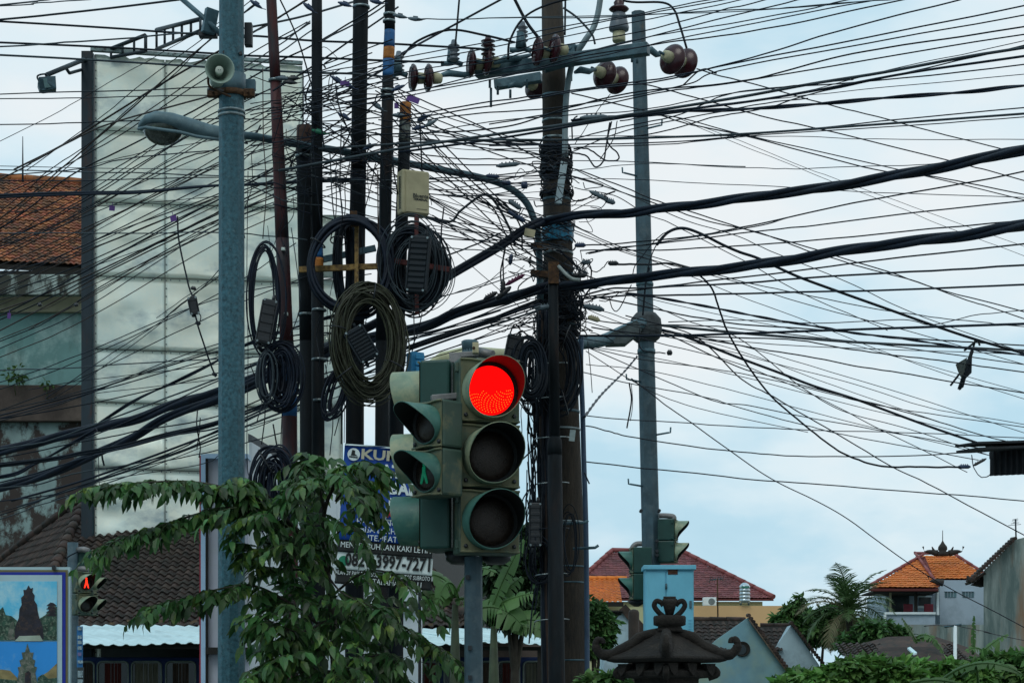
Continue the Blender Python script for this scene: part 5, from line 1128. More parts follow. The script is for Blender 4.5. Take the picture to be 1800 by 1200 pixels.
btxt('KUM', 64, 17, 17, gold_b, 1.35, .003); btxt('AT T', 98, 44, 21, wht_b, 1.0, .005); btxt('BADAN', 130, 73, 20, wht_b, .95, .005)
btxt('I 1-8 PM', 122, 99, 17, wht_b, .95, .003); btxt('HASIL LANGSUNG', 82, 134, 10, wht_b, .9); btxt('BISA DILIHAT', 77, 148, 10, wht_b, .95); btxt('DITEMPAT', 72, 162, 10, wht_b, .95)
bpanel(78, 108, 110, 130, wht_b, 'label_frame', .013, ban, .004); bpanel(81, 111, 107, 127, blue_b, 'label_field', .017, ban, .004); btxt('KH', 95, 118, 13, red_b, 1.1, .003, off=.026)
btxt('MENYEMBUHKAN KAKI LETIH', 84, 177, 10, wht_b, .84); btxt('0821-3997-7271', 91, 203, 22, blk_b, .74, .004)
btxt('JALAN BY PASS Dr. Ir. SOEKARNO - JL. GATOT SUBROTO II', 84, 226, 7.5, wht_b, .62); btxt('KEDIRI, TABANAN - BALI', 88, 238, 9.5, wht_b, .85)
q = BP(17, 18, .012); MB().lathe(q, (0, -1, 0), [(px(11, DB), 0), (px(11, DB), .002)], 24).build('round_logo', wht_b, ban)
mb = MB(); mb.prism([BP(9, 21, .018), BP(25, 22, .018), BP(24, 24, .018), BP(9, 23, .018)], (0, .002, 0)); mb.prism([BP(12, 20, .018), BP(14, 10, .018), BP(19, 11, .018), BP(19, 17, .018), BP(24, 20, .018)], (0, .002, 0)); mb.build('logo_mark', blk_b, ban)
q = BP(12, 205, .016); MB().lathe(q, (0, -1, 0), [(px(9, DB), 0), (px(9, DB), .002)], 20).build('green_phone_logo', mat('green_print', (.02, .25, .13), .6), ban)
for (u, v) in ((2, 3), (150, 4), (-2, 243), (165, 243)):
    p = BP(u, v, -.01); MB().tube([p, p+Vector((0, .9, .05))], .004, 5).build('tie_wire', black, ban)

# temple photo poster
pos = thing('poster_board', (P(20, 0, 16).x, 16, 0), 'framed poster board with two temple photographs at the lower left corner', 'sign board')
gold_f = mat('olive_gold_frame_print', (.20, .165, .07), .6, 0, .1, 5, bump=0); navy = mat('deep_blue_print', (.012, .03, .33), .5, 0, .1, 5, bump=0); skyp = mat('sky_print', (.13, .55, .78), .5, 0, .08, 1.2, col2=(.55, .78, .82), cut=(.48, .62), bump=0); skyp2 = mat('deep_sky_print', (.03, .30, .75), .5, 0, .1, 1.2, col2=(.30, .52, .62), cut=(.6, .75), bump=0)
sil = mat('dark_temple_print', (.022, .020, .030), .6, 0, .4, 18, col2=(.06, .035, .03), cut=(.5, .65), bump=0); stp_ = mat('sunlit_stone_print', (.20, .19, .15), .6, 0, .5, 22, col2=(.06, .09, .06), cut=(.45, .6), bump=0); grn = mat('shrub_print', (.03, .08, .05), .6, 0, .5, 25, col2=(.16, .20, .14), cut=(.5, .6), bump=0); sand = mat('pale_sand_print', (.42, .46, .36), .6, 0, .2, 6, bump=0); thatch = mat('thatch_print', (.33, .24, .10), .6, 0, .3, 12, bump=0)
frame_w = mat('pale_frame', (.48, .60, .62), .5, 0, .05, 4, bump=0)
def pbrd(x0, y0, x1, y1, D, m, name, dep=.004, par=None): return pbox(x0, y0, x1, y1, D, dep, name, m, par or pos)
pbrd(-120, 996, 123, 1262, 16.0, frame_w, 'backing_board', .05)
pbrd(-115, 1001, 119, 1262, 15.99, gold_f, 'gold_border'); pbrd(-110, 1005, 115, 1262, 15.984, navy, 'blue_border'); pbrd(-105, 1010, 109, 1262, 15.978, frame_w, 'white_border')
ph1 = pbrd(-95, 1021, 100, 1126, 15.972, skyp, 'upper_photo'); ph2 = pbrd(-95, 1127, 100, 1262, 15.972, skyp2, 'lower_photo')
def flat(pts, m, name, D, par): return MB().prism([P(x, y, D) for x, y in pts], (0, .0015, 0)).build(name, m, par)
tw_ = [(24, 1122), (27, 1100), (33, 1085), (34, 1070), (38, 1062), (37, 1050), (42, 1045), (41, 1036), (46, 1036), (50, 1028), (54, 1034), (58, 1032), (57, 1040), (61, 1046), (60, 1054), (65, 1062), (66, 1072), (69, 1085), (75, 1100), (77, 1122)]
flat(tw_, sil, 'tower_print', 15.968, ph1)
flat([(-20, 1125), (-20, 1075), (-12, 1068), (-5, 1076), (5, 1066), (10, 1080), (20, 1082), (30, 1090), (28, 1125)], grn, 'shrub_print', 15.969, ph1)
flat([(70, 1125), (70, 1086), (80, 1080), (86, 1072), (84, 1066), (90, 1062), (92, 1058), (94, 1063), (100, 1066), (100, 1125)], grn, 'shrub_print', 15.969, ph1)
for k in range(4): flat([(84+k*.5-4, 1082-k*6), (100, 1082-k*6), (97-k, 1077-k*6), (89-k*.1, 1076-k*6)], sil, 'pagoda_tier_print', 15.967, ph1)
flat([(26, 1126), (34, 1117), (70, 1116), (76, 1126)], sand, 'path_print', 15.966, ph1); flat([(12, 1124), (18, 1095), (24, 1090), (26, 1124)], stp_, 'statue_print', 15.966, ph1)
flat([(30, 1262), (29, 1200), (33, 1180), (31, 1172), (37, 1170), (34, 1160), (40, 1157), (38, 1146), (44, 1145), (48, 1130), (53, 1146), (59, 1146), (57, 1157), (62, 1160), (60, 1170), (65, 1172), (62, 1182), (66, 1200), (66, 1262)], stp_, 'temple_print', 15.968, ph2)
flat([(43, 1262), (44, 1182), (50, 1178), (54, 1182), (55, 1262)], sil, 'doorway_print', 15.966, ph2)
flat([(-20, 1262), (-20, 1176), (5, 1176), (18, 1178), (30, 1190), (30, 1262)], thatch, 'roof_print', 15.969, ph2); flat([(66, 1262), (68, 1190), (84, 1180), (100, 1165), (100, 1262)], thatch, 'roof_print', 15.969, ph2); flat([(66, 1262), (66, 1190), (75, 1184), (85, 1192), (100, 1190), (100, 1262)], grn, 'shrub_print', 15.967, ph2); flat([(-20, 1262), (-20, 1190), (30, 1195), (30, 1262)], grn, 'shrub_print', 15.967, ph2)
MB().box(P(95, 997, 15.97), (.03, .03, .035)).build('hanger_clip', dkplastic, pos)
for x in (-60, 80): MB().box((P(x, 0, 16.1).x, 16.12, .65), (.06, .06, 1.3)).build('leg', postm, pos)
# narrow vertical hanging sign
vs_ = thing('vertical_sign', P(150, 1262, 22.5), 'narrow blue vertical sign with small white panels beside the ped signal pole', 'sign'); 
vb = mat('mid_blue_sign', (.03, .18, .42), .5, 0, .15, 8, bump=0); vw = mat('pale_sign_print', (.40, .48, .50), .6, 0, .2, 30, col2=(.12, .14, .15), cut=(.5, .6), bump=0); vpk = mat('mauve_sign_print', (.22, .18, .35), .6, 0, .2, 30, bump=0)
pbrd(135, 1100, 145, 1172, 22.4, vb, 'board', .02, vs_); pbrd(136, 1172, 147, 1262, 22.4, mat('dark_sign_board', (.06, .07, .07), .6), 'board', .02, vs_)
for k, y in enumerate((1101, 1116, 1125, 1135)): pbrd(136.5, y, 143.5, y+6, 22.38, vw, 'white_panel', .005, vs_)
pbrd(136.5, 1146, 143, 1152, 22.38, vpk, 'mauve_panel', .005, vs_)
for k, (y0, y1) in enumerate(((1160, 1165), (1178, 1190), (1193, 1203), (1207, 1222))): pbrd(136.5, y0, 145.5, y1, 22.38, vw, 'white_panel', .005, vs_)
MB().tube([P(150, 1200, 22.6), P(150, 1262, 22.6)+Vector((0, 0, -1.5))], .02, 6).build('post', postm, vs_)

# large white sign box behind the foliage
sb = thing('sign_box', (P(500, 0, 18).x, 18, 0), 'weathered white and red edged light box sign behind the leafy branches', 'sign box')
wsb = mat('milky_sign_panel', (.52, .50, .56), .5, 0, .12, 1.2, col2=(.46, .46, .46), cut=(.5, .7), bump=.02, third=((.25, .17, .18), 1.6, .62, .8)); wfr = mat('pale_blue_sign_frame', (.42, .56, .72), .45, 0, .05, 3, bump=0); rdl = mat('red_sign_edge', (.35, .02, .04), .5, 0, .1, 3, bump=0); whp = mat('white_sign_panel', (.74, .76, .78), .5, 0, .06, 2, bump=.02)
pbrd(361, 806, 436, 1262, 17.5, wsb, 'front_panel', .3, sb); pbrd(353, 798, 361, 1262, 17.42, wfr, 'edge_strip', .45, sb); pbrd(350.5, 800, 353, 1262, 17.44, rdl, 'red_edge', .4, sb); pbrd(361, 797, 436, 805, 17.42, wfr, 'top_strip', .45, sb); pbrd(361, 1137, 436, 1149, 17.4, darkvoid, 'cross_rail', .1, sb); pbrd(361, 806, 364, 1262, 17.43, darkvoid, 'inner_edge', .1, sb)
def qpanel(x0, D0, x1, D1, zt_, zb_, m, name, th=.05):
    a = P(x0, 0, D0); b_ = P(x1, 0, D1); mb = MB(); mb.prism([(a.x, D0, zb_), (b_.x, D1, zb_), (b_.x, D1, zt_), (a.x, D0, zt_)], (.02, th, 0)); return mb.build(name, m, sb)
zt_ = P(0, 776, 17.6).z
for k in range(6):
    xa, xb = 437+k*50.5, 437+(k+1)*50.5; Dk = lambda x: 17.6/(1-(x-437)*(1/1-17.6/28)/303)
    qpanel(xa+.8, Dk(xa), xb-.5, Dk(xb), zt_, .4, whp, 'side_panel')
qpanel(436, 17.58, 741, 28.05, zt_+.07, zt_+.0, postm, 'top_rail', .1)
pbrd(735, 1034, 740, 1262, 20.5, postm, 'corner_post', .08, sb); pbrd(700, 1036, 735, 1262, 20.5, whp, 'end_panel', .06, sb); pbrd(700, 1068, 735, 1073, 20.44, galv, 'end_rail', .05, sb)
for x, D_ in ((368, 17.6), (690, 25)): MB().box((P(x, 0, D_).x, D_+.1, 1.0), (.12, .12, 2.0)).build('leg', postm, sb)
# ---------------------------------------------------------------- cables
FAM = {}; PEND = []
def wire(fam, pts, w_=2.4, d0=15.4, d1=13., m=None, desc=None, kmul=6, label=None, ext=True, name='cable'):
    p = [tuple(q) for q in pts]
    if p[0][0] > p[-1][0]: p = p[::-1]; d0, d1 = d1, d0
    xa, xb = p[0][0], p[-1][0]
    D = lambda x, y: d0+(d1-d0)*((x-xa)/(xb-xa) if abs(xb-xa) > 1 else 0)
    if ext and xa <= 0:
        (x0, y0), (x1, y1) = p[0], p[1]; s_ = (y1-y0)/max(40, x1-x0); p = [(x0-420, y0-s_*420*.9)]+p
    if ext and xb >= 1800:
        (x0, y0), (x1, y1) = p[-2], p[-1]; s_ = (y1-y0)/max(40, x1-x0); p = p+[(x1+420, y1+s_*420)]
    Q = [P(x, y, max(6, D(x, y))) for x, y in p]; c = catmull(Q, kmul) if len(Q) > 2 else [Q[0].lerp(Q[1], t/10)+Vector((0, 0, -.0)) for t in range(11)]
    rads = [max(.0022, w_*q.y/F/2*.93) for q in c]
    rm = sum(rads)/len(rads); rads = [rm*.55+r_*.45 for r_ in rads]
    if len(Q) > 2 and w_ < 4:
        jr = random.Random(int(pts[0][1]*7+pts[-1][1]*13)); c = [q+Vector((0, 0, jr.gauss(0, .0014)+.003*math.sin(i*.7+pts[0][1]))) for i, q in enumerate(c)]; c = catmull(c, 2); rads = [rads[min(len(rads)-1, i//2)] for i in range(len(c))]
    m = m or random.choice((black, black, blackb, blackb, greyc)); ym = sum(q[1] for q in pts)/len(pts)
    if label:
        o = MB().tube(c, rads, 6).build(name, m, None); o['category'] = 'cable'; o['label'] = label; return o
    vx0, vx1 = max(0, xa), min(1800, xb); big = w_*(max(vx1-vx0, 0)+.5*abs(p[-1][1]-p[0][1]))
    PEND.append((big, fam, ym, w_, c, rads, m))
DESC = {
 'upR': ('cables rising to the upper right edge', '{t} cable rising to the upper right edge, {o} from the top'),
 'midR': ('cables from the concrete pole to the right edge', '{t} cable from concrete pole to right edge, {o} from the top'),
 'desR': ('cables falling to the right edge', '{t} cable slanting down to the right edge, {o} counted from above'),
 'lowR': ('thin cables low in the right sky', '{t} cable sagging across the lower right sky, {o} from the top'),
 'topL': ('cables across the upper left sky', '{t} cable nearly level across the upper left corner, {o} from the top'),
 'fanL': ('fan of cables before the billboard', '{t} cable slanting down left before the billboard, {o} of the fan'),
 'lowL': ('cables low at the left edge', '{t} cable low across the billboard, {o} from the top'),
 'mid': ('cables between dark poles and concrete pole', '{t} cable between dark poles and concrete pole, {o} from the top'),
 'drop': ('wires hanging along the dark poles', '{t} wire hanging down among the dark poles, {o} in height order'),
 'jump': ('jumper leads around the insulators', '{t} curved lead around the insulators, {o} from the top'),
 'tang': ('loose leads around the concrete pole', '{t} loose lead by the concrete pole, {o} from the top'),
}
R_ = 'upR'
up = [
 ([(560,128),(700,103),(880,70),(1000,45),(1135,22),(1310,-12)],2.2), ([(560,135),(700,113),(880,80),(1080,35),(1310,-6),(1400,-25)],2.2), ([(545,160),(700,130),(880,98),(1000,63),(1300,1),(1395,-22)],2),
 ([(520,165),(700,140),(860,108),(940,90),(1150,50),(1300,11),(1370,-6)],2.3), ([(730,34),(860,33),(1060,30),(1300,18),(1400,13),(1560,-2)],2.2), ([(470,200),(700,165),(860,128),(1100,75),(1300,25),(1420,-4)],2.4),
 ([(480,210),(700,172),(860,140),(1000,110),(1140,80),(1300,46),(1520,4),(1600,-10)],2.2), ([(500,200),(860,137),(1000,105),(1150,78),(1300,59),(1600,-2)],2.6), ([(700,205),(860,180),(1000,160),(1160,138),(1300,108),(1440,65),(1690,-2)],2.8),
 ([(700,212),(860,187),(1000,163),(1160,142),(1300,110),(1800,11)],2.8), ([(600,240),(730,215),(860,198),(1000,187),(1200,150),(1300,117),(1800,28)],2.5), ([(640,238),(860,227),(1000,190),(1110,163),(1300,143),(1500,95),(1800,47)],3),
 ([(860,218),(1000,195),(1150,165),(1300,143),(1800,61)],2.6), ([(1200,195),(1400,163),(1600,115),(1800,72)],1.6), ([(490,300),(700,262),(860,238),(1000,218),(1150,195),(1300,171),(1425,148),(1550,128),(1700,100),(1800,84)],5.5),
 ([(700,268),(880,243),(1100,206),(1300,181),(1430,160),(1600,128),(1800,99)],4.6), ([(860,250),(1110,240),(1250,208),(1345,190),(1450,160),(1660,113),(1800,80)],2.5), ([(1150,200),(1300,180),(1450,165),(1800,130)],1.5), ([(1010,243),(1100,222),(1200,200),(1300,161),(1500,146),(1800,114)],2.5),
 ([(560,262),(750,250),(860,246),(1000,246),(1150,242),(1300,236),(1500,222),(1800,200)],4.2), ([(860,256),(1130,252),(1310,238),(1450,223),(1800,190)],2.4), ([(860,262),(1130,256),(1300,241),(1600,220),(1800,207)],2),
 ([(1000,268),(1110,228),(1300,190),(1420,172)],2.2), ([(700,245),(860,214),(1000,203),(1150,190),(1300,162),(1500,141)],2), ([(860,33),(1300,20),(1560,0),(1700,-8)],1.8), ([(1000,100),(1150,63),(1310,38),(1500,-2)],2.2),
]
for p, w_ in up: wire('upR', p, w_, 15.3, 12.5)
mid = [
 ([(1025,431),(1130,425),(1250,410),(1300,400),(1500,358),(1800,302)],2.8), ([(1030,445),(1090,435),(1300,411),(1450,393),(1800,353)],2.6), ([(1020,440),(1160,439),(1300,432),(1500,416),(1800,387)],2.6), ([(1030,522),(1150,505),(1300,488),(1500,463),(1800,428)],3),
 ([(1020,520),(1080,507),(1160,505),(1300,497),(1560,480),(1800,466)],3.6), ([(1020,525),(1100,520),(1300,516),(1500,511),(1800,501)],3.6), ([(1020,590),(1170,590),(1300,586),(1500,579),(1800,569)],4.6), ([(1035,446),(1110,433),(1300,404),(1400,378)],2.2),
 ([(1000,240),(1350,239),(1500,244),(1800,246)],1.4), ([(1005,300),(1150,288),(1300,295),(1400,296),(1560,292),(1660,286)],1.5), ([(920,312),(1110,316),(1300,325),(1500,336),(1800,348)],1.5), ([(1000,282),(1150,286),(1310,294)],1.8),
]
for p, w_ in mid: wire('midR', p, w_, 16.6, 12.8)
des = [
 ([(1225,122),(1300,142),(1450,182),(1570,213),(1800,272)],2.6), ([(1005,165),(1115,190),(1200,215),(1310,240),(1550,300),(1645,311),(1800,342)],2.6), ([(1115,145),(1200,165),(1300,194),(1430,225),(1680,285),(1800,318)],2.6), ([(1090,212),(1180,205),(1320,240),(1580,298),(1800,352)],2.2),
 ([(1185,205),(1300,248),(1430,300),(1475,316),(1630,373),(1800,433)],1.1), ([(1190,208),(1300,254),(1410,298),(1550,353),(1680,405),(1800,450)],1.1),
 ([(700,157),(740,175),(870,235),(960,285),(1020,300),(1110,335),(1170,358),(1300,399),(1440,441),(1550,474),(1650,508),(1800,548)],2.4), ([(700,160),(770,225),(870,270),(960,300),(1020,315),(1160,360),(1230,385),(1330,408),(1420,440),(1500,465),(1600,492),(1700,527),(1800,560)],2.2),
 ([(1010,298),(1110,345),(1200,385),(1300,417),(1380,452),(1500,500),(1600,548),(1800,620)],1.8), ([(1010,398),(1110,440),(1300,493),(1400,515),(1560,546),(1650,558),(1740,568),(1800,574)],2), ([(1010,410),(1120,450),(1300,497),(1400,530),(1560,572),(1800,640)],1.8), ([(1010,405),(1150,460),(1300,520),(1440,573),(1640,650),(1800,700)],1.5),
 ([(1010,330),(1080,345),(1140,378),(1190,398),(1310,460),(1420,520),(1560,580)],1.8), ([(1040,520),(1160,545),(1240,560),(1300,569),(1480,583),(1650,598),(1800,606)],2.8), ([(1165,572),(1300,585),(1360,590),(1500,601),(1680,610),(1800,616)],5), ([(1040,575),(1150,588),(1300,593),(1420,600),(1500,615),(1600,627),(1700,640),(1800,654)],2.6),
 ([(1165,582),(1300,607),(1400,623),(1500,642),(1600,658),(1700,675),(1800,690)],2.6), ([(1165,580),(1200,590),(1300,629),(1370,655),(1430,678),(1500,700),(1560,722),(1650,755),(1760,792)],5.5), ([(1165,585),(1300,645),(1380,668),(1500,700),(1600,726),(1700,757),(1775,777)],2.4), ([(1100,515),(1200,560),(1300,596),(1405,677),(1480,721),(1600,755),(1740,800)],1.8),
 ([(1100,555),(1220,590),(1300,663),(1360,698),(1450,750),(1560,815),(1650,860),(1800,940)],2.4), ([(1110,665),(1155,700),(1215,743),(1355,840),(1480,905),(1630,1011),(1800,1101)],2), ([(1165,588),(1300,601),(1500,612),(1800,623)],1.6), ([(1165,590),(1300,622),(1500,675),(1650,720),(1800,745)],1.5), ([(1040,612),(1150,635),(1300,655),(1450,690),(1600,722),(1800,750)],1.8), ([(1035,609),(1150,628),(1310,664),(1500,712),(1700,762)],1.5),
 ([(1000,555),(1110,570),(1240,572),(1300,578),(1500,600),(1800,640)],2.2), ([(1010,560),(1150,600),(1300,640),(1420,690),(1560,760),(1700,830)],1.8), ([(1040,540),(1150,575),(1300,607),(1500,665),(1800,760)],1.6), ([(1010,535),(1110,572),(1300,617),(1500,690),(1650,740)],1.5), ([(1030,500),(1160,530),(1300,560),(1480,600),(1800,690)],1.4),
]
for p, w_ in des: wire('desR', p, w_, 16.8, 21)
low = [([(1030,731),(1130,739),(1300,749),(1400,755),(1560,759),(1800,769)],1.8), ([(1030,748),(1070,757),(1120,770),(1300,794),(1400,801),(1550,802),(1740,793)],2.2), ([(1030,812),(1150,824),(1300,840),(1450,852),(1650,867),(1800,880)],2.2), ([(1025,655),(1130,678),(1250,700),(1300,717),(1408,745),(1467,760),(1578,782),(1720,808)],1.8), ([(1030,610),(1150,660),(1250,703),(1310,712),(1430,735),(1550,757),(1800,800)],1.8), ([(1030,618),(1150,690),(1240,720),(1420,760)],1.6), ([(1175,566),(1300,562),(1420,568),(1580,562),(1640,570),(1720,553),(1800,545)],1.8),
  ([(1030,640),(1160,655),(1300,690),(1500,742),(1740,800)],1.4), ([(1625,1100),(1660,1098),(1679,1098)],2), ([(1679,1098),(1740,1112),(1800,1125)],1.4)]
for p, w_ in low: wire('lowR', p, w_, 16.9, 20)
topl = [([(-1,10),(60,3),(110,-2)],3), ([(-1,11),(60,7),(160,-1)],2.2), ([(-1,35),(100,25),(200,14),(330,-2)],4), ([(-1,38),(200,50),(280,56),(380,62),(455,64),(550,72),(680,77),(860,87)],4), ([(-1,75),(200,84),(385,95),(430,98),(560,102),(680,107),(780,110)],4), ([(-1,97),(150,105),(360,118),(430,122),(540,128),(620,130),(700,138)],4), ([(-1,82),(150,73),(280,62),(345,57)],3), ([(-1,166),(250,158),(380,153)],2.2), ([(-1,174),(200,171),(380,167),(560,164),(690,166)],2), ([(-1,219),(200,214),(380,209),(560,213),(690,205)],2.2),
 ([(-1,299),(200,303),(385,309),(560,312),(690,318)],2.2), ([(-1,308),(145,297),(215,280),(400,262)],2.2), ([(-1,318),(160,317),(385,311),(640,302)],2), ([(-1,293),(385,298),(600,303)],1.4), ([(-1,410),(200,410),(385,409),(480,415),(540,421)],2.2)]
for p, w_ in topl: wire('topL', p, w_, 17.5, 15.6)
fan = [([(-1,249),(140,175),(245,115),(340,62),(385,40)],1.5), ([(25,298),(110,255),(200,200),(280,150),(385,90),(470,43),(540,0)],4), ([(45,300),(165,215),(240,155),(360,65),(470,-20)],1.8), ([(-1,372),(85,300),(160,250),(250,170),(290,145),(380,60),(450,8)],2), ([(-1,385),(105,298),(175,240),(260,165),(375,65),(452,5)],3),
 ([(-1,345),(165,265),(260,205),(385,125),(540,40)],2.2), ([(-1,315),(60,283),(175,225),(380,165)],3), ([(-1,402),(120,312),(250,245),(330,200),(385,170),(470,120),(548,80),(620,38),(680,0)],3), ([(-1,430),(145,350),(260,280),(385,205),(530,130),(690,70)],2.2), ([(165,290),(250,268),(385,245),(520,210)],1.6),
 ([(-1,438),(145,370),(285,290),(385,235),(470,195),(600,120)],2), ([(-1,455),(165,365),(320,280),(385,258),(520,170)],2.4), ([(-1,467),(150,400),(385,290),(480,225),(605,150)],2.2), ([(-1,480),(200,380),(385,285),(500,235),(640,180)],1.8), ([(-1,488),(165,400),(385,275),(490,205),(600,140)],2), ([(-1,500),(160,425),(385,340),(540,262),(650,195)],2.2),
 ([(-1,510),(180,430),(385,345),(500,290),(640,215)],2.6), ([(-1,520),(200,440),(385,350),(540,300),(660,255)],2.2), ([(-1,536),(150,470),(385,360),(500,305),(650,240)],1.8), ([(-1,546),(165,480),(385,372),(520,310),(690,260)],2.8), ([(-1,556),(165,468),(385,350),(490,290),(620,195)],3), ([(-1,563),(165,485),(385,375),(560,300),(700,250)],2.4), ([(-1,582),(165,490),(385,385),(560,320),(690,290)],2.6),
 ([(-1,601),(90,560),(200,490),(385,395),(560,325)],2), ([(50,580),(200,495),(385,402),(540,345),(690,300)],1.8), ([(-1,425),(60,390),(150,340),(235,285),(300,235),(385,180)],1.8), ([(-1,395),(30,370),(135,280),(210,228),(385,110)],2.2), ([(-1,518),(100,460),(250,390),(385,325),(480,270)],1.6), ([(-1,447),(90,400),(230,330),(385,262)],1.8),
 ([(-1,527),(100,500),(240,430),(330,400),(385,372)],1.6), ([(-1,555),(70,545),(165,500),(290,445),(385,400),(420,372)],1.6), ([(-1,375),(385,345),(480,330)],1.4), ([(290,558),(345,515),(385,475)],1.8), ([(275,560),(340,512),(385,485)],1.5)]
for p, w_ in fan: wire('fanL', p, w_, 18.5, 15.5, m=random.choice((black, black, brownc)))
lowl = [([(-1,651),(140,645),(385,630),(560,620)],2.2), ([(-1,730),(140,692),(260,655),(385,617),(560,585),(720,590),(880,545)],2.8), ([(-1,735),(170,688),(385,627),(560,590),(700,560)],2.2), ([(50,685),(170,665),(385,640),(560,600)],1.4), ([(80,700),(165,642),(290,560)],1.8), ([(90,703),(170,652),(295,560)],1.5), ([(-1,735),(165,708),(385,655),(560,610),(720,596),(880,556)],2.2), ([(170,690),(385,665),(560,620)],1.4), ([(-1,790),(100,770),(240,718),(385,665),(540,600),(560,592)],3),
 ([(150,770),(250,730),(385,668),(520,615)],2.4), ([(-1,805),(150,775),(240,758),(385,730),(560,660),(720,612),(880,560)],2.4), ([(-1,858),(70,850),(140,830),(280,805),(385,762),(520,700),(720,616),(950,538)],2.6), ([(20,880),(165,838),(385,757),(540,690),(720,608),(950,534)],4.2), ([(30,890),(165,848),(385,768),(540,705),(720,622),(945,545)],3.8), ([(90,880),(190,848),(385,775),(540,715)],1.6), ([(-1,900),(190,843),(350,817),(385,800)],1.5), ([(-1,848),(150,805),(290,768),(385,750),(530,690)],3), ([(-1,880),(100,868),(165,845),(300,795),(385,755),(520,690),(700,606),(930,528)],2.4), ([(385,690),(520,650),(700,600),(880,553)],2), ([(440,720),(560,680),(720,635),(950,560)],2.4), ([(440,735),(560,690),(720,640),(945,575)],1.8), ([(440,750),(530,720),(700,660)],1.8), ([(435,590),(560,560),(700,575)],1.6), ([(-1,905),(120,860),(250,820),(385,790),(500,760)],2), ([(-1,912),(60,890),(150,862),(240,830)],2)]
for p, w_ in lowl: wire('lowL', p, w_, 17.5, 15.9)
rf = random.Random(77)
for k in range(16):
    y0 = rf.uniform(400, 740); s0 = rf.uniform(.28, .6); ye = y0-s0*385; wire('fanL', [(-1, y0), (150, y0-s0*140+rf.uniform(0, 8)), (385, ye), (rf.uniform(480, 690), ye-s0*rf.uniform(100, 200))], rf.choice((1.4, 1.8, 2.2)), 18.3, 15.5, m=rf.choice((black, brownc, blackb)))
rnd = random.Random(21)
for k in range(46):
    xa = rnd.choice((480, 500, 548, 565, 615, 640, 660, 690, 700, 720)); ya = rnd.uniform(140, 330)+(0 if k % 3 else 60); xb = rnd.choice((958, 962, 965, 1000)); yb = rnd.uniform(265, 480)
    if k % 4 == 0: yb = ya+rnd.uniform(-40, 60)
    yb = min(max(yb, 255), 500); sag = rnd.uniform(0, 22)
    wire('mid', [(xa, ya), ((xa*2+xb)/3, ya+(yb-ya)/3+sag*.9), ((xa+2*xb)/3, ya+(yb-ya)*2/3+sag), (xb, yb)], rnd.choice((1.4, 1.8, 2, 2.4)), 15.3, 16.6)
for k in range(20):
    xa = rnd.choice((430, 440, 480, 500, 520)); ya = rnd.uniform(180, 330); xb = rnd.choice((548, 565, 640, 690, 700)); yb = ya-rnd.uniform(-40, 90)
    wire('mid', [(xa, ya), ((xa+xb)/2, (ya+yb)/2+rnd.uniform(-4, 12)), (xb, yb)], rnd.choice((1.4, 1.8, 2.2)), 15.2, 15.4)
for (a_, b_, w_) in (((430,50),(620,4),4), ((430,65),(540,-2),2.4), ((430,118),(545,38),2.4), ((430,127),(560,45),2.6), ((560,75),(705,-8),3), ((480,160),(700,12),3.4), ((560,185),(690,110),2.6), ((560,168),(760,65),2.2), ((440,134),(560,160),1.8), ((660,130),(700,157),2), ((575,170),(640,262),1.8), ((700,250),(620,330),1.6), ((545,40),(485,72),3), ((720,470),(880,410),3), ((790,383),(955,470),2.2), ((760,384),(955,440),2.2), ((755,395),(955,420),1.8), ((750,341),(905,341),2), ((770,435),(960,437),2), ((700,540),(950,470),2), ((715,600),(950,510),2.6), ((715,640),(950,545),2), ((730,604),(950,525),3.6), ((760,378),(950,490),1.6), ((780,520),(890,480),1.8), ((790,545),(905,455),1.5), ((755,400),(940,560),1.4), ((800,330),(950,300),2)):
    wire('mid', [a_, ((a_[0]+b_[0])/2, (a_[1]+b_[1])/2+4), b_], w_, 15.3, 16.3)
drops = [[(490,-5),(520,60),(545,140),(560,190),(570,260)], [(462,120),(463,240),(468,330),(462,420)], [(580,270),(585,360),(596,450),(590,560)], [(600,220),(598,330),(606,420),(612,520)], [(590,300),(602,380),(585,450)], [(667,320),(668,440),(672,520),(700,620)], [(664,300),(665,420),(668,505),(690,575)], [(572,640),(585,730),(580,800)], [(601,700),(600,780)], [(606,690),(605,778)], [(596,735),(588,765)], [(436,300),(434,480),(436,620),(434,800),(440,850)], [(470,620),(458,660),(466,720),(460,780)], [(727,540),(728,600),(724,620)], [(742,550),(733,590),(722,610)], [(745,395),(760,430),(770,490),(760,540)], [(610,530),(600,600),(592,660)], [(575,520),(585,580),(580,640)], [(497,700),(494,780),(495,850)], [(512,400),(523,480),(527,540),(510,590)], [(590,150),(600,200),(640,280),(690,340)], [(620,225),(600,262),(570,290)], [(690,240),(692,300),(700,345)], [(738,215),(740,260),(742,310)], [(755,340),(759,360)], [(780,365),(776,420),(790,470)], [(470,540),(480,600),(470,650)], [(440,640),(460,700),(452,740)], [(480,745),(490,800),(500,830)]]
for p in drops: wire('drop', p, rnd.choice((1.6, 2, 2.4, 3)), 15.1, 15.3, m=rnd.choice((black, greyc, brownc)), ext=False)
rnd2 = random.Random(4)
for k in range(26):
    x = rnd2.uniform(440, 700); y = rnd2.uniform(130, 600); l_ = rnd2.uniform(60, 190); dx = rnd2.uniform(-30, 30)
    wire('drop', [(x, y), (x+dx*.3+rnd2.uniform(-8, 8), y+l_*.4), (x+dx+rnd2.uniform(-8, 8), y+l_*.75), (x+dx, y+l_)], rnd2.choice((1.2, 1.6, 2)), 15.2, 15.3, m=rnd2.choice((black, greyc, brownc)), ext=False)
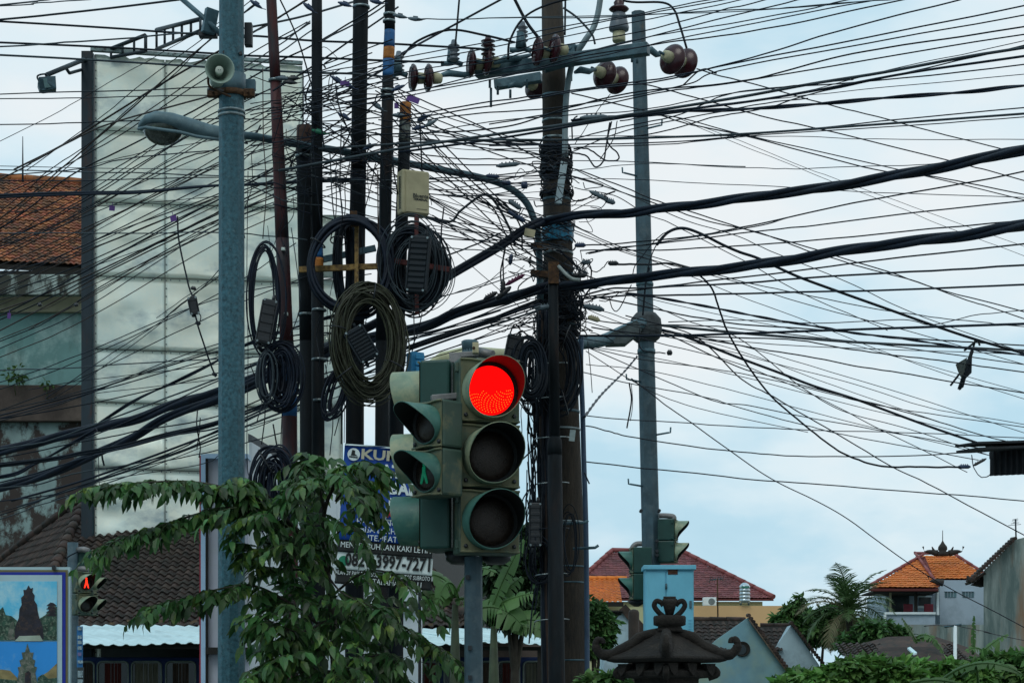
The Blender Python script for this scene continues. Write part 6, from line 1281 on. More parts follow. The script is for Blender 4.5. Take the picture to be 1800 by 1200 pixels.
jump = [([(708,98),(735,72),(790,53),(850,62),(905,75)],4.5), ([(705,95),(760,65),(880,0),(930,-25)],4), ([(808,-8),(804,40),(800,85)],4), ([(893,105),(897,70),(925,28),(985,2),(1060,-5),(1110,4),(1165,5),(1185,18),(1195,45),(1207,85)],4.6), ([(902,-6),(925,38),(945,65)],6), ([(990,14),(1015,32),(1040,60),(1046,78)],4), ([(994,-6),(993,62)],4), ([(1010,212),(1060,207)],6), ([(1006,245),(1006,214),(1015,205)],3), ([(1073,165),(1040,210),(1010,255)],1.6), ([(1200,150),(1235,122),(1260,130)],3)]
for p, w_ in jump: wire('jump', p, w_, 16.5, 16.5, ext=False)
tang = [([(1072,215),(1065,260),(1060,285),(1045,292),(1028,272),(1005,270)],3), ([(1075,214),(1068,250),(1086,270),(1085,282),(1060,280),(1035,262),(1008,262)],3), ([(1085,213),(1078,245),(1055,280)],2), ([(1155,430),(1175,408),(1200,401),(1230,410),(1270,430),(1300,443),(1335,455),(1400,485),(1470,511),(1560,543),(1650,575),(1720,598),(1800,621)],5.5), ([(1112,482),(1118,465),(1145,430),(1170,408),(1195,401)],2), ([(1135,500),(1142,460),(1160,420),(1190,402)],2.2), ([(1130,555),(1135,500),(1142,470)],3.5), ([(1085,464),(1130,465),(1180,464),(1215,474),(1250,505),(1263,540),(1278,580),(1300,620),(1350,690),(1400,735),(1450,775),(1500,805),(1560,820),(1620,820),(1690,821)],3.8), ([(1025,455),(1045,478),(1060,470),(1070,460),(1085,464)],2), ([(1020,440),(1030,480),(1060,495)],1.6), ([(1020,580),(1022,540),(1035,510),(1050,507)],3.4), ([(1110,500),(1090,540),(1078,545),(1070,520)],2), ([(1033,600),(1038,650),(1041,690)],1.6), ([(1106,672),(1110,700),(1107,725),(1102,752)],3), ([(1110,675),(1112,710),(1108,740)],1.4), ([(1125,576),(1124,608),(1140,618),(1170,620)],2.4), ([(895,590),(905,570),(915,580)],3), ([(900,600),(915,582),(930,590)],3), ([(1027,830),(1036,850)],3),
 ([(740,380),(790,390),(810,370),(850,342),(870,355),(895,400),(905,430)],4.6), ([(860,345),(890,360),(915,400),(918,440)],3), ([(845,345),(870,370),(892,420),(910,450)],2.6), ([(885,490),(885,450),(895,415)],3), ([(885,520),(880,480),(888,440)],3), ([(900,370),(930,400),(945,440)],2), ([(918,700),(945,760),(950,800)],1.8), ([(922,900),(930,860),(950,815)],1.8), ([(915,810),(945,782)],3), ([(940,1080),(945,1020),(935,960)],2.6), ([(930,1130),(938,1050),(950,1000)],3), ([(960,1010),(990,960),(1010,900)],1.5), ([(912,690),(925,720),(948,735)],4), ([(912,706),(930,728),(950,730)],2.4)]
for p, w_ in tang: wire('tang', p, w_, 16.4, 16.4 if p[-1][0] < 1300 else 19, ext=p[-1][0] >= 1800)
for k in range(40):   # short ends and small loops near the concrete pole
    x = rnd.uniform(890, 1060); y = rnd.uniform(270, 590); s_ = rnd.choice((-1, 1)); 
    if 955 < x < 1005 and rnd.random() < .5: continue
    wire('tang', [(x, y), (x+s_*rnd.uniform(6, 18), y+rnd.uniform(-12, 16)), (x+s_*rnd.uniform(18, 40), y+rnd.uniform(-18, 22)), (970+rnd.uniform(-10, 30), y+rnd.uniform(-25, 35))], rnd.choice((1.4, 1.8, 2.4)), 16.3, 16.6, ext=False)
ORD = ['first', 'second', 'third', 'fourth', 'fifth', 'sixth', 'seventh', 'eighth', 'ninth', 'tenth', 'eleventh', 'twelfth', 'thirteenth', 'fourteenth', 'fifteenth', 'sixteenth', 'seventeenth', 'eighteenth', 'nineteenth', 'twentieth']
TENS = {2: 'twenty', 3: 'thirty', 4: 'forty', 5: 'fifty', 6: 'sixty', 7: 'seventy', 8: 'eighty', 9: 'ninety'}
TEN2 = {2: 'twentieth', 3: 'thirtieth', 4: 'fortieth', 5: 'fiftieth', 6: 'sixtieth', 7: 'seventieth', 8: 'eightieth', 9: 'ninetieth'}
def ordn(i):
    if i < 20: return ORD[i]
    n_ = i+1; return TEN2[n_//10] if n_ % 10 == 0 else TENS[n_//10]+'-'+ORD[n_ % 10-1]
PEND.sort(key=lambda e: -e[0]); small = MB()
for k, (big, fam, ym, w_, c, rads, m) in enumerate(PEND):
    if k < 262:
        o = MB().tube(c, rads, 6).build('cable', m, None); o['category'] = 'cable'; FAM.setdefault(fam, []).append((ym, w_, o))
    else: small.tube(c, rads, 5)
small.build('loose_cables', black, kind='stuff', label='tangle of short thin wires and leads around the poles', cat='cables')
for f_, lst in FAM.items():
    grp, tmpl = DESC[f_]; lst.sort(key=lambda e: e[0])
    for i, (ym, w_, o) in enumerate(lst):
        o['label'] = tmpl.format(t='thick black' if w_ >= 4 else 'black' if w_ >= 2 else 'thin dark', o=ordn(i)); o['group'] = grp

# twisted service bundles: strands wound round each other
def twist(pts, w_px, d0, d1, strands, turns_m, label, m=blackb, fill=.5):
    xa, xb = pts[0][0], pts[-1][0]; Q = []
    p = list(pts)
    for (x, y) in p: Q.append(P(x, y, d0+(d1-d0)*(x-xa)/(xb-xa)))
    c = catmull(Q, 14); t = thing('twisted_cable', c[len(c)//2]-Vector((0, 0, .05)), label, 'cable', 'thick twisted cables')
    s_ = [0]
    for i in range(1, len(c)): s_.append(s_[-1]+(c[i]-c[i-1]).length)
    n_ = int(s_[-1]/.06)
    fine = []; j = 0
    for i in range(n_+1):
        L_ = s_[-1]*i/n_
        while j < len(s_)-2 and s_[j+1] < L_: j += 1
        k = (L_-s_[j])/max(1e-6, s_[j+1]-s_[j]); fine.append((c[j].lerp(c[j+1], k), L_))
    for q in range(strands):
        pp = []; rr = []
        for i, (v, L_) in enumerate(fine):
            tn = (fine[min(i+1, n_)][0]-fine[max(i-1, 0)][0]).normalized(); up_ = Vector((0, 0, 1)); sd_ = tn.cross(up_).normalized(); u_ = sd_.cross(tn)
            R0 = px(w_px, (d0+d1)/2)/2; a_ = 2*PI*(q/strands+L_*turns_m); pp.append(v+(sd_*math.cos(a_)+u_*math.sin(a_))*R0*fill); rr.append(R0*(1-fill)*1.12)
        MB().tube(pp, rr, 8).build('strand', m, t)
    return t
twist([(945,392),(1000,381),(1060,376),(1110,374),(1175,365),(1250,357),(1310,348),(1450,330),(1550,313),(1650,295),(1740,276),(1800,263),(2100,205)], 19, 16.5, 11.5, 3, .42, 'thick twisted black cable from the concrete pole to the right edge, upper one')
twist([(985,502),(1030,500),(1090,492),(1165,483),(1250,475),(1310,468),(1400,455),(1500,438),(1600,425),(1700,413),(1800,396),(2100,350)], 20, 16.4, 11.5, 3, .42, 'thick twisted black cable from the concrete pole to the right edge, lower one')
twist([(1005,212),(1060,207),(1130,203),(1200,196),(1310,192),(1450,182),(1560,172),(1700,162),(1760,155),(1800,151),(2100,125)], 7.5, 16.4, 13.5, 2, .9, 'slim twisted pair rising gently from beside the crossarm to the right edge')
twist([(1100,515),(1150,522),(1250,540),(1300,550),(1380,565),(1450,576),(1500,585),(1600,597),(1700,612),(1800,624),(2100,660)], 4.6, 16.6, 19, 2, 1.6, 'thin beaded twisted cable falling from the concrete pole to the right edge')
twist([(1027,733),(1045,708),(1060,690),(1082,668),(1100,650),(1120,626)], 4.2, 16.6, 25.6, 2, .9, 'short twisted cable from the concrete pole up to the octagonal pole')
twist([(-300,846),(0,793),(100,767),(150,757),(200,745),(250,733),(310,710),(380,690),(430,672),(520,635),(600,603),(735,577),(800,550),(880,528),(945,508),(985,500)], 18, 19, 16.4, 3, .42, 'thick twisted black cable from low left edge past the coils')
twist([(-300,925),(0,857),(80,835),(170,797),(230,770),(290,735),(380,703),(430,683),(530,640),(620,600)], 15.5, 19, 16, 3, .35, 'lowest thick twisted black cable at the left edge')
twist([(175,743),(240,702),(310,670),(380,635),(430,607),(520,575),(640,540)], 6, 17.5, 15.6, 2, .6, 'black twisted cable branching steeply up from the thick bundle before the billboard')
twist([(-300,850),(0,817),(100,805),(150,795),(215,785),(290,765),(385,742),(520,690),(620,650)], 9, 18.5, 15.8, 4, .12, 'loose bundle of thin black cables under the twisted cables at left', black, .62)
twist([(-200,850),(0,838),(60,815),(90,800),(130,777),(170,755)], 7, 18.5, 17.6, 2, .5, 'short twisted branch joining the thick bundle at the left edge')
twist([(560,620),(700,545),(770,497),(800,478),(880,432),(920,405),(955,388)], 16, 15.9, 16.4, 3, .1, 'thick straight black cable bundle from the coils up to the concrete pole', blackb, .5)
twist([(-300,362),(0,345),(140,340),(240,338),(330,330),(385,326),(430,325),(560,318),(640,316)], 8, 18.5, 15.5, 2, .10, 'thick level black cable across the terracotta roof to the dark poles')
twist([(720,610),(800,585),(880,556),(945,532)], 8, 15.6, 16.4, 4, .1, 'band of parallel black cables above the traffic light', black, .62)

# connectors on cables
def connector(x, y, D, a_, l_px, w_px, label, m=dkplastic):
    q = P(x, y, D); l_ = px(l_px, D)/2; r_ = px(w_px, D)/2; M = Matrix.Translation(q) @ Matrix.Rotation(-a_, 4, 'Y'); mb = MB(M)
    mb.tube([(-l_*1.25, 0, 0), (-l_, 0, 0), (-l_*.8, 0, 0), (l_*.8, 0, 0), (l_, 0, 0), (l_*1.25, 0, 0)], [r_*.35, r_*.7, r_, r_, r_*.7, r_*.35], 10)
    for k in range(4): mb.box((-l_*.6+l_*.4*k, -.0, r_*1.0), (l_*.14, r_*1.0, r_*.7))
    mb.build('cable_connector', m, label=label, cat='connector', group='connectors on the cables')
cons = [(1053, 344, -.45, 30, 8, greyclamp, 'grey clamp on a cable right of the conduit end'), (1072, 354, -.3, 16, 9, greyclamp, 'stubby grey clamp right of the conduit end'), (1044, 206, .05, 40, 8, greyclamp, 'pair of grey sleeves under the crossarm by the octagonal pole'), (1030, 461, .1, 14, 8, greyclamp, 'grey clamp on the right flank of the concrete pole at collar height'), (1020, 431, 0, 16, 8, bluecl, 'blue grey clamp on the concrete pole above the collar'), (1078, 463, 0, 15, 8, dkplastic, 'dark sleeve on the drooping cable'), (1044, 541, -.2, 30, 10, greyclamp, 'big grey sleeve below the lower twisted cable'), (1044, 560, -.3, 18, 9, creamp, 'pale sleeve below the grey sleeve'), (905, 360, -.6, 22, 9, greyclamp, 'grey sleeve left of the curved pipe'), (908, 380, -.6, 28, 9, bluecl, 'blue sleeve under the curved pipe'), (893, 290, .1, 34, 8, greyclamp, 'horizontal grey sleeve left of the concrete pole'), (890, 322, 0, 14, 9, bluecl, 'blue clamp on top of the curved pipe'), (922, 326, 0, 10, 12, bluecl, 'blue clamp hanging right of the curved pipe'), (866, 310, -.1, 20, 7, bluecl, 'small dark clamp riding the curved pipe'), (885, 515, .7, 28, 9, dkplastic, 'toothed dark clamp left of the concrete pole'), (862, 520, .5, 22, 8, dkplastic, 'toothed dark clamp further left of the concrete pole'), (905, 492, .5, 32, 7, mat('magenta_sleeve', (.13, .015, .06), .5, 0, .2, 9, bump=0), 'magenta sleeve left of the iron stub'), (884, 505, 1.5, 22, 8, dkplastic, 'upright dark sleeve beside the magenta sleeve'), (898, 456, 1.4, 16, 7, bluecl, 'small blue sleeve on a hanging lead'), (1695, 820, 0, 18, 7, bluecl, 'blue splice clamp near the dark canopy'), (1722, 812, .5, 22, 5, dkplastic, 'slim dark splice near the dark canopy'), (1177, 620, 0, 8, 9, dkplastic, 'dark knob at the right of the octagonal pole'), (955, 540, .1, 26, 9, greyclamp, 'grey clamp at the cable knot on the concrete pole'), (1018, 484, 0, 22, 9, dkplastic, 'dark clamp over the start of the lower twisted cable'), (340, 507, -.2, 8, 6, dkplastic, 'small clip above the hanging splice box'), (348, 568, -.2, 8, 6, dkplastic, 'small clip below the hanging splice box'), (377, 658, -.3, 8, 6, dkplastic, 'small clip at the lower end of the hanging cable'), (70, 536, .2, 6, 6, dkplastic, 'small dark clip on a cable at the stained wall'), (134, 536, .2, 6, 6, dkplastic, 'small dark clip on a cable beside the billboard post'), (500, 138, 0, 16, 6, dkplastic, 'dark insulator knob on top of the rear billboard post')]
for (x, y, a_, l_, w_, m_, lb) in cons: connector(x, y, 16.2 if 850 < x < 1200 else 15.4 if x < 850 else 19, a_, l_, w_, lb, m_)
wire('x', [(312,380),(314,420),(322,460),(331,500),(338,520)], 3.4, 15.4, 15.3, black, label='black cable dropping to the small splice box before the billboard', ext=False)
wire('x', [(343,553),(348,572),(360,610),(374,650),(379,662)], 3.4, 15.3, 15.3, black, label='black cable hanging out of the small splice box before the billboard', ext=False)
wire('x', [(350,550),(353,558),(349,572)], 2, 15.3, 15.3, black, label='tiny loop under the small splice box before the billboard', ext=False)
wire('x', [(290,560),(326,528),(385,487)], 2, 15.5, 15.3, black, label='thin pair lead crossing behind the small splice box', ext=False)
wire('x', [(1708,800),(1712,822),(1722,836),(1735,838),(1744,828)], 2, 18.5, 17.4, blackb, label='thin looping lead under the dark canopy corner', ext=False)
wire('x', [(347,720),(346,750),(352,785),(350,803)], 2.6, 15.7, 15.8, black, label='frayed cable end hanging left of the galvanised pole', ext=False)
wire('x', [(352,735),(350,760),(346,790)], 2.2, 15.7, 15.8, black, label='second frayed cable end beside the galvanised pole, slightly shorter', ext=False)
wire('x', [(178,790),(180,805),(183,818)], 4, 17, 17, black, label='short cable stub under the bundle right of billboard post', ext=False)
wire('x', [(173,800),(174,840),(176,880)], 1.6, 17, 17, greyc, label='thin wire hanging straight down beside the billboard post', ext=False)
# messy windings round the concrete pole as one part that nobody could count
rnd = random.Random(9); mb = MB()
for k in range(95):
    y = rnd.choice([rnd.uniform(262, 350), rnd.uniform(390, 600), rnd.uniform(470, 590), rnd.uniform(500, 590)]); c, r_ = on(cp, y); a0_ = rnd.random()*6; tl = rnd.gauss(0, .03 if y < 460 else .10); ex = rnd.uniform(.01, .03 if y < 460 else .10); pts = []
    n_ = rnd.choice((10, 14, 18))
    for i in range(n_): a_ = a0_+i/12*2*PI*.9; pts.append(c+Vector((math.cos(a_)*(r_+ex), math.sin(a_)*(r_+ex), tl*math.sin(a_+a0_)+.02*math.sin(i*2))))
    mb.tube(catmull(pts, 2), rnd.uniform(.004, .009), 4)
for k in range(90):
    y = rnd.uniform(480, 600); c, r_ = on(cp, y); x = rnd.uniform(-.28, .22); q = c+Vector((x, -r_-rnd.uniform(.0, .2), 0)); pts = [q]
    for i in range(4): q = q+Vector((rnd.gauss(0, .04), rnd.gauss(0, .02), rnd.uniform(-.10, .05))); pts.append(q)
    mb.tube(catmull(pts, 3), rnd.uniform(.003, .007), 4)
for k in range(70):
    y0 = rnd.uniform(560, 900); x = rnd.uniform(926, 958); q = P(x, y0, 16.3+rnd.uniform(0, .5)); pts = [q]
    for i in range(4): q = q+Vector((rnd.gauss(0, .018), rnd.gauss(0, .02), -rnd.uniform(.08, .25))); pts.append(q)
    mb.tube(catmull(pts, 3), rnd.uniform(.004, .010), 4)
mb.build('cable_windings', black, cpt, kind='stuff')
for k in range(16):
    x0 = 948+k%8*2.6+rnd.uniform(-2, 2); pts = [P(x0+rnd.uniform(-4, 4)+ (y-560)*.016, y, 16.45+(k//8)*.12) for y in (545, 600, 680, 760, 850, 940, 1040, 1140)]; pts.append(Vector((pts[-1].x+.05, pts[-1].y, .3)))
    MB().tube(catmull(pts, 4), rnd.choice((.009, .012, .015, .019)), 6).build('riser_cable', random.choice((black, blackb, brownc)), cpt)
for y in (640, 700, 770, 850, 930, 1010, 1090):
    MB().tube(catmull([P(940, y+3, 16.6), P(944, y, 16.3), P(962, y-2, 16.25), P(990, y-3, 16.3), P(1000, y-2, 16.6)], 3), .006, 4).build('strap', steelb if y % 3 else black, cpt)
mb = MB()
for k in range(22):
    x = rnd.choice([rnd.gauss(545, 22), rnd.gauss(650, 32), rnd.gauss(470, 16)]); y = rnd.choice([rnd.gauss(265, 35), rnd.gauss(200, 50), rnd.gauss(320, 40)]); q = P(x, y, 15.2+rnd.uniform(0, .8)); pts = [q]
    for i in range(4): q = q+Vector((rnd.gauss(0, .07), rnd.gauss(0, .03), rnd.gauss(-.01, .06))); pts.append(q)
    mb.tube(catmull(pts, 3), rnd.uniform(.003, .007), 4)
o = mb.build('loose_wire_ends', black, tp_c, kind='stuff')
MB().lathe(on(cp, 402)[0]-Vector((0, 0, .12)), (0, 0, 1), [(on(cp, 402)[1]+.012, 0), (on(cp, 402)[1]+.02, .06), (on(cp, 402)[1]+.012, .15)], 18, caps=False).build('blue_tape', mat('bright_blue_tape', (.01, .22, .36), .4, 0, .5, 30, col2=(.02, .03, .04), cut=(.45, .6)), cpt)
pale = mat('pale_broken_fitting', (.35, .36, .33), .6, .1, .2, 9)
MB().tube(catmull([P(982,468,16.1),P(995,482,16.0),P(1006,490,16.0),P(1020,492,16.0)], 4), .014, 6).build('pale_fitting', pale, cpt); MB().bar(P(922, 408, 16.3), P(940, 412, 16.3), .04, .06).build('pale_tag', creamp, cpt)
for y in (432, 480): MB().bar(P(936, y, 16.5), P(962, y+3, 16.6), .05, .05).build('pipe_bracket', rust, cpt)
# kite caught on the cables
kt = thing('torn_kite', P(1690, 685, 20.5), 'torn black kite caught on the cables at right, hanging upside down', 'kite')
kb = mat('black_kite_cloth', (.012, .02, .025), .8, 0, .4, 12); kg = mat('faded_grey_kite_cloth', (.16, .17, .15), .85, 0, .4, 12, trans=.3)
MB().prism([P(1709, 620, 20.5), P(1708, 655, 20.5), P(1698, 665, 20.5), P(1694, 680, 20.5), P(1686, 686, 20.5), P(1692, 668, 20.5), P(1697, 648, 20.5), P(1700, 632, 20.5)], (0, .02, 0)).build('cloth', kb, kt)
MB().prism([P(1700, 628, 20.4), P(1680, 640, 20.45), P(1684, 652, 20.35), P(1690, 664, 20.4), P(1697, 650, 20.5)], (0, .01, 0)).build('torn_cloth', kg, kt)
mb = MB(); mb.tube([P(1709, 616, 20.5), P(1686, 684, 20.5)], .02, 5); mb.tube([P(1696, 644, 20.5), P(1671, 677, 20.4)], .012, 5); mb.tube([P(1715, 596, 20.4), P(1709, 618, 20.5)], .012, 5); mb.tube([P(1695, 616, 20.4), P(1718, 598, 20.3), P(1722, 606, 20.4)], .012, 5)
mb.build('spar', kb, kt)

# ---------------------------------------------------------------- vegetation
leaf_fg = mat('foreground_leaf', (.050, .125, .030), .5, 0, .35, 3.5, island=.65, rnd=.45, bump=0, spec=.5, trans=.25, col2=(.16, .23, .035), cut=(.54, .65))
leaf_bg = mat('background_foliage', (.065, .150, .040), .6, 0, .3, .8, island=.55, bump=0, trans=.35, col2=(.15, .24, .06), cut=(.5, .7)); leaf_dk = mat('dark_background_foliage', (.028, .065, .022), .6, 0, .3, .5, island=.45, bump=0, trans=.25)
leaf_lt = mat('light_shrub_leaf', (.13, .26, .055), .55, 0, .3, 1.2, island=.5, bump=0, trans=.35, col2=(.16, .27, .06), cut=(.5, .68))
bark = mat('brown_bark', (.05, .04, .03), .9, 0, .3, 9, bump=.3); palmg = mat('palm_frond_green', (.075, .13, .04), .5, 0, .2, 1, island=.35, bump=0, trans=.25); palmd = mat('dry_palm_frond', (.20, .17, .09), .7, 0, .2, 1, island=.3, bump=0, trans=.2); banm = mat('banana_leaf_green', (.085, .17, .045), .45, 0, .25, 1.2, bump=.1, bscale=12, trans=.3, rnd=.2)
tree = thing('leafy_tree', (P(590, 0, 12.2).x, 12.2, 0), 'leafy green roadside tree in front of the poles, long branches reaching left', 'tree')
DT = 12.2
brs = [ # (points px, depth offsets, weight, leaf count)
 ([(590,1260),(586,1100),(575,1000),(570,900),(600,830)], (0,0,0,-.1,-.2), .030),
 ([(575,1010),(520,930),(460,880),(400,858),(330,846),(250,848),(165,856)], (0,-.1,-.3,-.45,-.5,-.6,-.6), .013),
 ([(560,1000),(500,940),(450,905),(400,892),(340,905),(280,925),(230,940),(180,958)], (0,-.2,-.3,-.4,-.4,-.5,-.5,-.6), .012),
 ([(565,1100),(510,1060),(450,1030),(400,1032),(340,1046),(275,1062)], (0,-.1,-.2,-.3,-.3,-.3), .011),
 ([(570,900),(590,845),(625,815),(665,818)], (-.1,-.2,-.3,-.3), .010), ([(570,900),(560,850),(548,815),(540,812)], (-.1,-.2,-.2,-.3), .009), ([(590,880),(615,852),(640,850),(652,875)], (-.1,-.2,-.3,-.3), .008),
 ([(575,960),(600,930),(618,925),(630,945)], (0,-.3,-.4,-.5), .007), ([(580,1050),(630,1010),(680,1005),(735,1045)], (0,-.3,-.4,-.5), .009), ([(585,1130),(650,1110),(700,1100),(740,1120),(775,1138)], (0,-.2,-.4,-.4,-.5), .008),
 ([(575,1090),(530,1110),(495,1100),(465,1085)], (0,-.3,-.5,-.5), .008), ([(585,1180),(530,1170),(490,1160),(460,1175)], (0,-.3,-.5,-.5), .008), ([(585,1180),(630,1160),(680,1150),(700,1180)], (0,-.3,-.5,-.5), .008), ([(560,1000),(500,1000),(450,990),(430,960)], (0,-.1,-.2,-.2), .008),
 ([(520,930),(480,880),(450,850),(440,846)], (-.1,-.2,-.3,-.3), .008), ([(575,1010),(600,1040),(640,1060),(670,1070)], (0,-.4,-.6,-.7), .007),
]
br_curves = []
for k, (pts, offs, r_) in enumerate(brs):
    c = catmull([P(x, y, DT+o_) for (x, y), o_ in zip(pts, offs)], 6); br_curves.append(c); n_ = len(c)
    MB().tube(c, [r_*(1-.75*i/n_) for i in range(n_)], 7).build('trunk' if k == 0 else 'branch', bark, tree)
LP_, LD_, LS_, TW = [], [], [], []
rnd = random.Random(31)
def compound(p, d, L_, n_, ls):
    """pinnate leaf: stalk from p along d with drooping leaflets"""
    d = Vector(d).normalized(); side = d.cross(Vector((0, 0, 1)));
    if side.length < .1: side = Vector((1, 0, 0))
    side.normalize(); pts = []
    for i in range(n_+1):
        t = i/n_; q = p+d*L_*t+Vector((0, 0, -L_*.45*t*t)); pts.append(q)
    TW.append(pts)
    for i in range(1, n_+1):
        dd = (pts[i]-pts[i-1]).normalized()
        for s_ in (-1, 1):
            if rnd.random() < .08: continue
            v = (dd*.55+side*s_*.8+Vector((0, 0, -.45+rnd.gauss(0, .18)))+Vector((rnd.gauss(0, .15), rnd.gauss(0, .15), 0))); LP_.append(tuple(pts[i])); LD_.append(tuple(v)); LS_.append(ls*rnd.uniform(.6, 1.2)*(1.0-.25*(i/n_-.5)))
    LP_.append(tuple(pts[-1])); LD_.append(tuple((pts[-1]-pts[-2]).normalized()+Vector((0, 0, -.5)))); LS_.append(ls*1.1)
for k, c in enumerate(br_curves):
    if k == 0: continue
    long_ = k in (1, 2, 3); n_ = {1: 44, 2: 42, 3: 26, 7: 4, 8: 7, 6: 9}.get(k, 13)
    for i in range(n_):
        t = (i+rnd.random()*.6)/n_; t = .2+.8*t if long_ else .25+.75*t; idx = min(len(c)-2, int(t*(len(c)-1))); q = c[idx].lerp(c[idx+1], rnd.random()); dirv = (c[idx+1]-c[idx]).normalized()
        sgn = 1 if i % 2 else -1; dd = dirv*.8+Vector((0, -sgn*.8, 0))+Vector((rnd.gauss(0, .2), rnd.gauss(0, .2), rnd.uniform(-.1, .35)))
        compound(q, dd, rnd.uniform(.10, .17) if long_ else rnd.uniform(.13, .22), rnd.choice((4, 5)), .098)
    compound(c[-1], (c[-1]-c[-2]), .18, 5, .085)
mass = [((590,844),(36,24),24), ((560,842),(26,18),12), ((622,868),(12,34),9), ((495,903),(60,32),34), ((440,882),(30,18),12), ((530,950),(26,30),12), ((500,985),(50,34),18), ((530,1088),(66,42),38), ((500,1065),(32,28),12), ((605,1085),(34,24),9), ((570,1162),(88,42),62), ((498,1175),(34,34),18), ((640,1178),(22,26),8), ((640,1050),(36,10),6), ((725,1150),(24,8),3)]
for (cx, cy), (rx, ry), n_ in mass:
    for i in range(n_):
        a_ = rnd.random()*2*PI; r_ = rnd.random()**.5; x, y = cx+math.cos(a_)*rx*r_, cy+math.sin(a_)*ry*r_; D_ = DT+rnd.gauss(-.1, .33); q = P(x, y, D_)
        out_ = Vector((math.cos(a_), rnd.gauss(-.5, .6), -math.sin(a_)*.4+.15)); compound(q, out_, rnd.uniform(.13, .22), rnd.choice((4, 5, 5)), .104)
mb = MB()
for pts in TW: mb.tube(pts, .0022, 3)
mb.build('leaf_stalks', mat('green_leaf_stalk', (.06, .07, .03), .7, 0, .2, 9, bump=0), tree, kind='stuff')
A_P, A_D, A_S = np.array(LP_), np.array(LD_), np.array(LS_)
# the 290 leaves that show largest (the nearest ones at the crown surface) are parts
sx_ = A_P[:, 0]/A_P[:, 1]*F+900; sy_ = HY-(A_P[:, 2]-CZ)/A_P[:, 1]*F
vis_ = (sx_ > 60) & (sx_ < 1000) & (sy_ < 1195)
score = np.where(vis_, A_S/A_P[:, 1], 0)+np.where(A_P[:, 1] < 11.75, .002, 0); order = np.argsort(-score); top = order[:290]; rest = order[290:]
V, F_ = leaf_scatter(A_P[rest], A_D[rest], A_S[rest], wid=.40)
np_mesh('foliage', V, F_, leaf_fg, tree, kind='stuff')
V1, F1 = leaf_scatter([(0, 0, 0)], [(0, -1, 0)], [1.0], wid=.42, droop=.22)
lme = bpy.data.meshes.new('leaf'); lme.from_pydata([tuple(q) for q in V1.tolist()], [], [tuple(q) for q in F1.tolist()]); lme.materials.append(leaf_fg); lme.update()
for i in top:
    o = bpy.data.objects.new('leaf', lme); COL.objects.link(o); o.parent = tree; d = Vector(A_D[i]).normalized(); R = d.to_track_quat('-Y', 'Z').to_matrix().to_4x4() @ Matrix.Rotation(rnd.gauss(0, .4), 4, 'Y')
    o.matrix_basis = Matrix.Translation(Vector(A_P[i])-WL[tree.name]) @ R @ Matrix.Scale(float(A_S[i]), 4)
print('foreground leaves', len(A_P))
def bush(label, D, blobs, n_, size, m, trunk, name='tree', cat='tree', wid=.45, limbs=3, group=None):
    c0 = P(trunk, 0, D); t = thing(name, (c0.x, D, 0), label, cat, group); cs = []
    zlow = 99
    for (x, y, rx, ry) in blobs:
        c = P(x, y, D+random.uniform(-.4, .4)*px(rx, D)); cs.append((tuple(c), (px(rx, D)*.82, px(rx, D)*.7, px(ry, D)*.78))); zlow = min(zlow, c.z)
        # sub clumps for an uneven outline
        for k in range(13):
            a_ = random.random()*2*PI; b_ = random.uniform(-.6, 1.2); s_ = random.uniform(.14, .42); cs.append((tuple(c+Vector((math.cos(a_)*px(rx, D)*.9*math.cos(b_), math.sin(a_)*px(rx, D)*.7, math.sin(b_)*px(ry, D)*.95))), (px(rx, D)*s_, px(rx, D)*s_, px(ry, D)*s_)))
    V, F_ = blob_leaves(cs, n_, size, wid=wid); np_mesh('crown', V, F_, m, t, kind='stuff')
    topc = Vector(cs[0][0]); mb = MB(); mb.tube([(c0.x, D, 0), Vector((c0.x, D, topc.z*.5)), topc], [.10, .08, .03], 7); mb.build('trunk', bark, t)
    for q in cs[::14][1:limbs+2]: MB().tube(catmull([Vector((c0.x, D, topc.z*.5)), Vector((c0.x, D, topc.z*.5)).lerp(Vector(q[0]), .5)+Vector((0, 0, .1)), Vector(q[0])], 4), [.05-.005*i for i in range(9)], 6).build('limb', bark, t)
    return t
random.seed(11); np.random.seed(11)
bush('dense dark tree behind the main traffic light post', 34, [(905,965,34,34),(880,1010,40,40),(930,1030,40,60),(890,1070,44,40),(945,960,18,24)], 9000, .17, leaf_dk, 905)
bush('round green tree right of the concrete pole under the small orange roof', 44, [(1042,1092,24,34),(1058,1100,22,22),(1040,1125,34,36)], 6500, .17, leaf_bg, 1046)
bush('broad green tree left of the coconut palm on the right', 74, [(1450,1095,46,24),(1402,1064,14,20),(1395,1085,26,18),(1500,1112,50,22),(1420,1115,50,26),(1380,1092,22,14),(1470,1080,20,14)], 13000, .22, leaf_bg, 1440)
bush('low green tree below the villa balcony', 60, [(1540,1108,34,14),(1580,1114,20,8),(1520,1130,40,16)], 4200, .24, leaf_bg, 1545)
bush('wide light green shrub along the lower right edge, left half', 30, [(1490,1190,40,22),(1550,1190,44,24),(1430,1202,60,14),(1600,1192,36,22),(1530,1168,20,10)], 8000, .17, leaf_lt, 1520, 'shrub', 'shrub')
bush('wide light green shrub along the lower right edge, middle part', 31, [(1650,1195,46,22),(1700,1190,40,18),(1615,1176,18,10)], 7000, .17, leaf_lt, 1660, 'shrub', 'shrub')
bush('dark green shrub at the lower right corner under the streaked wall', 32, [(1775,1180,56,24),(1735,1172,30,12),(1800,1184,50,30)], 7000, .17, leaf_bg, 1770, 'shrub', 'shrub')
bush('small shrub at the foot of the stone shrine', 15, [(1075,1196,26,10),(1040,1205,30,12)], 900, .08, leaf_bg, 1070, 'shrub', 'shrub')
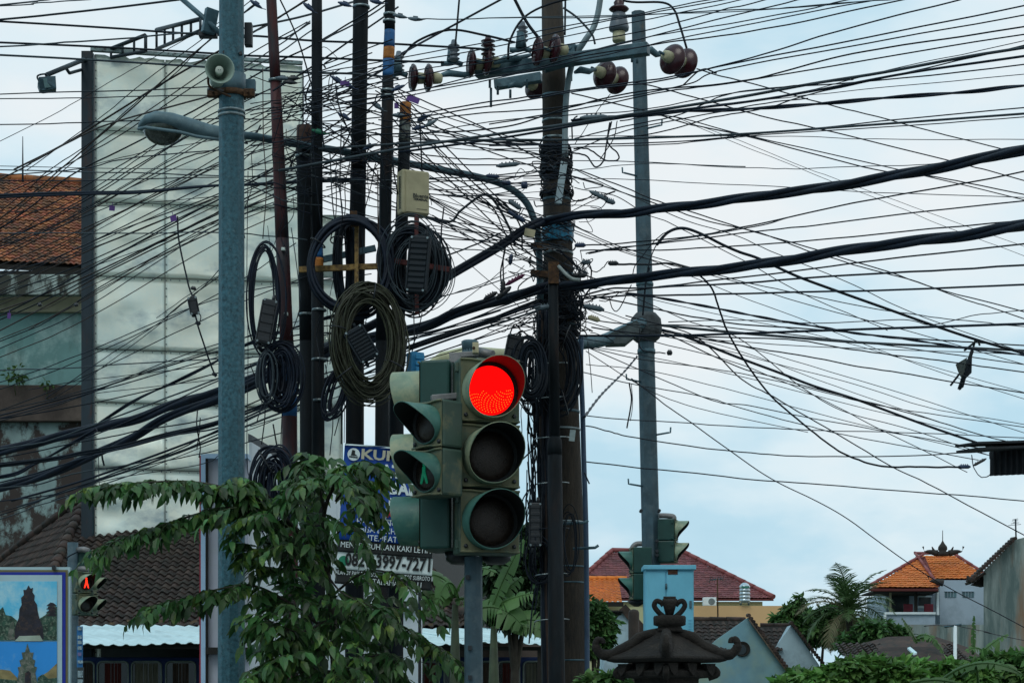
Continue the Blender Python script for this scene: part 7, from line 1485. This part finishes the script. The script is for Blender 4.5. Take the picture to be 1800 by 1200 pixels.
bush('pale grey green bush beside the teal gable bottom', 40, [(1410,1190,30,14),(1390,1200,30,10)], 1800, .13, leaf_bg, 1405, 'shrub', 'shrub')
# coconut palm
def palm(label, x, y, D, fr, L_, base_x):
    t = thing('coconut_palm', (P(base_x, 0, D).x, D, 0), label, 'palm tree'); c = P(x, y, D); b_ = Vector((P(base_x, 0, D).x, D, 0)); MB().tube(catmull([b_, b_.lerp(c, .5)+Vector((.1, 0, 0)), c], 8), [.2-.006*i for i in range(17)], 10).build('trunk', bark, t)
    for k in range(fr):
        a_ = 2*PI*k/fr*1.0+random.uniform(-.2, .2); el_ = [1.45, .9, .55, 1.15, .25, .7, -.05, 1.3][k % 8]; ln = L_*random.uniform(.85, 1.15); pts = []; q = c.copy(); e2 = el_
        for i in range(12): pts.append(q.copy()); q = q+Vector((math.cos(a_)*math.cos(e2), math.sin(a_)*math.cos(e2), math.sin(e2)))*ln/11; e2 -= .13+.05*(1.2-el_)
        mb = MB(); mb.tube(pts, [.03-.002*i for i in range(12)], 5)
        for i in range(1, 11):
            for j in range(3):
                q0 = pts[i].lerp(pts[i+1 if i < 11 else i], j/3) if i < 11 else pts[i]; tn = (pts[min(i+1, 11)]-pts[i-1]).normalized(); sd_ = tn.cross(Vector((0, 0, 1))); sd_ = sd_.normalized() if sd_.length > .05 else Vector((1, 0, 0))
                for s_ in (-1, 1):
                    ll = ln*.30*math.sin(PI*min(1, (i+j/3)/11*.9+.12)); tip = q0+(sd_*s_*.75+tn*.65).normalized()*ll+Vector((0, 0, -ll*random.uniform(.0, .35))); md_ = q0.lerp(tip, .5)+Vector((0, 0, ll*.1)); wv_ = tn*.022
                    mb.add([q0-wv_, q0+wv_, md_+wv_, tip, md_-wv_], [(0, 1, 2, 4), (4, 2, 3)])
        mb.build('frond', palmd if el_ < 0 or k % 9 == 4 else palmg, t)
    return t
random.seed(3)
palm('coconut palm with spiky fronds left of the orange roofed villa', 1492, 1078, 64, 24, 1.95, 1500)
# banana plants
def banana_leaf(par, base, d0, L_, W_, droop, roll=0., tears=6, name='leaf', m=None):
    q = Vector(base); d = Vector(d0).normalized(); n_ = 14; pts = []; ds = []
    for i in range(n_+1):
        pts.append(q.copy()); ds.append(d.copy()); q = q+d*L_/n_; d = (d+Vector((0, 0, -droop/n_))).normalized()
    mb = MB(); mb.tube(pts, [.022*(1-.8*i/n_)+.002 for i in range(n_+1)], 6)
    for s_ in (-1, 1):
        cut = set(random.sample(range(2, n_), min(tears, n_-2)))
        for i in range(n_):
            def edge(j, sh=0.):
                t = j/n_; w_ = W_*math.sin(PI*min(1, t*.86+.10))**.6; sd_ = ds[j].cross(Vector((0, 0, 1))).normalized(); sd_ = Matrix.Rotation(roll, 3, ds[j]) @ sd_; return pts[j]+sd_*s_*w_+Vector((0, 0, -.28*w_))+ds[j]*(W_*.15+sh)
            e0 = edge(i, .02 if i in cut else 0); e1 = edge(i+1, -.03 if i+1 in cut else 0)
            if i in cut: e0 = e0+Vector((0, 0, -.05*random.random()*W_*4))
            mid0 = pts[i].lerp(e0, .5)+Vector((0, 0, .05*W_)); mid1 = pts[i+1].lerp(e1, .5)+Vector((0, 0, .05*W_))
            mb.add([pts[i], pts[i+1], mid1, e1, e0, mid0], [(0, 1, 2, 5), (5, 2, 3, 4)], True)
    return mb.build(name, m or banm, par)
def banana(label, x, D, leaves, stem_y, ht=None):
    t = thing('banana_plant', (P(x, 0, D).x, D, 0), label, 'banana plant'); c = P(x, stem_y, D); MB().tube([(c.x, D, 0), (c.x, D, c.z*.6), c], [.12, .10, .05], 10).build('stem', mat('banana_stem_%d' % int(x), (.045, .06, .03), .7, 0, .3, 4), t)
    for (bx, by, dx, dz, dy, L_, W_, dr) in leaves: banana_leaf(t, P(bx, by, D), (dx, dy, dz), px(L_, D), px(W_, D), dr, (1 if dx > 0 else -1)*random.uniform(.7, 1.2)*(1 if D < 40 else .8))
    return t
random.seed(8)
banana('tall banana plant hanging torn leaves left of the main traffic light post', 800, 33, [(800,1050,-.35,1,-.1,110,20,3.0), (800,1050,.30,1,-.2,110,16,2.4), (795,1055,-.7,.5,-.2,80,22,1.6), (805,1050,-.2,.9,-.4,100,18,3.4), (800,1055,.7,.3,-.3,60,18,1.5), (790,1050,-.8,.2,-.3,60,22,1.8)], 1062)
banana('broad leaved banana plant between traffic light post and concrete pole', 868, 32, [(858,1072,.85,.55,-.1,84,21,.5), (838,1070,.9,.30,-.2,92,30,1.5), (892,1100,.85,.55,-.1,90,27,1.5), (858,1085,.36,1,-.1,150,16,.5), (900,1104,.9,.12,-.2,80,16,.6), (872,1062,.5,.9,.2,70,16,.8)], 1100)
banana('banana plant with one upright leaf below the villa balcony', 1600, 56, [(1612,1130,-.5,.95,-.1,52,8,.3), (1610,1125,.8,.5,-.2,60,9,2.4), (1610,1120,.5,.4,-.3,44,9,2.0)], 1135)
banana('banana plant with a yellowish upright leaf in front of the stained garden wall', 1712, 50, [(1710,1150,.03,1,0,68,6,.1), (1722,1150,.7,.75,-.1,60,9,.5), (1730,1145,-.5,.4,-.2,40,8,1.4)], 1155)
banana('banana plant arching its long leaf over the lower right corner', 1700, 27, [(1690,1190,.4,.45,-.3,120,9,1.6), (1650,1200,.6,.6,-.3,150,10,1.4), (1600,1200,.9,.25,-.2,120,8,.9), (1720,1210,-.1,.9,-.2,60,8,.6)], 1205)
